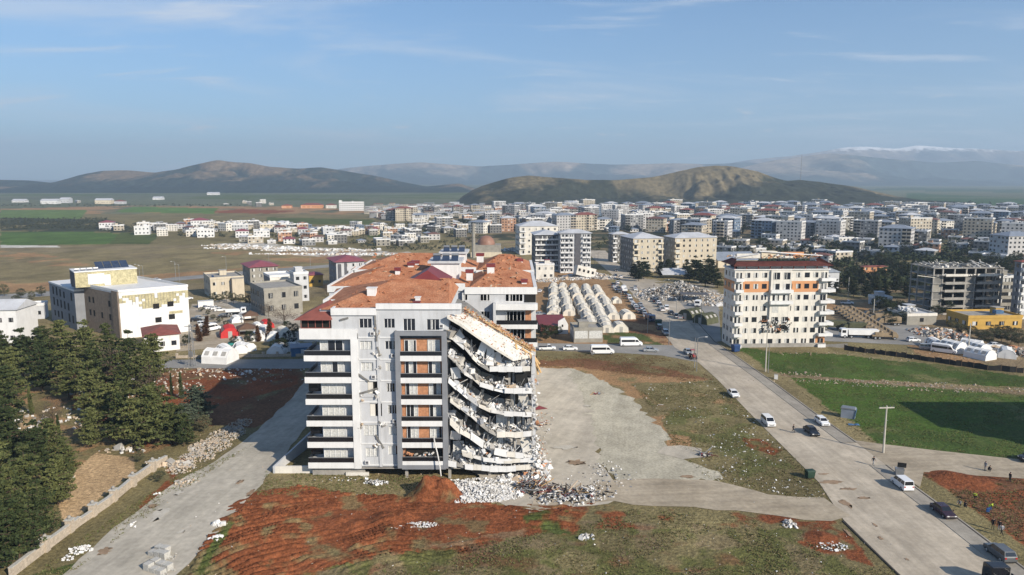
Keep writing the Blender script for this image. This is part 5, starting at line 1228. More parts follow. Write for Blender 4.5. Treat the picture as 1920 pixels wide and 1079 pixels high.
o, w, d, h = qblock('apartment_building', 'grey white apartment block with a red roof cut by the right edge of the view', 'building', 1893, 1905, 1975, 598, 492, 4, 7, wall='white', roof='hip', roofm='redroof', seed=19, bal=(0,2,4), cols=6, sidem='grey')
o, w, d, h = qblock('apartment_building', 'plain beige block half hidden between the concrete frame and the right edge block', 'building', 1862, 1868, 1900, 585, 520, 4, 5, wall='bare', roofm='conc', seed=20, cols=5)
o, w, d, h = qblock('commercial_building', 'long ochre yellow single storey building below the concrete frame', 'building', 1806, 1814, 1915, 618, 596, 3, 1, wall='yellow', roofm='conc', top='yellow', seed=21, cols=4, ww=1.8, wh=1.4, depth=12)
b = MB().box(w*.58, w*.72, 2, 4, h+.8, h+2.0, 'blue'); b.build('rooftop_unit', o)
o, w, d, h = qblock('utility_building', 'small pale flat roofed utility building with a white rooftop heap near the dark trees', 'building', 1690, 1700, 1755, 610, 592, 5, 1, wall='bare', roofm='wroof', seed=22, cols=1, depth=12, top='white2')
b = MB(); rgq = random.Random(2)
for k in range(30): b.chunk((rgq.uniform(1,5), rgq.uniform(2,8), h+.8+rgq.random()), (1.4,1.2,.8), rgq, 'rub')
tag(b.build('rubble', o), kind='stuff')
o, w, d, h = qblock('kiosk', 'small white canopy kiosk behind the lorry park', 'building', 1640, 1643, 1672, 574, 560, 5, 1, wall='white', roofm='wroof', seed=23, cols=3, roof='flat')
o, w, d, h = qblock('warehouse', 'long grey gable roofed hall behind the orange banded block', 'building', 1510, 1520, 1572, 545, 512, 10, 2, wall='white', roof='gable', roofm='groof', seed=24, gapp=.5, depth=40)
o, w, d, h = qblock('warehouse', 'long pale roofed hall with a tan gable left of the orange banded block', 'building', 1340, 1346, 1420, 503, 489, 8, 1, wall='cream', roof='gable', roofm='groof', seed=25, gapp=.4, depth=24)
o, w, d, h = qblock('house', 'red roofed villa among the dark trees right of the grey hall', 'house', 1612, 1618, 1662, 518, 501, 8, 2, wall='orange', roof='hip', roofm='redroof', seed=26)
o, w, d, h = qblock('damaged_house', 'long red roofed house with open courtyard at the foot of the tent rows', 'house', 1008, 1014, 1062, 626, 612, 4, 1, wall='redroof', roof='mono', roofm='maroon', seed=27, gapp=.6, depth=18)
b = MB(); b.prism([(w*.66,0),(w*1.05,0),(w*1.05,3.2),(w*.9,5.6),(w*.66,4.4)], -.9, -.5, 'pure', 'y'); b.box(w*.8, w*.86, -.95, -.902, 2.4, 3.2, 'dark'); b.build('gable_wall', o)
o, w, d, h = qblock('shop_building', 'small flat roofed stone shop with curtained shopfront beside the cross street', 'shop', 1072, 1076, 1130, 643, 619, 3, 1, wall='bare', roofm='conc', top='bare', seed=28, cols=2, ww=4.2, wh=2.6, curtain=1, depth=9)
# ---- mosque
def mosque():
    C = at(897, 482); rt = thing('mosque', C, 0, 'stone mosque with a copper coloured dome beyond the red tiled roofs', 'mosque')
    sc_ = C.y/1387
    b = MB().box(-12*sc_, 42*sc_, 0, 16, 0, 22*sc_, 'bare'); b.box(-14*sc_, 44*sc_, -3, -.01, 0, 9*sc_, 'cream'); b.build('wall', rt)
    bm = bmesh.new(); bmesh.ops.create_uvsphere(bm, u_segments=24, v_segments=12, radius=17*sc_)
    bmesh.ops.delete(bm, geom=[v for v in bm.verts if v.co.z < -.1], context='VERTS'); me = bpy.data.meshes.new('dome'); bm.to_mesh(me); bm.free(); me.materials.append(M['copper'])
    mk('dome', me, rt, loc=(14*sc_, 8, 22*sc_), smooth=True)
    t = thing('minaret', at(888, 484), 0, 'slim stone minaret, broken off square, standing left of the mosque dome', 'minaret')
    b = MB(); b.tube((0,0,0),(0,0,64*sc_),3.0*sc_*1.2,2.4*sc_*1.2,'bare',10); b.build('shaft', t)
    b = MB(); b.tube((0,0,60*sc_),(0,0,63*sc_),4.2*sc_,4.6*sc_,'conc',10); b.build('gallery', t)
mosque()
# ---- pieces of the far left and centre distance
L_ = [(178,186,214,431,418,'pure','white villa on two levels alone at the edge of the orchard'),
      (247,252,281,441,426,'pure','white flat roofed villa with a shaded porch nearest the green wheat strip'),
      (253,257,280,430,419,'white2','pale villa behind the porch villa'),(283,287,312,432,421,'white','low white house right of the porch villa'),
      (352,358,391,426,414,'pure','long white villa with a stepped roof among bare trees'),(366,370,402,446,431,'pure','plain white cube house in front of the stepped villa'),
      (346,349,368,444,434,'white2','small cream house left of the plain white cube house'),(430,434,466,433,422,'white','white villa among trees in the row toward the town'),
      (438,442,467,446,434,'pure','white house with dark openings below the row'),(472,476,506,446,434,'pure','white twin gabled house right of the dark openings house'),
      (484,488,512,432,421,'cream','cream villa behind the twin gabled house'),(520,524,547,432,420,'pure','white three storey villa with a bay'),
      (555,560,578,444,430,'white','tall white and red house in the villa row'),(500,504,520,428,420,'white2','small villa behind the cream one'),
      (600,606,628,440,428,'white','pale house at the right end of the villa row'),(610,614,640,450,442,'white2','low house in front of the pale end house'),
      (528,532,554,458,449,'pure','white shed beside the old road'),(560,563,586,460,452,'bare','long grey shed beside the old road'),
      (700,706,732,462,450,'bare','grey unfinished house beside the dark road'),(742,748,766,462,452,'dconc','dark house next to the grey unfinished house'),
      (690,694,712,440,430,'cream','cream house above the small green field'),(640,645,664,436,428,'white','white house left of the small green field')]
for i, (l, c, r_, yb, yt, wm, lab) in enumerate(L_):
    qblock('villa', lab, 'house', l, c, r_, yb, yt, 20, 2, wall=wm, roof='flat' if i % 4 else 'hip', roofm='wroof' if i % 4 else 'pinkroof', seed=100+i, merge=True, curtain=.1, group='villas between the fields and the town')
o, w, d, h = qblock('apartment_building', 'long white multi storey institution standing alone above the villa row', 'building', 630, 636, 683, 396, 380, 12, 4, wall='pure', roofm='white', seed=130, merge=False, cols=11, ww=2.2, wh=1.6, curtain=0, depth=18)
b = MB().box(w*.0, w*.12, 2, 8, h+.8, h+4, 'pure'); b.build('roof_tower', o)
for i, (l, c, r_, yb, yt, wm, rm, lab) in enumerate([(560,564,605,391,385,'orange','redroof','long orange roofed school left of the white institution'),(524,528,546,391,386,'orange','redroof','small orange roofed building left of the school'),(608,611,630,391,385,'white2','redroof','low red roofed building beside the white institution'),
     (72,76,107,383,377,'pure','wroof','white warehouse at far left behind the green strips'),(108,112,130,381,374,'white','wroof','pale factory right of the white warehouse'),(18,22,46,380,377,'pure','wroof','long low white barn at far left'),(172,178,208,383,376,'cream','wroof','cream factory hall in the far farm cluster'),(208,214,232,383,378,'white','redroof','red roofed hall of the far farm cluster'),(282,286,304,375,372,'pure','wroof','white farm shed below the left hills'),(384,388,410,366,363,'pure','wroof','bright white sheds at the foot of the left hills')]):
    qblock('warehouse', lab, 'building', l, c, r_, yb, yt, 8, 1, wall=wm, roof='hip' if 'red' in rm else 'gable', roofm=rm, seed=140+i, merge=True, group='far sheds on the plain')
# ============================================================ trees
def leafmat(name, c1, c2, sc=.8):
    m = bpy.data.materials.new(name); m.use_nodes = True; nt = m.node_tree; L = nt.links; b = nt.nodes['Principled BSDF']
    b.inputs['Roughness'].default_value = .75; b.inputs['Specular IOR Level'].default_value = .15
    g = N(nt, 'ShaderNodeNewGeometry'); n = N(nt, 'ShaderNodeTexNoise'); n.inputs['Scale'].default_value = sc; n.inputs['Detail'].default_value = 3
    L.new(g.outputs['Position'], n.inputs['Vector']); oi = N(nt, 'ShaderNodeObjectInfo')
    a = N(nt, 'ShaderNodeMath', operation='MULTIPLY_ADD', i_1=.5, i_2=-.25); L.new(oi.outputs['Random'], a.inputs[0])
    s = N(nt, 'ShaderNodeMath', operation='ADD'); L.new(n.outputs[0], s.inputs[0]); L.new(a.outputs[0], s.inputs[1])
    r = N(nt, 'ShaderNodeMapRange'); r.inputs[1].default_value = .32; r.inputs[2].default_value = .68; L.new(s.outputs[0], r.inputs[0])
    mx = N(nt, 'ShaderNodeMixRGB'); mx.inputs[1].default_value = (*c1, 1); mx.inputs[2].default_value = (*c2, 1); L.new(r.outputs[0], mx.inputs[0]); L.new(mx.outputs[0], b.inputs['Base Color'])
    M[name] = m
leafmat('pine', (.030,.043,.015), (.100,.110,.038)); leafmat('darkpine', (.014,.022,.010), (.035,.045,.018)); leafmat('bluepine', (.030,.045,.030), (.075,.095,.065))
leafmat('rustleaf', (.07,.035,.018), (.14,.07,.03)); leafmat('olivetree', (.045,.05,.028), (.10,.10,.055)); leafmat('twigs', (.07,.055,.045), (.13,.10,.08))
def clump(V, Fc, c, r, n, rg, flat=.75, size=.3):
    for _ in range(n):
        d = Vector((rg.gauss(0,1), rg.gauss(0,1), rg.gauss(0,1)*flat)); d = d.normalized() * r * (rg.random() ** .45)
        p = c + Vector((d.x, d.y, d.z*flat)); a = Vector((rg.gauss(0,1), rg.gauss(0,1), rg.gauss(0,.6))).normalized(); b = a.cross(Vector((rg.gauss(0,1), rg.gauss(0,1), rg.gauss(0,1)))).normalized()
        s = size * rg.uniform(.6, 1.4); o = len(V)
        V += [tuple(p - a*s), tuple(p + b*s*.55), tuple(p + a*s), tuple(p - b*s*.45)]; Fc.append((o, o+1, o+2, o+3))
def tree_proto(kind, H, seed, leaf):
    rg = random.Random(seed); V = []; Fc = []; tr = MB(); lean = Vector((rg.gauss(0,.03), rg.gauss(0,.03), 0))
    ax = lambda t: Vector((0,0,H*t)) + lean*H*t*t + Vector((math.sin(t*5+seed)*.12, math.cos(t*4+seed)*.12, 0))
    for k in range(7): tr.tube(ax(k/7), ax((k+1)/7), H*.017*(1-k/7.6), H*.017*(1-(k+1)/7.6), 'bark', 7, cap=False)
    if kind == 'pine':
        lv = 15
        for i in range(lv):
            if rg.random() < .08: continue
            t = .14 + .84*i/(lv-1); prof = (1-t)**.62 * (.55 + .45*min(1, t*4)); Rm = H*.275*prof*(1+.35*math.sin(seed*3+i*2.1)) + .3
            nb_ = rg.randint(5, 8) if t < .85 else 3; a0 = rg.random()*6.28
            for j in range(nb_):
                a = a0 + 6.283*j/nb_ + rg.gauss(0,.25); L = Rm*rg.uniform(.55,1.18); up = rg.uniform(-.05,.35)
                tip = ax(t) + Vector((math.cos(a)*L, math.sin(a)*L, up*L)); tr.bar(ax(t), tip, .07, 'bark')
                for q in range(3):
                    f = (.42, .70, .98)[q]; c = ax(t).lerp(tip, f) + Vector((rg.gauss(0,.2), rg.gauss(0,.2), rg.gauss(0,.15)))
                    clump(V, Fc, c, .34 + Rm*.15*(1.2-f*.4), 20, rg, .5, .24)
    elif kind == 'cypress':
        for i in range(34):
            t = .04 + .95*i/33; r = H*.085*math.sin(min(1, t*1.6+.25)*PI*.62)*(1.15-t)+.12
            for j in range(4):
                a = rg.random()*6.28; clump(V, Fc, ax(t)+Vector((math.cos(a)*r*.6, math.sin(a)*r*.6, 0)), r*.7, 16, rg, 1.4, .20)
    elif kind == 'round':
        for i in range(70):
            d = Vector((rg.gauss(0,1), rg.gauss(0,1), rg.gauss(0,1))).normalized(); rr = H*.36*(.75+.35*rg.random())
            c = Vector((0,0,H*.58)) + Vector((d.x*rr, d.y*rr, d.z*rr*.95)); clump(V, Fc, c, H*.10, 36, rg, .8, .24)
            if i % 5 == 0: tr.bar(Vector((0,0,H*.3)), c, .08, 'bark')
    elif kind == 'bare':
        for i in range(46):
            d = Vector((rg.gauss(0,1), rg.gauss(0,1), abs(rg.gauss(0,1)))).normalized(); st = Vector((0,0,H*rg.uniform(.15,.5))); c = st + d*H*rg.uniform(.3,.5); tr.bar(st, c, .05, 'bark')
            clump(V, Fc, c, H*.14, 22, rg, .9, .16)
    me = bpy.data.meshes.new('crown'); me.from_pydata(V, [], Fc); me.materials.append(M[leaf])
    root = thing('pine_tree', (0,0,-500), 0, 'x', 'tree'); mk('crown', me, root); tr.build('trunk', root)
    return root
TP = {}
def tp(kind, i, leaf):
    k = (kind, i, leaf)
    if k not in TP: TP[k] = [tree_proto(kind, 10, 17*i + hash_(kind), leaf), False]
    return TP[k]
def hash_(s): return sum(ord(c) for c in s)
TREES = []
NM = {'pine': 'pine_tree', 'cypress': 'cypress_tree', 'round': 'leafy_tree', 'bare': 'bare_tree'}
def tree(px, py, H, kind='pine', leaf='pine', label=None, group=None, i=None, wide=1.0, pos=None):
    p = pos or at(px, py); i = rnd.randrange(4 if kind == 'pine' else 2) if i is None else i
    e = tp(kind, i, leaf); s = H/10
    if not e[1]:
        o = e[0]; e[1] = True; o.location = p; o.rotation_euler = (0,0,rnd.random()*6.28); o.scale = (s*wide, s*wide, s); o.name = NM[kind]
        for ch in o.children: pass
    else: o = copytree(e[0], p, rnd.random()*6.28, scale=(s*wide, s*wide, s)); o.name = NM[kind]
    o['label'] = label or 'x'; 
    if group: o['group'] = group
    elif 'group' in o: del o['group']
    TREES.append(o); return o
def row(lst, desc, group, kind='pine', leaf='pine', wide=1.0, where=''):
    lst = sorted(lst, key=lambda q: q[0])
    for k, q in enumerate(lst):
        h = q[2]; sz = 'tall ' if h > 12.5 else 'small ' if h < 8.5 else ''
        tree(q[0], q[1], h, kind, leaf, f'{sz}{desc}, {ordn(k+1)} from the left {where}', group, wide=wide*rnd.uniform(.9,1.15))
row([(-8,1075,11),(38,1052,10),(78,1012,9),(8,1000,12),(55,955,10.5),(108,948,8),(128,905,8),(-20,930,12)], 'green pine', 'pines behind the stone wall in the corner', where='among the pines in the bottom left corner')
row([(18,870,12),(70,895,10),(95,862,8.5),(172,838,8.5),(-15,860,13)], 'sunlit pine', 'pines beside the tan path', where='along the sandy path')
row([(232,832,12.5),(262,838,11.5),(292,834,13),(322,832,9.5),(345,838,8),(205,812,11)], 'dark spreading pine', 'pines above the sandy yard', leaf='pine', where='in the row above the sandy yard')
row([(15,790,13),(-25,780,14),(172,778,12)], 'dense pine', 'pines in the middle of the grove', where='in the middle of the grove')
row([(-30,700,14),(5,712,14),(45,708,13),(85,705,14),(125,698,14),(165,705,14.5),(208,702,13.5),(245,712,13),(288,714,13)], 'broad pine', 'pines at the back of the grove', where='in the back row of the grove')
row([(25,745,13),(80,735,12),(130,750,12),(180,742,13),(232,748,12.5),(268,742,12.5)], 'full crowned pine', 'pines between the graves', where='between the back row and the graves')
row([(60,778,7),(322,742,5.5),(341,748,6.5),(85,925,6),(112,835,6)], 'slender cypress', 'cypresses of the cemetery', 'cypress', 'pine', where='among the graves')
row([(372,792,8.5),(348,805,6)], 'blue green cedar', 'cedars at the edge of the shaded plot', 'pine', 'bluepine', 1.35, where='beside the shaded red plot')
row([(382,812,4),(300,905,2.2),(262,868,2.4)], 'low grey green bush', 'bushes near the collapsed wall', 'round', 'olivetree', where='near the collapsed stone wall')
row([(142,742,10),(212,722,12),(100,800,7),(285,745,9)], 'thin leafless tree', 'leafless trees in the cemetery', 'bare', 'twigs', .7, where='among the pines')
# tents quarter
row([(374,640,5.5),(387,630,6.5),(485,640,5),(505,632,6),(520,650,4.5)], 'rust brown conifer', 'rusty conifers in the clinic garden', 'cypress', 'rustleaf', 2.6, where='in the clinic garden')
row([(350,650,4),(440,652,4),(468,648,5),(538,625,4.5),(553,628,4),(530,662,5),(543,655,6),(515,660,4)], 'small dark round tree', 'round trees among the garden tents', 'round', 'darkpine', .9, where='among the garden tents')
row([(533,610,8),(504,594,6.5),(690,548,6),(612,552,7),(625,558,6)], 'leafless round crowned tree', 'leafless trees by the houses', 'bare', 'twigs', 1.1, where='by the houses on the left')
row([(400,566,4),(412,568,4),(425,566,5),(438,570,5),(452,568,4),(468,574,5),(478,570,4),(395,572,3)], 'garden tree', 'garden trees by the car park', 'round', 'olivetree', where='between the car park and the beige house')
row([(400,600,2.2),(412,606,2.2),(424,612,2.2),(390,592,2.2),(378,585,2.2)], 'clipped hedge bush', 'hedge in the car park', 'round', 'olivetree', 1.3, where='in the car park hedge')
row([(40,560,5),(60,562,4),(8,556,6),(78,556,5),(30,570,4)], 'brown green tree', 'trees behind the white sheds', 'round', 'olivetree', where='behind the white sheds at the left edge')
# middle and right
row([(1016,632,4.5),(1030,634,4.5),(1042,632,4),(1022,640,3.5)], 'dark bush', 'bushes by the red roofed house', 'round', 'darkpine', 1.2, where='in front of the red roofed house')
row([(1198,528,11),(1207,524,12),(1188,522,9),(1214,520,9)], 'dark conifer', 'conifers beside the road', 'pine', 'darkpine', 1.1, where='in the clump by the road below the beige block')
row([(1238,520,10),(1252,512,9),(1292,528,9),(1302,524,13),(1312,532,12),(1322,538,11),(1334,532,12),(1345,540,9),(1285,520,10),(1262,516,8),(1328,520,12)], 'dark conifer', 'conifers around the rubble heap', 'pine', 'darkpine', 1.15, where='behind the great rubble heap')
row([(1552,548,8),(1568,552,7),(1600,556,9),(1625,560,8),(1642,556,9),(1660,566,8),(1590,540,9),(1615,535,9),(1680,548,9),(1700,560,8),(1655,535,9),(1695,530,9),(1718,545,10),(1640,540,8)], 'dark evergreen', 'evergreens behind the lorry park', 'pine', 'darkpine', 1.2, where='behind the lorry park')
row([(1660,592,7),(1672,600,7),(1685,590,6),(1648,586,7),(1760,585,7),(1772,590,6),(1755,596,5),(1668,610,5),(1690,608,5)], 'dark leafy tree', 'dark trees round the utility building', 'round', 'darkpine', 1.2, where='around the utility building')
row([(1838,640,4),(1850,645,4),(1862,640,4.5),(1878,642,4),(1895,645,4),(1910,650,4.5),(1820,632,4),(1800,628,4),(1785,620,4),(1885,632,4),(1868,630,4),(1905,636,4)], 'brownish olive tree', 'olive trees below the yellow building', 'round', 'olivetree', 1.3, where='below the yellow building')
for o in []: pass
# ============================================================ the town beyond
tr_ = random.Random(77)
def proto_block(k):
    rg = random.Random(500+k); kinds = ['twhite','tcream','beige','tgrey','white2','bare','twhite','tcream','tblue','dconc','tgrey','tcream','bare','twhite','tgrey','torange']
    wall = kinds[k % len(kinds)]; tall = k < 20
    w = rg.uniform(15, 26) if tall else rg.uniform(9, 14); d = rg.uniform(12, 17) if tall else rg.uniform(8, 11); fl = rg.choice([4,5,5,6,6,7]) if tall else rg.choice([1,2,2,3])
    rt, rm = rg.choice([('hip','brownr'),('hip','wroof'),('flat','wroof'),('hip','groof'),('flat','conc'),('hip','redroof'),('flat','conc'),('hip','groof'),('flat','wroof'),('flat','conc'),('flat','wroof'),('hip','brownr')])
    root = thing('apartment_block' if tall else 'town_house', (0,0,-500), 0, 'x', 'building' if tall else 'house')
    bal = tuple(rg.sample(range(max(1, int(w/3.1))), 2)) if tall and rg.random() < .75 else ()
    fill_block(root, w, d, fl*3.05, fl, wall=wall, roof=rt, roofm=rm, merge=True, bal=bal, balm=rg.choice(['twhite','tcream',wall]), sides=('front','left','right'), curtain=.15, seed=k, ww=1.5)
    cn = {'twhite':'whitish','tcream':'pale cream','tgrey':'dull grey','white':'white','cream':'cream','beige':'beige','grey':'grey','white2':'off white','bare':'grey brown','pure':'bright white','orange':'orange','tblue':'dull blue','torange':'dull orange','blue':'blue','dconc':'dark grey'}[wall]
    rn = {'redroof':'red hip roof','brownr':'brown hip roof','wroof':'pale roof','groof':'blue grey roof','conc':'bare flat roof','pinkroof':'pinkish hip roof'}[rm]
    return dict(o=root, w=w, d=d, desc=f'{cn} {["","single","two","three","four","five","six","seven"][fl]}-storey {"block" if tall else "house"}, {rn}', tall=tall, used=False)
PB = [proto_block(k) for k in range(34)]
placed = []
def free(x, y, r):
    for (a, b, q) in placed:
        if (a-x)**2 + (b-y)**2 < (q+r)**2: return False
    return True
for o in list(bpy.data.objects):     # keep clear of what already stands
    if o.parent is None and '_w' in o: placed.append((o.location.x + o['_w']/2, o.location.y + o['_d']/2, max(o['_w'], o['_d'])*.62))
def scr(x, y, z):
    dx, dy, dz = x, y, z - CAM_H; dep = dy*_c - dz*_s; up = dy*_s + dz*_c
    return 960 + F_PX*dx/dep, 539.5 - F_PX*up/dep
town = W((690,400),(960,396),(1300,392),(1640,396),(1990,402),(1990,560),(1880,500),(1700,486),(1560,500),(1345,478),(1240,440),(1120,436),(960,440),(780,436))
townp = [(p[0], p[1]) for p in town]
def inside(x, y, poly):
    return bool(inpoly(np.array([x]), np.array([y]), poly)[0])
TOWN = []
xs = [p[0] for p in townp]; ysl = [p[1] for p in townp]
tries = 0; nt_, nh = 0, 0
while tries < 26000 and (nt_ < 285 or nh < 190):
    tries += 1
    py = 396 + 108*tr_.random()**1.45; px = tr_.uniform(690, 1990); p = at(px, py); x, y = p.x, p.y
    if not inside(x, y, townp): continue
    tallzone = px > 1235 or (py < 445 and px > 1000)
    tall = tr_.random() < (.05 if py > 452 else .72 if px > 1340 else .45 if tallzone else .06)
    if tall and nt_ >= 285 or not tall and nh >= 190: continue
    r = 13.5 if tall else 7.5
    if px < 1250 and py > 436 and not (700 < px < 960): continue
    if not free(x, y, r): continue
    e = PB[tr_.randrange(20) if tall else 20 + tr_.randrange(14)]
    rz = R((tr_.choice([-38, -38, -40, -34, -42, 10]) if px > 1240 else tr_.choice([12, 10, -30, 14])) + tr_.gauss(0, 2))
    if e['used']: o = copytree(e['o'], (x - e['w']/2, y, p.z), rz)
    else: o = e['o']; e['used'] = True; o.location = (x - e['w']/2, y, p.z); o.rotation_euler = (0,0,rz)
    placed.append((x, y, r)); nt_ += tall; nh += not tall
    TOWN.append([o, e['desc'], px, py])
# small houses scattered through the villa rows on the left
cl_ = [(205,432,20,4,3),(300,433,45,6,8),(365,428,40,9,14),(430,428,45,8,16),(500,430,45,8,14),(560,436,45,9,12),(640,438,60,9,16),(720,440,60,10,14),(560,456,90,6,10),(760,452,60,9,12),(820,430,60,14,16),(480,384,70,4,6),(120,381,60,3,6)]
for (cx, cy, sx, sy, n) in cl_:
    for _ in range(n*3):
        px, py = tr_.gauss(cx, sx*.5), tr_.gauss(cy, sy*.5)
        if px < 165 and py > 392: continue
        p = at(px, py)
        if not free(p.x, p.y, 5.5) or n <= 0: continue
        n -= 1; e = PB[20 + tr_.randrange(14)]; rz = R(tr_.choice([20, 14, -30, 24])); sc_ = tr_.uniform(.75, 1.0)
        if e['used']: o = copytree(e['o'], (p.x, p.y, p.z), rz)
        else: o = e['o']; e['used'] = True; o.location = (p.x, p.y, p.z); o.rotation_euler = (0,0,rz)
        o.scale = (sc_,)*3; placed.append((p.x, p.y, 6)); TOWN.append([o, e['desc'], px, py]); nh += 1
for e in PB:
    if not e['used']:
        for ch in list(e['o'].children): bpy.data.objects.remove(ch)
        bpy.data.objects.remove(e['o'])
def zone(px, py):
    a = ', near town' if py > 450 else ', mid town' if py > 415 else ', far town'
    b = ('in villa rows' if px < 560 else 'before white institution' if px < 700 else 'left of mosque' if px < 880 else 'near mosque' if px < 970 else 'behind white blocks' if px < 1120 else 'behind beige blocks' if px < 1345 else 'behind orange block' if px < 1560 else 'above dark evergreens' if px < 1730 else 'above concrete frame')
    return a + ' ' + b
def relabel(items, group_fn):
    """items: [object, description, px, py]; equal descriptions get an ordinal read from left to right"""
    by = {}
    for it in items: by.setdefault(it[1] + zone(it[2], it[3]), []).append(it)
    for lab, L in by.items():
        L.sort(key=lambda q: scr(*q[0].location)[0])
        for k, it in enumerate(L):
            it[0]['label'] = lab if len(L) == 1 else lab + f', {ordn(k+1)} from left'
            it[0]['group'] = group_fn(it)
relabel(TOWN, lambda it: 'apartment blocks of the town' if it[0].name.startswith('apart') else 'houses of the town')
# mass of very small far roofs that cannot be told apart
b = MB(); rr_ = random.Random(12)
for k in range(640):
    p = at(rr_.uniform(720, 1960), rr_.uniform(392.5, 404)) if k < 420 else at(rr_.uniform(690, 1010), rr_.uniform(387, 412))
    if not free(p.x, p.y, 4): continue
    w_, h_ = rr_.uniform(8, 22), rr_.choice([3.5,5,7,9]); m_ = rr_.choice(['twhite','white2','tcream','white','bare','tgrey'])
    b.box(p.x-w_/2, p.x+w_/2, p.y, p.y+10, -12, p.z+h_, m_); b.box(p.x-w_/2-.3, p.x+w_/2+.3, p.y-.3, p.y+10.3, p.z+h_+.01, p.z+h_+.6, rr_.choice(['wroof','redroof','brownr','wroof','conc','wroof','groof']))
    for q in range(int(w_/4)): b.box(p.x-w_/2+1+q*4, p.x-w_/2+2.6+q*4, p.y-.08, p.y-.003, p.z+h_-2.2, p.z+h_-.9, 'glass')
tag(b.build('distant_houses'), 'dense band of tiny pale houses along the far edge of the town', 'houses', kind='stuff')
# dark trees of the town: many, too small to part
tb = random.Random(31); cnt = 0; tt = []
while cnt < 190:
    py = 402 + 130*tb.random()**1.2; px = tb.uniform(800, 1960); p = at(px, py)
    if not inside(p.x, p.y, townp) and not (1560 < px < 1900 and 480 < py < 560): continue
    if not free(p.x, p.y, 3): continue
    k = tb.random(); o = tree(px, py, tb.uniform(7, 12), 'cypress' if k < .2 else 'round', 'darkpine', 'x', None, wide=1.2, pos=p); cnt += 1
    tt.append([o, 'dark conical tree' if k < .2 else 'dark round tree', px, py])
relabel(tt, lambda it: 'dark trees of the town')
# lines of orchard shrubs at the far left: nobody could count them
V = []; Fc = []; og = random.Random(8)
for (x0, y0, x1, y1, n, hh) in [(0,410,200,430,520,2.4),(180,418,330,436,160,2.2),(330,426,640,446,150,2.5),(0,384,480,388,150,3),(640,440,900,470,120,3),(700,420,860,440,90,4)]:
    for k in range(n):
        p = at(og.uniform(x0, x1), og.uniform(y0, y1)); s = hh*og.uniform(.6,1.2); clump(V, Fc, p+Vector((0,0,s*.5)), s*.75, 16, og, .8, s*.33)
me = bpy.data.meshes.new('orchard'); me.from_pydata(V, [], Fc); me.materials.append(M['olivetree']); tag(mk('orchard', me), 'brown green olive orchard between the wheat strips', 'orchard', kind='stuff')
V = []; Fc = []
for (x0, y0, x1, y1, n, hh) in [(1480,396,1750,402,200,7),(1560,480,1740,540,150,5),(1740,470,1920,500,160,5),(1345,462,1560,500,200,4),(1560,455,1760,490,160,4),(1100,440,1345,470,60,4),(1850,396,1960,410,160,8),(1620,380,1860,390,120,5),(1740,540,1920,580,60,4)]:
    for k in range(n):
        p = at(og.uniform(x0, x1), og.uniform(y0, y1)); s = hh*og.uniform(.6,1.2); clump(V, Fc, p+Vector((0,0,s*.5)), s*.7, 20, og, .9, s*.28)
me = bpy.data.meshes.new('undergrowth'); me.from_pydata(V, [], Fc); me.materials.append(M['darkpine']); tag(mk('woodland', me), 'dark belts of scrub and woodland around the town', 'woodland', kind='stuff')
# mast on the right hand hill
mp_ = onY(1501, 338, 2120); t = thing('radio_mast', mp_, 0, 'tall thin lattice radio mast on the crest of the right hand hill', 'mast')
b = MB(); top = onY(1502, 291, 2120).z - mp_.z
for a in range(3): b.bar((math.cos(a*2.09)*1.2, math.sin(a*2.09)*1.2, -6), (math.cos(a*2.09)*.5, math.sin(a*2.09)*.5, top), .35, 'steel')
for k in range(20): b.bar((-.9,-.6,top*k/20), (.9,-.6,top*(k+1)/20), .2, 'steel')
b.build('lattice', t)
# ============================================================ vehicles
def bevelbox(mb, pts, w, m, bev=.06, axis_w=True):
    """side profile polygon (x,z) pushed across the width and rounded"""
    bm = bmesh.new(); n = len(pts); A = [bm.verts.new((p[0], -w/2, p[1])) for p in pts]; B = [bm.verts.new((p[0], w/2, p[1])) for p in pts]
    bm.faces.new(A[::-1]); bm.faces.new(B)
    for i in range(n): bm.faces.new((A[i], A[(i+1) % n], B[(i+1) % n], B[i]))
    bmesh.ops.recalc_face_normals(bm, faces=bm.faces[:])
    bmesh.ops.bevel(bm, geom=bm.edges[:], offset=bev, segments=1, affect='EDGES')
    bm.verts.ensure_lookup_table(); bm.verts.index_update()
    mb.add([v.co.copy() for v in bm.verts], [[v.index for v in f.verts] for f in bm.faces], m); bm.free()
def frustum(mb, x0, x1, w, z0, X0, X1, W, z1, m):
    mb.add([(x0,-w/2,z0),(x1,-w/2,z0),(x1,w/2,z0),(x0,w/2,z0),(X0,-W/2,z1),(X1,-W/2,z1),(X1,W/2,z1),(X0,W/2,z1)], [(0,3,2,1),(4,5,6,7),(0,1,5,4),(1,2,6,5),(2,3,7,6),(3,0,4,7)], m)
def glassq(root, name, a, b, c, d, n=(0,0,0), m='cabin'):
    """four-sided pane, shrunk a little and set 1 cm proud"""
    P = [Vector(p) for p in (a, b, c, d)]; ce = sum(P, Vector())/4; nn = (P[1]-P[0]).cross(P[2]-P[0]).normalized()
    o = MB(); F_ = [ce + (p-ce)*.9 + nn*.014 for p in P]; G_ = [ce + (p-ce)*.9 - nn*.01 for p in P]
    o.add(F_+G_, [(0,1,2,3),(7,6,5,4),(0,4,5,1),(1,5,6,2),(2,6,7,3),(3,7,4,0)], m); return o.build(name, root)
def wheels(root, xs, w, r, tw=.22):
    t = MB(); t.tube((0,-tw/2,0),(0,tw/2,0), r, r, 'black', 14); tm = t.mesh('tyre')
    q = MB(); q.tube((0,-tw/2-.012,0),(0,tw/2+.012,0), r*.6, r*.6, 'cars', 10); qm = q.mesh('rim')
    for x in xs:
        for s in (-1, 1):
            e = mk('wheel', tm, root, loc=(x, s*(w/2-tw/2+.01), r)); mk('rim', qm, e)
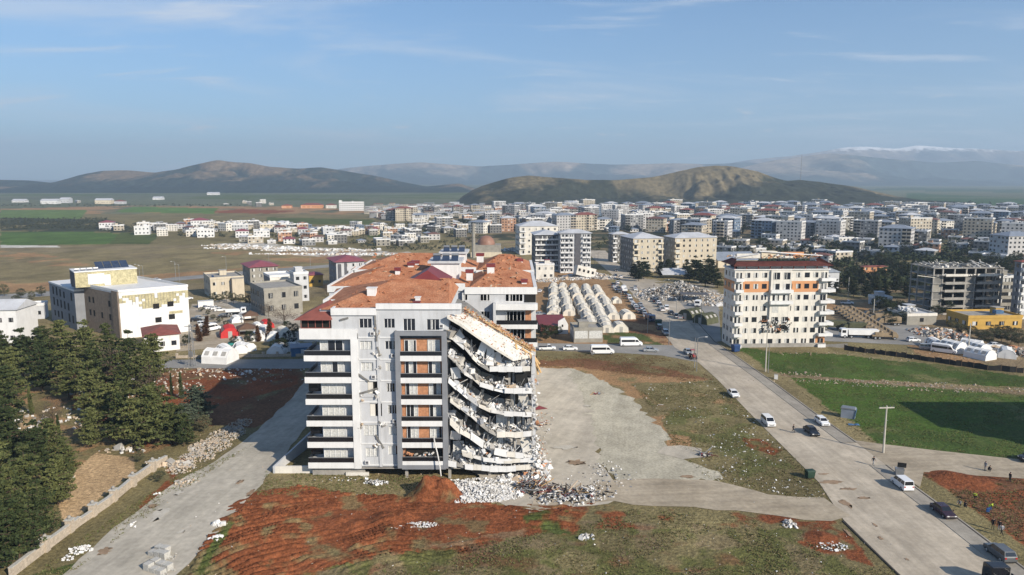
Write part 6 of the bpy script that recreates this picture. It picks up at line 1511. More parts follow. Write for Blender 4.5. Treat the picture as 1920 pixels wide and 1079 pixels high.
def car_proto(kind, paint):
    P = dict(sedan=(4.5,1.78,1.45), hatch=(4.1,1.74,1.5), suv=(4.5,1.86,1.72), van=(4.3,1.80,1.85), minibus=(7.0,2.0,2.75), pickup=(5.2,1.85,1.8), truck=(7.6,2.4,3.1))[kind]
    L, Wd, H = P; x0, x1 = -L/2, L/2; root = thing(dict(sedan='saloon_car', hatch='hatchback_car', suv='off_road_car', van='delivery_van', minibus='minibus', pickup='pickup_truck', truck='lorry')[kind], (0,0,-500), 0, 'x', 'truck' if kind in ('truck','pickup') else 'minibus' if kind == 'minibus' else 'van' if kind == 'van' else 'car')
    b = MB(); g = .22
    def cabin(ax, bx, z0, AX, BX, z1, m=paint, w0=Wd-.10, w1=Wd-.42, split=2, glz=True):
        frustum(b, ax, bx, w0, z0, AX, BX, w1, z1, m)
        if not glz: return
        lo = .08; 
        def pt(front, side, t):
            x = (bx + (BX-bx)*t) if front else (ax + (AX-ax)*t); y = side*((w0 + (w1-w0)*t)/2); return (x, y, z0 + (z1-z0)*t)
        glassq(root, 'windscreen', pt(1,-1,lo), pt(1,1,lo), pt(1,1,.95), pt(1,-1,.95))
        glassq(root, 'rear_window', pt(0,1,lo), pt(0,-1,lo), pt(0,-1,.95), pt(0,1,.95))
        for s in (-1, 1):
            for k in range(split):
                t0, t1 = k/split, (k+1)/split
                A = Vector(pt(0,s,lo)).lerp(Vector(pt(1,s,lo)), t0); B = Vector(pt(0,s,lo)).lerp(Vector(pt(1,s,lo)), t1); C = Vector(pt(0,s,.95)).lerp(Vector(pt(1,s,.95)), t1); D = Vector(pt(0,s,.95)).lerp(Vector(pt(1,s,.95)), t0)
                if s < 0: glassq(root, 'side_window', A, B, C, D)
                else: glassq(root, 'side_window', B, A, D, C)
    if kind == 'sedan':
        bevelbox(b, [(x0,g+.1),(x0+.1,g),(x1-.1,g),(x1,g+.15),(x1,.62),(x1-.15,.74),(x1-1.25,.90),(x0+.75,.95),(x0+.05,.92)], Wd, paint); cabin(x0+.45, x1-1.15, .88, x0+1.05, x1-1.95, H)
    elif kind == 'hatch':
        bevelbox(b, [(x0,g+.1),(x0+.1,g),(x1-.1,g),(x1,g+.15),(x1,.66),(x1-.15,.80),(x1-1.0,.95),(x0+.3,.98),(x0+.02,.92)], Wd, paint); cabin(x0+.06, x1-.9, .93, x0+.45, x1-1.7, H)
    elif kind == 'suv':
        g = .32; bevelbox(b, [(x0,g+.1),(x0+.1,g),(x1-.1,g),(x1,g+.15),(x1,.86),(x1-.15,1.0),(x1-1.15,1.1),(x0+.3,1.12),(x0+.02,1.05)], Wd, paint); cabin(x0+.05, x1-1.05, 1.08, x0+.35, x1-1.75, H, split=3)
    elif kind == 'van':
        bevelbox(b, [(x0,g+.1),(x0+.05,g),(x1-.1,g),(x1,g+.15),(x1,.80),(x1-.12,.93),(x1-.75,1.08),(x0+.02,1.1)], Wd, paint); cabin(x0+.02, x1-.65, 1.06, x0+.12, x1-1.45, H, w1=Wd-.28, split=3)
    elif kind == 'minibus':
        bevelbox(b, [(x0,.3),(x1-.1,.3),(x1,.5),(x1,1.05),(x1-.15,1.25),(x1-.9,1.45),(x1-1.5,2.35),(x1-2.1,H-.08),(x1-2.6,H),(x0+.15,H),(x0,H-.2)], Wd, paint, .09)
        for s in (-1, 1):
            q = MB(); q.box(x0+.35, x1-2.45, s*Wd/2-.012, s*Wd/2+.012, 1.45, 2.15, 'cabin'); q.build('side_window', root)
            q = MB(); q.prism([(x1-2.3,1.45),(x1-1.15,1.45),(x1-1.6,2.1),(x1-2.3,2.1)], s*Wd/2-.012, s*Wd/2+.012, 'cabin', 'y'); q.build('door_window', root)
        glassq(root, 'windscreen', (x1-.93,-.85,1.5), (x1-.93,.85,1.5), (x1-1.5,.8,2.33), (x1-1.5,-.8,2.33)); glassq(root, 'rear_window', (x0,.8,1.45), (x0,-.8,1.45), (x0,-.75,2.2), (x0,.75,2.2))
    elif kind == 'pickup':
        g = .35; bevelbox(b, [(x0,g+.1),(x0+.05,g),(x1-.1,g),(x1,g+.15),(x1,.85),(x1-.15,1.0),(x1-1.15,1.08),(x0+.02,1.0)], Wd, paint); cabin(x1-2.7, x1-1.05, 1.06, x1-2.55, x1-1.7, H, split=1)
        q = MB(); q.box(x0+.1, x1-2.75, -Wd/2+.1, Wd/2-.1, .985, 1.06, 'black'); q.build('load_bed', root)
    else:
        bevelbox(b, [(x1-2.0,.5),(x1,.5),(x1,1.4),(x1-.1,2.6),(x1-.5,2.75),(x1-2.0,2.75)], Wd, paint, .08)
        glassq(root, 'windscreen', (x1+.005,-1.05,1.5), (x1+.005,1.05,1.5), (x1-.09,1.0,2.5), (x1-.09,-1.0,2.5)); 
        for s in (-1,1):
            q = MB(); q.box(x1-1.5, x1-.4, s*Wd/2-.012, s*Wd/2+.012, 1.6, 2.4, 'cabin'); q.build('side_window', root)
        q = MB(); q.box(x0, x1-2.2, -Wd/2, Wd/2, 1.0, 1.15, 'dgrey'); q.box(x0, x1-2.2, -Wd/2, -Wd/2+.1, 1.153, 2.1, paint); q.box(x0, x1-2.2, Wd/2-.1, Wd/2, 1.153, 2.1, paint); q.box(x0, x0+.1, -Wd/2+.103, Wd/2-.103, 1.153, 2.1, paint); q.box(x0+.2, x1-2.0, -.4, .4, .6, .99, 'black'); q.build('cargo_bed', root)
    b.build('body', root)
    fz_ = {'sedan':.66,'hatch':.72,'suv':.85,'van':.80,'minibus':.95,'pickup':.82,'truck':.95}[kind]
    for s in (-1, 1):
        q = MB(); q.box(x1-.04, x1+.015, s*(Wd/2-.32)-.16, s*(Wd/2-.32)+.16, fz_-.1, fz_+.06, 'lamp'); q.build('headlight', root)
        q = MB(); q.box(x0-.015, x0+.04, s*(Wd/2-.2)-.12, s*(Wd/2-.2)+.12, fz_-.05, fz_+.18, 'tail'); q.build('taillight', root)
        q = MB(); q.box(x1-1.35 if kind not in ('truck','minibus') else x1-1.0, (x1-1.35 if kind not in ('truck','minibus') else x1-1.0)+.12, s*(Wd/2+.09)-.08, s*(Wd/2+.09)+.08, fz_+.25, fz_+.42, paint); q.build('mirror', root)
    q = MB(); q.box(x1-.03, x1+.02, -.5, .5, fz_-.28, fz_-.12, 'black'); q.build('grille', root)
    q = MB(); q.box(x0+.1, x1-.1, -Wd/2+.1, Wd/2-.1, .2, g+.02, 'black'); q.build('underbody', root)
    r = {'minibus':.36,'truck':.48,'suv':.36,'pickup':.36}.get(kind, .31)
    wheels(root, [x0+.85, x1-.85] if kind != 'truck' else [x0+1.2, x0+2.2, x1-1.2], Wd, r)
    return root
CP = {}
def car(kind, paint, pos, head, label, group=None):
    k = (kind, paint)
    if k not in CP: CP[k] = o = car_proto(kind, paint); o.location = pos; o.rotation_euler = (0,0,head)
    else: o = copytree(CP[k], pos, head)
    if 'group' in o: del o['group']
    o['label'] = label
    if group: o['group'] = group
    return o
def toward(p, q): return math.atan2(q.y-p.y, q.x-p.x)
def onr(px, py, up=.075): p = at(px, py); p.z += up; return p
near_r = toward(at(1443,713), at(1711,911))      # road heading, towards the camera
far_r = toward(at(1305,602), at(1180,512))
car('sedan','carw', onr(1375,743), near_r, 'white saloon car driving alone on the left lane nearest the orange banded block')
car('van','carw', onr(1440,797), near_r, 'white boxy van driving toward the camera beside the grassy verge')
car('hatch','carw', onr(1541,796), near_r, 'white people carrier parked at the kerb beside the green field')
car('sedan','carb', onr(1521,814), near_r, 'black saloon car driving beside the white people carrier')
car('van','carw', onr(1691,914), near_r + PI, 'white van seen from behind at the kerb next to the open bin')
car('sedan','carm', onr(1768,965), near_r, 'dark maroon saloon with a pale roof parked at the kerb in the foreground')
car('suv','carg', onr(1874,1045), near_r + PI, 'dark grey off road car at the kerb in the bottom right corner')
o = car('truck','carb', onr(1893,1118), near_r + PI, 'black lorry cab cut by the bottom right edge of the view')
car('suv','carb', onr(1934,866,.09), R(185), 'black car entering from the right edge on the side road')
car('minibus','carw', onr(1129,664,.05), R(2), 'white minibus parked right in front of the curtained shop')
car('minibus','carw', onr(1183,649,.01), R(2), 'white minibus on the grass further up the cross street')
car('sedan','cars', onr(1220,660,.05), R(-4), 'silver saloon car on the cross street near the road junction')
car('sedan','carw', onr(1069,657,.05), R(2), 'white saloon car on the cross street between pickup and minibus')
car('pickup','carw', onr(1026,657,.05), R(2), 'white open pickup emerging from behind the collapsed building')
car('sedan','cars', onr(1290,664), near_r + PI*.0, 'silver car just behind the orange tractor at the junction')
car('hatch','carw', onr(295,527,.09), R(14), 'white car alone on the country road behind the clinic')
cl = [('hatch','carn',379,577,'blue car'),('sedan','carw',396,580,'white saloon nearest the blue car'),('hatch','carw',405,581,'white hatchback'),('sedan','carw',413,584,'white saloon nearest the white lorry'),('hatch','carb',368,603,'black car'),('hatch','cars',375,600,'silver car behind the hedge')]
for k, (a, b, x, y, l) in enumerate(cl): car(a, b, onr(x, y, .05), R(25), l + ' parked in the clinic car park', 'cars in the clinic car park')
car('minibus','carw', onr(395,621,.05), R(60), 'white camper van parked by the red tents')
car('truck','carw', onr(443,590,.05), R(15), 'white box lorry parked by the brown pavilion')
for k, (a, b, x, y, l) in enumerate([('hatch','cars',388,570,'silver car behind the white container'),('sedan','carw',352,562,'white saloon left of the container'),('sedan','carb',420,596,'black saloon in the middle of the yard'),('van','carw',382,612,'white van by the hedge')]): car(a, b, onr(x, y, .05), R(30), l + ' in the clinic car park', 'cars in the clinic car park')
# the convoy of parked cars either side of the far road
cv = [('sedan','carw',420,275),('hatch','cars',412,300),('sedan','carg',428,335),('hatch','carw',480,318),('sedan','carg',440,368),('truck','carw',487,362),('sedan','carb',497,387),('van','carw',540,433),('sedan','cars',556,460),('sedan','cars',600,322),('hatch','carw',598,345),
      ('hatch','carw',455,216),('sedan','cars',397,203),('sedan','carg',403,152),('sedan','carw',382,320),('hatch','carb',520,410),('sedan','cars',400,345),('sedan','carb',372,295)]
c2 = [('hatch','carg',592,515),('sedan','cars',645,503),('sedan','cars',658,528),('hatch','cars',612,540),('sedan','cars',678,553),('hatch','carg',634,572),('sedan','cars',690,583),('sedan','cars',700,612),('truck','carn',748,652),('hatch','carw',578,500),('sedan','carb',665,575),('sedan','carw',605,525)]
c3 = [('sedan','carg',785,442),('hatch','carb',800,462),('sedan','carw',832,482),('sedan','carg',850,512),('pickup','carw',872,552),('van','carw',915,538),('sedan','carb',962,588),('hatch','carg',1008,614),('suv','cars',1052,632),('hatch','carb',1100,632),('sedan','carb',815,452)]
CN = {'carw':'white','cars':'silver','carg':'dark grey','carb':'black','carn':'dark blue'}; KN = {'sedan':'saloon','hatch':'hatchback','van':'van','truck':'lorry','pickup':'pickup','suv':'off road car'}
for nm, lst, where in (('far', cv, 'cars parked by the tent field, far group'), ('near', c2, 'cars parked by the tent field, near group'), ('right', c3, 'cars parked along the right kerb of the far road')):
    cnt = {}
    for a, b, x, y in sorted(lst, key=lambda q: -q[3]):
        cnt[(a, b)] = cnt.get((a, b), 0) + 1; tot = sum(1 for q in lst if (q[0], q[1]) == (a, b)); k = cnt[(a, b)]
        w_ = {'far':'in far car group by tent field','near':'in near car group by tent field','right':'in the line parked below the rubble heap'}[nm]
        lab = f'{CN[b]} {KN[a]} ' + (f'{ordn(k)} nearest ' if tot > 1 else '') + w_
        car(a, b, onr(1080+x/5.394, 480+y/5.394+1), far_r + rnd.gauss(0,.08) + (PI if rnd.random() < .4 else 0), lab, where)
car('sedan','carw', onr(1080+680/5.394, 480+418/5.394), far_r, 'white saloon driving alone in the middle of the far road')
car('van','binb' if False else 'carg', onr(1236,618), far_r, 'dark van standing at the shaded bend near the tent field')
car('suv','cars', onr(1248,628), far_r+PI, 'silver off road car at the shaded bend below the dark van')
car('truck','carw', onr(1080+1235/5.394, 480+505/5.394, .06), R(250), 'white lorry under the dark canopy below the rubble heap')
# right hand camp and lorry park
car('van','cars', onr(1738,656,.02), R(-20), 'silver van with open side beside the white tents', None)
car('hatch','carw', onr(1712,641,.06), R(5), 'white hatchback at the edge of the lorry park')
car('minibus','carw', onr(1770,662,.02), R(-42), 'white delivery van parked among the white tents')
car('sedan','carw', onr(1866,651,.02), R(0), 'white saloon behind the right hand tents')
car('pickup','carw', onr(1588,571,.05), R(-15), 'white pickup at the far end of the lorry park')
car('sedan','carw', onr(1012,548,.02), R(80), 'white car on the bare soil left of the tent rows')
car('sedan','cars', onr(1013,592,.02), R(10), 'silver car beside the red roofed courtyard house')
def dump_truck():
    p = onr(1608,634,.06); t = thing('dump_truck', p, PI+R(-6), 'long white four axle dump truck standing in the lorry park', 'truck'); L = 11.5
    b = MB(); bevelbox(b, [(L/2-2.1,.6),(L/2,.6),(L/2,1.7),(L/2-.1,2.9),(L/2-.4,3.1),(L/2-2.1,3.1)], 2.5, 'carw', .08); b.build('cab', t)
    glassq(t, 'windscreen', (L/2+.005,-1.1,1.75),(L/2+.005,1.1,1.75),(L/2-.1,1.05,2.8),(L/2-.1,-1.05,2.8))
    for s in (-1,1): q = MB(); q.box(L/2-1.6, L/2-.4, s*1.25-.012, s*1.25+.012, 1.8, 2.7, 'cabin'); q.build('side_window', t)
    b = MB(); b.add([(-L/2,-1.25,1.2),(L/2-2.5,-1.25,1.2),(L/2-2.5,1.25,1.2),(-L/2,1.25,1.2),(-L/2-.5,-1.3,2.9),(L/2-2.3,-1.3,2.9),(L/2-2.3,1.3,2.9),(-L/2-.5,1.3,2.9)], [(0,3,2,1),(0,1,5,4),(1,2,6,5),(2,3,7,6),(3,0,4,7),(4,5,6,7)], 'tentw')
    for k in range(7): b.box(-L/2+.5+k*1.2, -L/2+.65+k*1.2, -1.36, -1.24, 1.2, 2.85, 'pure')
    b.build('tipper_body', t); b = MB(); b.box(-L/2+.3, L/2-.2, -.5, .5, .7, 1.15, 'black'); b.build('chassis', t)
    wheels(t, [-L/2+1.4,-L/2+2.8,L/2-3.4,L/2-1.3], 2.5, .52, .3)
dump_truck()
def tractor():
    p = onr(1299,673); t = thing('tractor', p, near_r, 'small orange and black tractor standing at the junction in front of a silver car', 'tractor')
    b = MB(); bevelbox(b, [(.1,.7),(1.6,.7),(1.65,1.2),(1.5,1.4),(.1,1.45)], .8, 'carr', .05); b.build('bonnet', t)
    b = MB()
    for x in (-.9,.15):
        for y in (-.6,.6): b.bar((x,y,1.0),(x*.9,y*.9,2.5),.08,'black')
    b.box(-1.0,.3,-.65,.65,2.5,2.6,'carr'); b.build('roll_frame', t); b = MB(); b.box(-.8,-.2,-.4,.4,.9,1.3,'black'); b.build('seat', t)
    for x, r in ((-.5,.75),(1.2,.45)):
        for s in (-1,1): q = MB(); q.tube((x,s*.75-.2,r),(x,s*.75+.2,r),r,r,'black',14); q.tube((x,s*.75-.215,r),(x,s*.75+.215,r),r*.5,r*.5,'orange',10); q.build('wheel', t)
tractor()
# canvas covered army lorries and the rows of tan vehicles
def army(kind, pos, rz, label, group=None):
    t = thing('army_truck' if kind != 'tanv' else 'armoured_vehicle', pos, rz, label, 'truck'); m = 'olive' if kind == 'olive' else 'tan'
    if group: t['group'] = group
    b = MB(); bevelbox(b, [(2.2,.7),(4.0,.7),(4.0,1.5),(3.3,2.5),(2.2,2.6)], 2.3, m, .06); b.build('cab', t)
    b = MB(); b.box(-4.0,2.0,-1.2,1.2,1.0,1.5,m); b.build('cargo_bed', t)
    if kind != 'tanv':
        b = MB(); bevelbox(b, [(-3.95,1.51),(1.95,1.51),(1.95,3.0),(1.8,3.15),(-3.8,3.15),(-3.95,3.0)], 2.36, 'olive' if kind == 'olive' else 'tan', .1); b.build('canvas_cover', t)
    else:
        b = MB(); b.box(-3,1.2,-.9,.9,1.503,2.3,'tan'); b.tube((-1,0,2.3),(-1,0,2.8),.6,.5,'tan',10); b.build('superstructure', t)
    wheels(t, [-3.0,-1.7,2.9], 2.4, .5, .3); glassq(t, 'windscreen', (3.95,-1,1.6),(3.95,1,1.6),(3.35,.95,2.4),(3.35,-.95,2.4)); return t
army('olive', onr(1563,618,.06), R(175), 'olive canvas covered army lorry nearest the orange banded block', 'olive army lorries'); army('olive', onr(1600,622,.06), R(175), 'olive canvas covered army lorry right behind the dump truck', 'olive army lorries')
for k in range(13):
    p = onr(1583 + k*6.2, 586 + k*4.2 , .06); army('tanv', p, R(-8), f'tan military vehicle, {ordn(13-k)} from the near end of the diagonal row', 'tan vehicles in the diagonal row of the lorry park')
for k, (x, y) in enumerate([(1662,600),(1640,596),(1666,610),(1648,604)]): army('tan', onr(x, y, .06), R(176), ['tan canvas lorry behind the row, far right one','tan canvas lorry behind the row, far left one','tan canvas lorry nearest the diagonal row on the right','tan canvas lorry nearest the diagonal row on the left'][k], 'tan canvas lorries')
# ============================================================ tents
def tent_proto(m='tent', L=6.0, Wd=5.2, H=3.0):
    t = thing('tent', (0,0,-500), 0, 'x', 'tent')
    P = [(-Wd/2,0),(Wd/2,0),(Wd/2*.93,1.5),(Wd/2*.5,H*.88),(0,H),(-Wd/2*.5,H*.88),(-Wd/2*.93,1.5)]
    b = MB(); b.prism(P, 0, L, m, 'y')
    for yy in (0, L/3, 2*L/3, L):
        for j in range(2, 6): b.bar((P[j][0],yy,P[j][1]+.02),(P[j+1][0],yy,P[j+1][1]+.02),.09,m)
    b.build('canvas', t)
    for s in (-1, 1):
        for k in range(3):
            q = MB(); a = Vector((s*Wd/2*.58, L/6+L/3*k, H*.86)); c = Vector((s*Wd/2*.84, L/6+L/3*k, 1.85)); d = (c-a).normalized(); n = Vector((s*abs(d.z),0,abs(d.x))); 
            pts = [a+Vector((0,-.5,0))+n*.03, a+Vector((0,.5,0))+n*.03, c+Vector((0,.5,0))+n*.03, c+Vector((0,-.5,0))+n*.03]; lo = [p-n*.02 for p in pts]
            q.add(pts+lo, [(0,1,2,3),(7,6,5,4),(0,4,5,1),(1,5,6,2),(2,6,7,3),(3,7,4,0)], 'tentd'); q.build('window', t)
    q = MB(); q.box(-.55,.55,-.04,-.003,0,1.9,'tentd' if m != 'tentw' else 'tentw'); q.build('door', t)
    return t
TT = {}
def tent(pos, rz, label, group=None, m='tent', sc=1.0):
    if m not in TT: TT[m] = o = tent_proto(m); o.location = pos; o.rotation_euler = (0,0,rz); o.scale = (sc if hasattr(sc,'__len__') else (sc,)*3)
    else: o = copytree(TT[m], pos, rz, scale=sc)
    if 'group' in o: del o['group']
    o['label'] = label
    if group: o['group'] = group
    return o
Z5 = lambda x, y: at(1000 + x/3.84, 380 + y/3.84)
cols_ = [((148,828),(150,612),'leftmost'),((258,818),(205,612),'second'),((425,915),(285,618),'middle'),((535,938),(372,622),'fourth'),((575,845),(450,628),'rightmost')]
for (n0, n1, nm) in cols_:
    A, B = Z5(*n0), Z5(*n1); D = (B-A); n = max(3, int(D.length/7.4)); rz = math.atan2(D.y, D.x) - PI/2
    for k in range(n):
        if k in ({'leftmost':(6,),'second':(9,),'middle':(9,),'fourth':(10,),'rightmost':(7,)}[nm]): continue
        p = A + D*(k/n) + Vector((rnd.gauss(0,.25), rnd.gauss(0,.2), 0)); p.z = zt(p.y)
        tent(p, rz + rnd.gauss(0,.03), sc=(.95,1,.93), label= f'cream tent, {ordn(k+1)} from the near end of the {nm} tent row', group='cream tents pitched in rows beside the road')
tent(Z5(632,935), R(2), 'single cream tent standing apart at the near end of the camp'); tent(Z5(690,842), R(8), 'cream tent in shadow beside the parked cars'); tent(Z5(605,728), R(4), 'small cream tent at the right edge of the tent rows', sc=.8)
for (x, y, sx, rz, m, lab) in [(428,668,.95,35,'tentw','grey white frame tent behind the garden wall, leftmost of the garden tents'),(437,679,1.3,80,'tentw','flattened white tent close to the garden wall'),(452,664,.9,20,'tentw','white tent behind the flattened one'),(470,660,.9,60,'tentw','white tent between the dark round trees'),(500,627,.85,30,'tentw','grey tent behind the brown pavilion'),(484,640,.9,20,'tentw','white tent just right of the brown pavilion'),(534,634,1.0,25,'tent','beige tent beside the leafless tree'),(516,668,1.0,5,'tentw','white striped tent by the blue cabin'),(446,606,.8,30,'tentw','white canopy tent behind the big red tent')]:
    tent(at(x, y), R(rz), lab, 'white tents in the clinic garden', m, sx)
for (x, y, sc, rz, lab) in [(432,634,1.15,25,'large dark red tent behind the teal stall'),(503,616,.85,30,'bright red tent behind the grey tent')]: tent(at(x, y), R(rz), lab, None, 'redtent', sc)
for (x, y, sc, rz, lab) in [(447,648,.7,20,'small white tent left of the brown pavilion'),(486,618,.7,30,'small white tent between the two pavilions'),(512,640,.8,15,'white tent below the bright red tent'),(545,660,.9,10,'pale tent right of the blue green dome'),(462,598,.7,40,'white canopy beside the box lorry')]:
    tent(at(x, y), R(rz), lab, 'white tents in the clinic garden', 'tentw', sc)
tent(at(434,655), R(20), 'small teal green stall tent in front of the large red tent', None, 'teal', .6); tent(at(521,652), R(20), 'teal dome tent behind the white striped tent', None, 'teal', .6)
for (x, y, s, lab) in [(465,632,5.2,'brown hip roofed open pavilion beside the large red tent'),(471,606,4.6,'smaller brown hip roofed pavilion behind the first')]:
    p = at(x, y); t = thing('pavilion', p, R(25), lab, 'pavilion'); b = MB(); b.hip(-s/2, s/2, 0, s, 2.6, 1.6, 'brownroof', .5); b.build('roof', t)
    for (a, c) in ((-s/2,0),(s/2,0),(-s/2,s),(s/2,s)): b = MB().box(a-.1, a+.1, c-.1, c+.1, 0, 2.598, 'bark'); b.build('post', t)
    b = MB().box(-s/2, s/2, s*.7, s*.74, 0, 1.1, 'bark'); b.build('railing', t)
# white tents of the right hand camp
for (x, y, sc, rz, lab) in [(1803,664,(1,1,1.2),20,'pointed white tent beside the white delivery van'),(1858,676,(1,1.1,1),25,'broad white tent nearest the black net fence'),(1888,673,(.9,.9,.9),-30,'pale blue white tent right of the broad one'),(1848,664,(.9,1,1),10,'white tent behind the broad one'),(1760,655,(.85,1,.9),-10,'round white tent behind the delivery van'),(1840,655,(.8,.9,.9),40,'small white tent at the back of the right camp')]:
    tent(at(x, y), R(rz), lab, 'white tents beside the net fence', 'tentw', sc)
# camouflage shelters by the far road
for (x, y, s, lab) in [(1292,600,1.3,'grey green arched shelter beside the far road, left one'),(1320,608,1.2,'dark camouflage dome shelter in the shadow, right one')]:
    p = onr(x-8, y); tent(p, R(-50), lab, None, 'olive', s)
# ============================================================ poles, lamps, pylons
def power_pole(px, py, H, label, rz=0, arms=True):
    p = at(px, py); t = thing('power_pole', p, rz, label, 'pole'); b = MB(); b.tube((0,0,0),(0,0,H),.22,.13,'pole',8); b.build('shaft', t)
    if arms:
        b = MB(); b.box(-1.5,1.5,-.1,.1,H-.5,H-.3,'pole'); b.build('crossarm', t)
        for x in (-1.4,-.7,.7,1.4): b = MB(); b.tube((x,0,H-.298),(x,0,H+.1),.07,.05,'dgrey',6); b.build('insulator', t)
    return t
power_pole(1656,850,9.4,'pale concrete power pole with a crossarm standing at the corner of the green field', R(5))
power_pole(1435,697,11,'thick pale concrete pole on the pavement near the orange banded block', R(5), False)
def lamp_post(px, py, H, label, rz=0, arm=2.0, group='lamp posts along the roads', cell=False):
    p = at(px, py); t = thing('street_lamp', p, rz, label, 'street lamp', group); b = MB(); b.tube((0,0,0),(0,0,H-.4),.12,.07,'steel',7)
    if arm: b.tube((0,0,H-.41),(arm*.35,0,H-.05),.06,.05,'steel',6); b.tube((arm*.35,0,H-.05),(arm,0,H),.05,.045,'steel',6)
    b.build('post', t)
    if arm: b = MB(); bevelbox(b, [(arm-.1,H-.08),(arm+.7,H-.02),(arm+.7,H+.06),(arm,H+.12)], .3, 'pure', .03); b.build('lamp_head', t)
    return t
lamp_post(1306,697,9.6,'curved street lamp at the junction beside a second bare pole', R(0)); lamp_post(1302,690,9.0,'bare steel pole touching the curved street lamp at the junction', R(180), 0)
lamp_post(1440,699,8.5,'thin steel pole beside the thick concrete pole', 0, 0)
lamp_post(1359,637,9.5,'street lamp at the left corner of the orange banded block', R(180))
for k, (x, y, h, lab) in enumerate([(1254,647,9,'lamp post on the road bend in front of the tents'),(1214,625,8.5,'lamp post beside the shaded tent'),(1244,562,9,'lamp post in front of the rubble heap'),(1268,586,6,'wooden post beside the white shelter'),(1314,612,10,'dark pole in the shaded parking apron'),(1302,613,8,'thin pole on the parking apron'),(1195,528,11,'lamp post at the dark conifer clump'),(1167,508,10,'lamp post beside the beige block, nearer one'),(1178,506,10,'lamp post beside the beige block, farther one'),(1115,504,10,'lamp post right of the white balcony block, first'),(1121,502,10,'lamp post right of the white balcony block, second'),(1164,570,8,'lamp post among the far parked cars')]):
    lamp_post(x, y, h, lab, R(180 if k % 2 else 0), 1.8)
for k, (x, y, h) in enumerate([(263,535,11),(270,538,11),(330,528,11),(337,530,10),(425,516,11),(505,508,10),(582,500,10),(648,497,9)]):
    lamp_post(x, y, h, f'tall roadside lamp, {ordn(k+1)} from the left along the country road', R(200), 1.5, 'lamps along the country road')
power_pole(1815,662,9,'pale pole between the white tents of the right camp', 0, False); power_pole(1637,600,8,'slim pole beside the tan vehicles', 0, False); power_pole(1590,556,9,'dark thin pole behind the lorry park', 0, False)
def pylon():
    p = at(361,688); t = thing('lattice_pylon', p, 0, 'grey steel lattice pylon at the cross street in front of the garden tents', 'pylon'); H = 12; b = MB()
    c = lambda s, q, z: Vector((s*(.75-.5*z/H), q*(.75-.5*z/H), z))
    for s in (-1,1):
        for q in (-1,1): b.bar(c(s,q,0), c(s,q,H), .10, 'steel')
    for k in range(11):
        z0, z1 = H*k/11, H*(k+1)/11
        for (a, d) in (((-1,-1),(1,-1)),((1,-1),(1,1)),((1,1),(-1,1)),((-1,1),(-1,-1))): b.bar(c(*a,z0), c(*d,z1), .06, 'steel')
    b.build('lattice', t); b = MB(); b.box(-1.6,1.6,-.08,.08,H-.6,H-.45,'steel'); b.build('crossarm', t); b = MB(); b.box(-.5,.5,-1.0,-.3,3.0,4.4,'steel'); b.build('transformer', t)
pylon()
M['dirtc'] = mat('earth_clods', (.20, .13, .08), .95, .25, 1)
# ============================================================ the stone cemetery wall
def stone_wall():
    base = [(20,1084),(90,1030),(150,985),(204,948),(255,905),(290,880),(313,868)]
    P = [at(*q) for q in base]; O = P[0]; root = thing('stone_wall', O, 0, 'pale stone block wall with square pillars climbing beside the cement road', 'wall')
    b = MB(); b.X = Matrix.Translation(-O); h = 1.35
    for i in range(len(P)-1):
        a, c = P[i], P[i+1]; d = (c-a); n = max(1, int(d.length/2.6))
        for k in range(n):
            p, q = a+d*(k/n), a+d*((k+1)/n); hh = h*(1-.25*(rnd.random() < .12)); m = (p+q)/2
            b.obox(m+Vector((0,0,hh/2-.2)), (.42+rnd.random()*.06, d.length/n+.03*(k%2), hh+.4), (d.to_track_quat('Y','Z')).to_matrix(), 'stone'); b.obox(m+Vector((0,0,hh+.05)), (.56+.01*(k%2), d.length/n-.02, .1), (d.to_track_quat('Y','Z')).to_matrix(), 'paver')
    b.build('wall', root)
    for (x, y) in [(86,1034),(132,998),(175,968),(214,940),(250,912),(287,884)]:
        p = at(x, y); q = MB(); q.X = Matrix.Translation(-O); q.box(p.x-.45,p.x+.45,p.y-.45,p.y+.45,-.2,1.95,'stone'); q.box(p.x-.55,p.x+.55,p.y-.55,p.y+.55,1.953,2.1,'paver'); c = q.build('pillar', root)
        bm = bmesh.new(); bmesh.ops.create_icosphere(bm, subdivisions=2, radius=.28); me = bpy.data.meshes.new('lamp_globe'); bm.to_mesh(me); bm.free(); me.materials.append(M['conc']); mk('lamp_globe', me, c, loc=(p.x-O.x, p.y-O.y, 2.35))
stone_wall()
def rubble(name, spots, mats, label, seed, cat='rubble'):
    """spots: (px,py,radius_x,radius_y,n,size,height)"""
    rg = random.Random(seed); b = MB()
    for (px, py, rx, ry, n, sz, hh) in spots:
        c = at(px, py)
        for k in range(n):
            a = rg.random()*6.283; r = rg.random()**.6; x = c.x+math.cos(a)*rx*r; y = c.y+math.sin(a)*ry*r; z = zt(y) + hh*max(0,(1-r*1.05))*rg.uniform(.3,1.0) + .05
            s = sz*rg.uniform(.35,1.5)*(2.2 if rg.random() < .05 else 1); b.chunk((x,y,z),(s,s*rg.uniform(.5,1),s*rg.uniform(.3,.8)),rg,rg.choice(mats))
    return tag(b.build(name), label, cat, kind='stuff')
rubble('white_rubble_pile', [(905,926,6.0,3.6,1900,.27,1.3),(880,915,3,2.5,600,.26,1.0),(940,925,4,3,600,.27,.8),(868,930,3,3,250,.35,.9),(860,908,4,2,120,.3,.2),(920,905,6,2,160,.35,.3),(960,898,3,2,120,.4,.4)], ['rub','pure','rub','rub2'], 'heap of white broken blocks right of the red soil mound', 1)
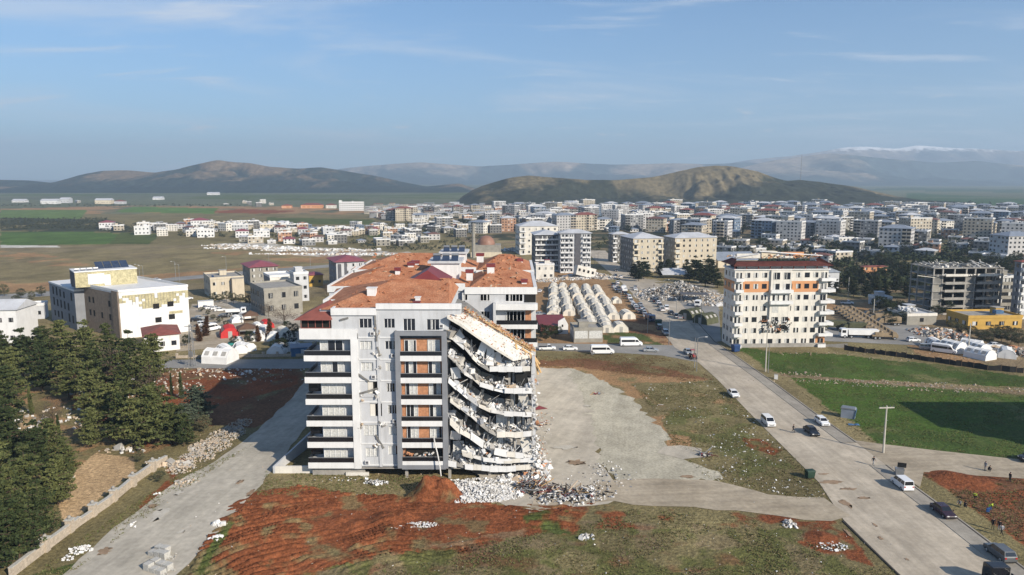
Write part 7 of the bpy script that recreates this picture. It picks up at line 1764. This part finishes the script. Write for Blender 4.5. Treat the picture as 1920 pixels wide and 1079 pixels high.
rubble('corner_rubble', [(1003,893,2.8,4,900,.36,2.4),(1008,870,2.6,6,300,.32,1.0),(1008,840,2.0,6,120,.26,.4),(990,900,3,2,200,.4,.8),(1012,800,3,8,60,.24,.2),(1024,780,2,4,30,.22,.2),(1004,888,2.2,2.5,26,1.3,1.6),(1012,872,2.0,3,14,1.1,.5)], ['rub','pure','rub2','conc','rub3','rub','white','brick','rub2','pure'], 'rubble fallen along the foot of the collapsed corner', 2)
rubble('scattered_rubble', [(1060,935,6,3,260,.35,.5),(1110,925,4,3,120,.3,.3),(1150,900,4,5,70,.3,.1),(1090,905,5,5,60,.2,.1),(705,906,2.2,1,130,.24,.4),(640,900,5,1.0,40,.2,.1),(1135,880,3,4,50,.25,.1)], ['rub','pure','rub2','cgrey','cblack'], 'white and grey debris strewn over the concrete yard', 3)
rubble('scattered_rubble', [(790,985,2.8,1.0,120,.2,.25),(1100,1008,1.2,1,40,.3,.3),(1480,985,1,1.6,40,.35,.5),(1560,1025,2.2,1.4,60,.25,.2),(760,990,4,1.0,40,.2,.1)], ['rub','pure','rub2'], 'small heaps of white debris on the red and green ground', 4)
rubble('stone_rubble', [(393,838,4.2,4,620,.26,.7),(425,815,3.6,5,520,.26,.7),(368,858,3.4,3,340,.26,.5),(448,797,2.4,4,200,.3,.5),(340,880,2.5,2.5,90,.4,.5),(350,905,2,2,70,.35,.5),(326,872,3,2,90,.5,.5)], ['rub3','stone','stone','rub2','conc'], 'tumbled pale stones of the fallen cemetery wall beside the cement road', 5)
rubble('white_rubble_pile', [(150,1032,1.7,1.3,90,.24,.4),(128,1047,1.0,.8,30,.22,.2),(414,985,1.1,.8,26,.45,.4),(403,1010,.9,.8,18,.45,.3),(250,985,1,1,10,.3,.2),(297,927,.6,.6,8,.35,.2)], ['pure','rub'], 'little heaps of white broken plaster along the cement road', 6)
rubble('great_rubble_heap', [(1275,556,22,17,4600,.62,7.5),(1240,548,12,12,1300,.6,2.5),(1320,562,13,13,1300,.6,2.2),(1225,560,8,10,360,.8,1.0),(1340,570,8,8,200,1.0,.8)], ['rub2','rub2','conc','rub','rub3','dconc'], 'great heap of grey rubble of a levelled building beside the far road', 7)
rubble('great_rubble_heap', [(1105,520,14,9,700,1.2,3.5),(1060,524,14,6,360,1.0,1.0),(1140,522,8,8,220,1.0,.7),(1020,528,8,5,160,1.0,.8)], ['rub3','conc','rub','rub2'], 'tan rubble of a toppled block behind the tent rows', 8)
rubble('rubble_heap', [(1765,628,9,6,420,.9,2.0),(1735,622,6,5,220,.8,1.2),(1790,632,5,5,200,.8,1.4),(1850,655,12,4,160,.6,.3),(1905,662,8,6,260,.8,1.5)], ['rub2','rub','brick','dconc','rub3'], 'mixed rubble between the utility building and the white tents', 9)
rubble('rubble_heap', [(985,470,14,16,700,1.3,5),(960,470,10,10,300,1.2,2)], ['rub2','rub','dconc','conc'], 'grey rubble slope left of the white balcony blocks', 10)
rubble('field_stones', [(1560,714,22,1.2,120,.25,.1),(1640,719,20,1.3,130,.25,.1),(1720,724,18,1.5,130,.28,.1),(1830,732,18,2,110,.28,.1),(1500,703,6,3,60,.25,.1),(1600,664,35,2,80,.25,.1),(1745,674,22,2,70,.25,.1)], ['rub2','rub3','rub3','stone','dirtc'], 'line of pale stones dividing the two green fields', 11)
rubble('cemetery_stones', [(350,700,20,5,120,.4,.3),(480,698,22,4,70,.4,.3),(430,712,22,5,50,.4,.25),(265,730,16,10,160,.5,.4),(90,790,14,10,120,.6,.5),(235,846,5,1.2,34,.6,.4),(300,866,2.5,2,40,.4,.4),(112,905,1.5,4,40,.5,.4),(200,725,12,8,90,.6,.5)], ['rub','stone','rub2','rub3'], 'white grave kerbs and stones between the pines and the red plot', 12, 'stones')
rubble('plain_stones', [(480,466,45,12,420,1.6,1.2),(600,470,50,10,420,1.5,1.0),(690,478,40,8,300,1.3,.8),(430,461,25,7,160,1.3,.8),(560,477,40,6,200,1.2,.6)], ['pure','rub','stone'], 'band of white spoil heaps across the brown plain', 13, 'stones')
def litter():
    rg = random.Random(9); b = MB()
    poly = W((1185,722),(1340,715),(1400,770),(1530,900),(1560,935),(1500,938),(1330,900),(1260,840),(1240,790))
    k = 0
    while k < 420:
        p = at(rg.uniform(1180,1570), rg.uniform(715,940))
        if not inside(p.x, p.y, poly) or fbm(np.array([p.x]), np.array([p.y]), 7, 91)[0] < .46: continue
        k += 1; s = rg.choice([.1,.12,.15,.18,.22,.4]); b.chunk((p.x,p.y,.05),(s,s*.7,s*.35),rg,rg.choices(['pure','rub','rub2','rub3','cgrey','carn','black'],[5,4,3,2,.6,.2,.4])[0])
    for _ in range(700):
        p = at(rg.uniform(300,1700), rg.uniform(640,1079)); s = rg.choice([.1,.12,.15,.25]); b.chunk((p.x,p.y,.05),(s,s*.7,s*.35),rg,rg.choice(['rub','rub2','rub3']))
    tag(b.build('litter'), 'scattered white litter and stones on the grass beside the road', 'litter', kind='stuff')
litter()
# spread of grass tufts and dead weeds
def tufts():
    rg = random.Random(10); V = {'gt': [], 'wt': [], 'rt': []}; F_ = {'gt': [], 'wt': [], 'rt': []}
    leafmat('gt', (.075,.10,.028), (.14,.15,.05)); leafmat('wt', (.12,.10,.045), (.20,.17,.08)); leafmat('rt', (.10,.055,.03), (.17,.10,.05))
    def put(k, p, s):
        o = len(V[k])
        for _ in range(5):
            a = rg.random()*6.28; d = Vector((math.cos(a), math.sin(a), 0))*s; e = Vector((-d.y, d.x, 0))*.35; o = len(V[k]); q = p + d*rg.random()*.6; q.z -= .03
            V[k] += [tuple(q-e), tuple(q+e), tuple(q+d*.6+Vector((0,0,s*rg.uniform(.5,1.1))))]; F_[k].append((o,o+1,o+2))
    for (poly, n, ks) in [(W((500,885),(800,893),(860,910),(700,925),(480,930)), 1800, ['gt','wt']), (W((600,1079),(760,1040),(1100,985),(1180,955),(1560,980),(1690,1079),(1650,1100),(600,1100)), 6500, ['gt','wt','wt']),
                         (W((1185,722),(1340,715),(1400,770),(1530,900),(1560,935),(1500,938),(1330,900),(1260,840),(1240,790)), 6000, ['gt','wt','wt']), (W((1005,664),(1230,667),(1300,690),(1340,712),(1290,716),(1100,692),(1005,690)), 3500, ['rt','wt','rt']),
                         (W((330,895),(440,850),(480,830),(330,930),(130,1079),(60,1079),(180,990)), 2200, ['gt','wt']), (W((340,1100),(440,975),(470,940),(430,1000),(380,1100)), 700, ['gt']), (W((1728,888),(1920,900),(1920,1020),(1860,980),(1790,930)), 1800, ['rt','wt','gt']),
                         (W((1640,833),(1920,862),(1920,858),(1650,828)), 300, ['wt']), (W((1400,664),(1640,830),(1630,826),(1395,660)), 500, ['wt']),(W((1385,655),(1560,664),(1920,706),(1920,730),(1480,706)), 3000, ['gt']), (W((1480,708),(1920,740),(1920,860),(1645,832),(1584,786)), 5000, ['gt'])]:
        x0, x1 = min(p[0] for p in poly), max(p[0] for p in poly); y0, y1 = min(p[1] for p in poly), max(p[1] for p in poly)
        xs = np.array([rg.uniform(x0,x1) for _ in range(n*3)]); ys = np.array([rg.uniform(y0,y1) for _ in range(n*3)]); ok = inpoly(xs, ys, poly) & (fbm(xs, ys, 5, 77) > .42)
        for x, y in list(zip(xs[ok], ys[ok]))[:n]: put(rg.choice(ks), Vector((x, y, zt(y))), rg.uniform(.10,.26))
    for k, nm, lb in (('gt','grass','tufts of green grass on the open ground'),('wt','dry_grass','tufts of straw coloured grass'),('rt','dead_weeds','dead rust brown weeds along the edge of the yard')):
        me = bpy.data.meshes.new(nm); me.from_pydata(V[k], [], F_[k]); me.materials.append(M[k]); tag(mk(nm, me), lb, 'grass', kind='stuff')
tufts()
def scrap():
    rg = random.Random(14); b = MB()
    for (px, py, rx, ry, n) in [(1000,918,3.2,2.2,170),(1040,925,3.5,1.6,110),(1075,930,3,1.5,60),(1012,798,1.6,1,20),(1320,855,1.2,1,24),(1120,740,1,.6,10)]:
        c = at(px, py)
        for k in range(n):
            p = Vector((c.x+rg.gauss(0,rx*.45), c.y+rg.gauss(0,ry*.45), .1+abs(rg.gauss(0,.45)))); d = Vector((rg.gauss(0,1), rg.gauss(0,1), rg.gauss(0,.35))).normalized()*rg.uniform(.5,2.6)
            b.bar(p, p+d, rg.uniform(.04,.14), rg.choice(['wood','bark','rub3','steel','black','redroof','rub','cgrey']))
        for k in range(n//2): b.chunk((c.x+rg.gauss(0,rx*.45), c.y+rg.gauss(0,ry*.45), .3),(rg.uniform(.2,1),.5,.2),rg,rg.choice(['dgrey','black','rub2','groof','maroon']))
    tag(b.build('scrap_heap'), 'tangled heap of timber, metal and cloth beside the collapsed corner', 'scrap', kind='stuff')
scrap()
t = thing('roof_sheet', at(1012,768), .3, 'maroon metal sheet lying on the concrete yard by the collapsed corner', 'metal sheet'); b = MB(); b.add([(-1.6,-.8,.3),(1.8,-.2,.08),(.2,1.2,.5),(-1.6,-.8,.36),(1.8,-.2,.14),(.2,1.2,.56)], [(0,2,1),(3,4,5),(0,1,4,3),(1,2,5,4),(2,0,3,5)], 'maroon'); b.build('sheet', t)
# toppled block in the rubble behind the tents, leaning metal roof on the great heap
t = thing('toppled_building', at(1098,522), R(6), 'tan toppled upper storeys of a house leaning in rubble behind the tents', 'building'); mt = Matrix.Rotation(R(14), 3, 'Y') @ Matrix.Rotation(R(-8), 3, 'X')
b = MB(); b.obox((0,3,3.2),(11,8,5.5),mt,'white2'); b.build('wall', t)
for k in range(4): b = MB(); b.obox(Vector((0,3,3.2))+mt@Vector((-4+k*2.6,-4.03,.3)),(1.2,.1,1.5),mt,'dark'); b.build('window', t)
t = thing('fallen_roof', at(1268,522), R(4), 'pale blue sheet metal roof lying on top of the great rubble heap', 'roof'); b = MB(); b.obox((0,2,3.6),(17,9,.25),Matrix.Rotation(R(18),3,'X'),'wroof'); b.build('panel', t); b = MB(); b.obox((11.5,-1,2.2),(7,5,.2),Matrix.Rotation(R(22),3,'Y')@Matrix.Rotation(R(8),3,'X'),'pure'); b.build('broken_panel', t)
t = thing('canopy', at(1303,568), R(-4), 'dark flat canopy over machinery below the great rubble heap', 'canopy'); b = MB().box(-6,6,0,6,3.4,3.7,'dgrey'); b.build('roof', t)
for (x, y) in ((-5.8,.2),(5.8,.2),(-5.8,5.8),(5.8,5.8)): b = MB().box(x-.12,x+.12,y-.12,y+.12,0,3.398,'dgrey'); b.build('post', t)
# ============================================================ bins, paver stacks, cabins, fence
def bin_(px, py, m, label, rz=0, lid=False, s=1.0):
    p = onr(px, py, .05); t = thing('rubbish_bin', p, rz, label, 'bin'); b = MB(); b.add([(-.6*s,-.5*s,.18),(.6*s,-.5*s,.18),(.6*s,.5*s,.18),(-.6*s,.5*s,.18),(-.72*s,-.6*s,1.3*s),(.72*s,-.6*s,1.3*s),(.72*s,.6*s,1.3*s),(-.72*s,.6*s,1.3*s)], [(0,3,2,1),(4,5,6,7),(0,1,5,4),(1,2,6,5),(2,3,7,6),(3,0,4,7)], m); b.build('body', t)
    b = MB(); 
    if lid: b.obox((.4,.62*s,1.7*s),(1.4*s,.12,.9*s),Matrix.Rotation(R(12),3,'X'),'black')
    else: b.prism([(-.66*s,1.303*s),(.66*s,1.303*s),(.45*s,1.5*s),(-.45*s,1.5*s)], -.74*s, .74*s, m, 'x')
    b.build('lid', t)
    for (x, y) in ((-.5,-.4),(.5,-.4),(-.5,.4),(.5,.4)): q = MB(); q.tube((x*s-.05,y*s,.09),(x*s+.05,y*s,.09),.09,.09,'black',8); q.build('wheel', t)
bin_(1518,897,'binb','dark green wheeled bin on the grass at the left edge of the road', R(10)); bin_(1686,892,'steel','grey metal bin with its black lid thrown open behind the white van', R(-20), True); bin_(1379,660,'binl','dark blue wheeled bin on the pavement near the orange banded block', R(20), False, 1.5)
bin_(1234,612,'binb','dark green skip bin beside the dark van at the bend', 0, False, 1.6)
p = at(1590,783); t = thing('shed', p, R(-30), 'small grey metal booth with a torn blue side beside the green field', 'shed'); b = MB(); b.box(-1.4,1.4,-.9,.9,0,2.1,'groof'); b.build('body', t); b = MB(); b.obox((1.47,-.1,1.1),(.08,1.8,1.9),Matrix.Rotation(R(8),3,'Y'),'blue'); b.build('torn_panel', t); b = MB(); b.prism([(-1.55,2.103),(1.55,2.103),(1.3,2.35),(-1.3,2.35)],-1.0,1.0,'steel','y'); b.build('roof', t)
p = at(1600,798); t = thing('tarpaulin', p, 0, 'crumpled blue tarpaulin lying beside the grey booth', 'tarpaulin'); b = MB(); rg5 = random.Random(3)
vs = [(x*.45-1, y*.35-.4, .05+.22*rg5.random()) for y in range(4) for x in range(6)]; b.add(vs, [(y*6+x, y*6+x+1, y*6+x+7, y*6+x+6) for y in range(3) for x in range(5)], 'blue'); b.build('sheet', t)
p = at(1455,711); t = thing('utility_box', p, R(-20), 'small white utility cabinet on the pavement beside the field', 'cabinet'); b = MB(); b.box(-.45,.45,-.3,.3,0,1.2,'pure'); b.build('body', t); b = MB().box(-.5,.5,-.35,.35,1.203,1.3,'conc'); b.build('cap', t)
def pavers(px, py, n, lab):
    p = at(px, py); p.z += .05; t = thing('paver_stack', p, R(-25), lab, 'pavers', 'stacks of grey pavers on the cement road'); rg = random.Random(px)
    for k in range(n):
        x, y = (k % 3)*1.15-1.1, (k//3)*1.1; h = rg.choice([.7,.9,1.0]); b = MB()
        for q in range(int(h/.12)): b.box(x-.5+rg.gauss(0,.01), x+.5, y-.48, y+.48+rg.gauss(0,.01), q*.12+.01, q*.12+.115, 'paver')
        b.build('pallet_load', t)
    b = MB()
    for q in range(12): b.chunk((rg.uniform(1.5,2.4), rg.uniform(-.4,1.4), .1), (.25,.2,.1), rg, 'paver')
    tag(b.build('loose_pavers', t), kind='stuff')
pavers(298,1044,5,'stack of grey pavers standing on the cement road, upper one'); pavers(290,1072,6,'stack of grey pavers standing on the cement road, lower one')
p = at(566,668); t = thing('site_cabin', p, R(20), 'dark blue grey cabin with a pale door beside the shaded street', 'cabin'); b = MB(); b.box(-3,3,0,4,0,2.5,'blue'); b.build('body', t); b = MB(); b.hip(-3,3,0,4,2.503,.8,'groof',.2,gable=True); b.build('roof', t); b = MB().box(-.2,.7,-.06,-.003,0,2,'white'); b.build('door', t); b = MB().box(1.3,2.3,-.06,-.003,1,1.9,'glass'); b.build('window', t)
p = at(372,578); t = thing('container', p, R(28), 'white container cabin at the back of the clinic car park', 'container'); b = MB(); b.box(0,6,0,2.6,0,2.6,'pure'); b.build('body', t); b = MB().box(-.05,6.05,-.05,2.65,2.603,2.75,'white'); b.build('roof', t)
def net_fence():
    pts = [at(*q) for q in ((1583,657),(1640,664),(1700,672),(1780,684),(1850,694),(1935,702))]; O = pts[0]; t = thing('net_fence', O, 0, 'low black net fence along the upper edge of the green field', 'fence'); b = MB(); b.X = Matrix.Translation(-O); P = []
    for i in range(len(pts)-1):
        for k in range(6): P.append(pts[i].lerp(pts[i+1], k/6) + Vector((0, rnd.gauss(0,.2), 0)))
    for i in range(len(P)-1):
        a, c = P[i], P[i+1]; n = Vector((0,.05,0)); h1, h2 = 1.2+rnd.random()*.5, 1.2+rnd.random()*.5
        b.add([a,c,c+n,a+n,a+Vector((0,0,h1)),c+Vector((0,0,h2)),c+n+Vector((0,0,h2)),a+n+Vector((0,0,h1))], [(0,3,2,1),(4,5,6,7),(0,1,5,4),(1,2,6,5),(2,3,7,6),(3,0,4,7)], 'net')
    b.build('net', t)
    for i in range(0, len(P), 2): q = MB(); q.X = Matrix.Translation(-O); q.bar(P[i], P[i]+Vector((0,0,1.9)), .1, 'bark'); q.build('post', t)
net_fence()
def garden_wall():
    a, c = at(332,672), at(600,668); O = a; t = thing('garden_wall', O, 0, 'low tan wall with piers between the garden tents and the cross street', 'wall'); b = MB(); b.X = Matrix.Translation(-O); d = c-a; ln = d.length
    b.obox((a+c)/2+Vector((0,0,.35)), (ln,.3,.9), Matrix.Rotation(math.atan2(d.y,d.x),3,'Z'), 'stone'); b.build('wall', t)
    for k in range(11): p = a+d*k/10; q = MB(); q.X = Matrix.Translation(-O); q.box(p.x-.3,p.x+.3,p.y-.3,p.y+.3,0,1.5,'stone'); q.build('pier', t)
garden_wall()
# ============================================================ people
def person_proto(pose, top, legs, vest=None, hood=None):
    """one skinned body in the pose, clothes as children that follow it"""
    if pose == 'stand':
        J = dict(pel=(0,0,.95), sp=(0,.01,1.18), ch=(0,0,1.38), nk=(0,0,1.50), hd=(0,-.01,1.60), ht=(0,-.02,1.73), hl=(-.09,0,.90), kl=(-.11,-.02,.50), al=(-.12,.02,.09), tl=(-.13,-.13,.03), hr=(.09,0,.90), kr=(.11,-.03,.50), ar=(.13,.02,.09), tr=(.14,-.13,.03),
                 sl=(-.19,0,1.43), el=(-.25,.02,1.16), wl=(-.24,-.06,.92), pl=(-.24,-.08,.84), sr=(.19,0,1.43), er=(.25,.02,1.16), wr=(.24,-.06,.92), pr=(.24,-.08,.84))
    elif pose == 'walk':
        J = dict(pel=(0,0,.93), sp=(0,-.01,1.16), ch=(0,-.03,1.36), nk=(0,-.04,1.48), hd=(0,-.06,1.58), ht=(0,-.07,1.71), hl=(-.09,0,.88), kl=(-.10,-.18,.50), al=(-.10,-.28,.11), tl=(-.10,-.42,.06), hr=(.09,0,.88), kr=(.10,.08,.48), ar=(.10,.30,.14), tr=(.10,.22,.03),
                 sl=(-.19,-.03,1.41), el=(-.25,.14,1.18), wl=(-.24,.12,.95), pl=(-.24,.10,.87), sr=(.19,-.03,1.41), er=(.24,-.10,1.15), wr=(.22,-.28,1.0), pr=(.21,-.35,.96))
    elif pose == 'bend':
        J = dict(pel=(0,.08,.88), sp=(0,-.06,1.06), ch=(0,-.25,1.18), nk=(0,-.36,1.22), hd=(0,-.45,1.22), ht=(0,-.55,1.18), hl=(-.10,.08,.84), kl=(-.12,-.02,.47), al=(-.14,.04,.09), tl=(-.15,-.11,.03), hr=(.10,.08,.84), kr=(.12,-.10,.47), ar=(.14,-.06,.09), tr=(.15,-.21,.03),
                 sl=(-.19,-.27,1.17), el=(-.22,-.34,.90), wl=(-.16,-.42,.68), pl=(-.14,-.44,.60), sr=(.19,-.27,1.17), er=(.22,-.34,.90), wr=(.16,-.44,.70), pr=(.14,-.47,.62))
    else:
        J = dict(pel=(0,.12,.32), sp=(0,.08,.55), ch=(0,-.04,.74), nk=(0,-.10,.85), hd=(0,-.15,.94), ht=(0,-.18,1.07), hl=(-.10,.10,.30), kl=(-.16,-.28,.52), al=(-.15,-.08,.09), tl=(-.16,-.22,.03), hr=(.10,.10,.30), kr=(.16,-.26,.54), ar=(.15,-.06,.09), tr=(.16,-.20,.03),
                 sl=(-.19,-.06,.78), el=(-.24,-.24,.58), wl=(-.12,-.42,.50), pl=(-.08,-.48,.46), sr=(.19,-.06,.78), er=(.24,-.24,.58), wr=(.12,-.42,.50), pr=(.08,-.48,.46))
    rad = dict(pel=.145, sp=.135, ch=.155, nk=.06, hd=.092, ht=.08, hl=.095, kl=.062, al=.042, tl=.035, hr=.095, kr=.062, ar=.042, tr=.035, sl=.068, el=.048, wl=.032, pl=.036, sr=.068, er=.048, wr=.032, pr=.036)
    E_ = [('pel','sp'),('sp','ch'),('ch','nk'),('nk','hd'),('hd','ht'),('pel','hl'),('hl','kl'),('kl','al'),('al','tl'),('pel','hr'),('hr','kr'),('kr','ar'),('ar','tr'),('ch','sl'),('sl','el'),('el','wl'),('wl','pl'),('ch','sr'),('sr','er'),('er','wr'),('wr','pr')]
    nm = list(J); V = [Vector(J[k]) for k in nm]; Rr = [rad[k] for k in nm]; ed = [(nm.index(a), nm.index(b)) for a, b in E_]
    for s in ('l', 'r'):     # five fingers rooted in the palm
        p = Vector(J['p'+s]); w = Vector(J['w'+s]); d = (p-w).normalized(); sd = Vector((0,1,0)) if abs(d.y) < .8 else Vector((1,0,0)); sd = (sd - d*sd.dot(d)).normalized(); cu = d.cross(sd)*(.5 if s == 'l' else -.5)
        for f, (o_, ln) in enumerate(((-.032,.055),(-.011,.068),(.011,.072),(.032,.062))):
            a = p + sd*o_ + d*.02; b = a + d*ln*.6; c = b + (d+cu).normalized()*ln*.5; k = len(V); V += [a, b, c]; Rr += [.010,.009,.008]; ed += [(nm.index('p'+s), k), (k, k+1), (k+1, k+2)]
        a = w + d*.04 + sd*-.035; b = a + (d - sd*.9).normalized()*.05; k = len(V); V += [a, b]; Rr += [.011,.009]; ed += [(nm.index('p'+s), k), (k, k+1)]
    me = bpy.data.meshes.new('body'); me.from_pydata(V, ed, []); ob = bpy.data.objects.new('body', me); COL.objects.link(ob)
    md = ob.modifiers.new('skin', 'SKIN')
    if not me.skin_vertices: me.attributes.new('x', 'FLOAT', 'POINT')
    sv = me.skin_vertices[0].data if me.skin_vertices else None
    if sv is None:
        bm = bmesh.new(); bm.from_mesh(me); bm.verts.layers.skin.verify(); bm.to_mesh(me); bm.free(); sv = me.skin_vertices[0].data
    for i, r in enumerate(Rr): sv[i].radius = (r, r*(.8 if i in (nm.index('ch'), nm.index('sp'), nm.index('pel')) else 1))
    sv[0].use_root = True
    ss = ob.modifiers.new('sub', 'SUBSURF'); ss.levels = 1; ss.render_levels = 1
    dg = bpy.context.evaluated_depsgraph_get(); m2 = bpy.data.meshes.new_from_object(ob.evaluated_get(dg)); bpy.data.objects.remove(ob)
    m2.materials.clear(); [m2.materials.append(M[x]) for x in ('skin', top, legs, 'cblack')]
    jn = {k: Vector(v) for k, v in J.items()}
    def near(c):
        best = None
        for k, v in jn.items():
            d = (c-v).length - rad[k]*.6
            if best is None or d < best[0]: best = (d, k)
        return best[1]
    for p in m2.polygons:
        k = near(p.center); p.material_index = 0 if k in ('nk','hd','ht','pl','pr') else 3 if k in ('al','ar','tl','tr') else 2 if k in ('hl','hr','kl','kr') else 2 if k == 'pel' and p.center.z < jn['pel'].z else 1
        p.use_smooth = True
    root = thing('person', (0,0,-500), 0, 'x', 'person'); mk('body', m2, root)
    hd, ht = jn['hd'], jn['ht']; up = (ht-hd).normalized()
    hb = bmesh.new(); bmesh.ops.create_icosphere(hb, subdivisions=2, radius=.108); hm_ = bpy.data.meshes.new('hair')
    for v in list(hb.verts):
        if v.co.z < -.01 and v.co.y < .02: hb.verts.remove(v)
    hb.to_mesh(hm_); hb.free(); hm_.materials.append(M['cgrey' if hood else 'hair']); mk('hair', hm_, root, loc=hd+up*.045+Vector((0,.012,0)))
    f = MB(); fw = Vector((0,-1,0)) if pose != 'bend' else Vector((0,-.3,-1)).normalized()
    f.chunk(hd+fw*.10+up*.02, (.022,.035,.04), random.Random(1), 'skin', 0); 
    for s in (-1,1): f.obox(hd+fw*.088+up*.05+Vector((s*.035,0,0)), (.024,.012,.012), Matrix.Identity(3), 'cblack')
    f.obox(hd+fw*.09-up*.03, (.05,.012,.01), Matrix.Identity(3), 'redroof'); f.build('face', root)
    if vest:
        b = MB(); c1, c0 = jn['ch'], jn['sp']; mt = (c1-c0).to_track_quat('Z','Y').to_matrix(); mid = (c1+jn['pel'])/2; b.obox(mid, (.40,.30,(c1-jn['pel']).length+.12), mt, vest); b.build('vest', root)
    return root
PP = {}
def person(px, py, pose, top, legs, rz, label, vest=None, hood=None, up=.06):
    k = (pose, top, legs, vest); p = at(px, py); p.z += up
    if k not in PP: PP[k] = o = person_proto(*k, hood); o.location = p; o.rotation_euler = (0,0,R(rz))
    else: o = copytree(PP[k], p, R(rz))
    o['label'] = label; o.scale = (1.05,)*3; return o
person(1487,812,'walk','cblack','cblack',60,'person in black walking across the road left of the black saloon car')
person(1637,874,'walk','cblack','cgrey',20,'person in a dark coat walking down the middle of the road beside the white van')
person(1847,884,'stand','cgrey','cgrey',-70,'person in a grey coat standing on the side road beside a crouching figure',up=.09)
person(1854,885,'crouch','cblack','cblack',80,'person in black crouching beside the person in the grey coat',up=.09)
person(1893,905,'stand','cblack','cblack',100,'person in dark clothes standing alone at the edge of the red soil',up=.05)
person(1799,950,'crouch','cgrey','cblack',-60,'person crouching with grey hood at the pavement edge near the maroon saloon',up=.1)
person(1809,954,'crouch','cblack','cblack',120,'person in black crouching on the right of the pavement pair',up=.1)
person(1828,940,'bend','cblack','cblack',-40,'person in a yellow vest bending over the red soil, nearer the crouching pair','hivis',up=.05)
person(1856,960,'bend','cblack','cblue',30,'person in a yellow vest with blue trousers bending over a blue bag','hivis',up=.05)
person(1861,994,'stand','cblack','cblack',-20,'person in black standing at the left of the group of three',up=.1)
person(1873,998,'stand','cblack','cgrey',150,'person in dark jacket standing in the middle of the group of three',up=.1)
person(1878,1006,'walk','cgrey','cblack',200,'person in patterned grey jacket nearest the camera in the group of three',up=.1)
for k, (x, y, lab) in enumerate([(1226,540,'person standing between parked cars near the tent rows'),(1185,548,'person walking at the head of the parked cars'),(1727,652,'person beside the silver van at the right camp'),(1736,650,'person in black beside the white delivery van'),(1815,652,'person standing behind the pointed white tent'),(1110,668,'person leaning on a cart beside the white minibus')]):
    person(x, y, 'stand' if k % 2 else 'walk', 'cblack', 'cgrey', k*70, lab, up=.03)
p = at(1852,962); t = thing('plastic_bag', p, 0, 'blue plastic bag held low by the person in blue trousers', 'bag'); b = MB(); b.chunk((0,0,.45),(.5,.35,.7),random.Random(2),'cblue',.35); b.build('sack', t); b = MB(); b.bar((-.1,0,.75),(0,0,.98),.04,'cblue'); b.build('handle', t)
# the building just outside the view whose shadow lies on the green field
t = thing('apartment_building', (121.5,121,0), 0, 'apartment block just outside the right edge that shades the green field', 'building')
fill_block(t, 30, 17, 22.5, 6, wall='white2', roof='hip', roofm='redroof', bal=(0,4), sides=('front','left'), seed=71)
# ============================================================ air
hz = MB().box(-14000, 14000, -400, 13500, -13, 640, 'white').build('haze')
hz.data.materials.clear()
hm = bpy.data.materials.new('haze_air'); hm.use_nodes = True; nt = hm.node_tree; nt.nodes.clear()
o_ = N(nt, 'ShaderNodeOutputMaterial'); v_ = N(nt, 'ShaderNodeVolumePrincipled')
v_.inputs['Color'].default_value = (.62, .80, 1.0, 1); v_.inputs['Density'].default_value = .00013; v_.inputs['Anisotropy'].default_value = .1
nt.links.new(v_.outputs[0], o_.inputs['Volume']); hz.data.materials.append(hm)
tag(hz, kind='stuff')
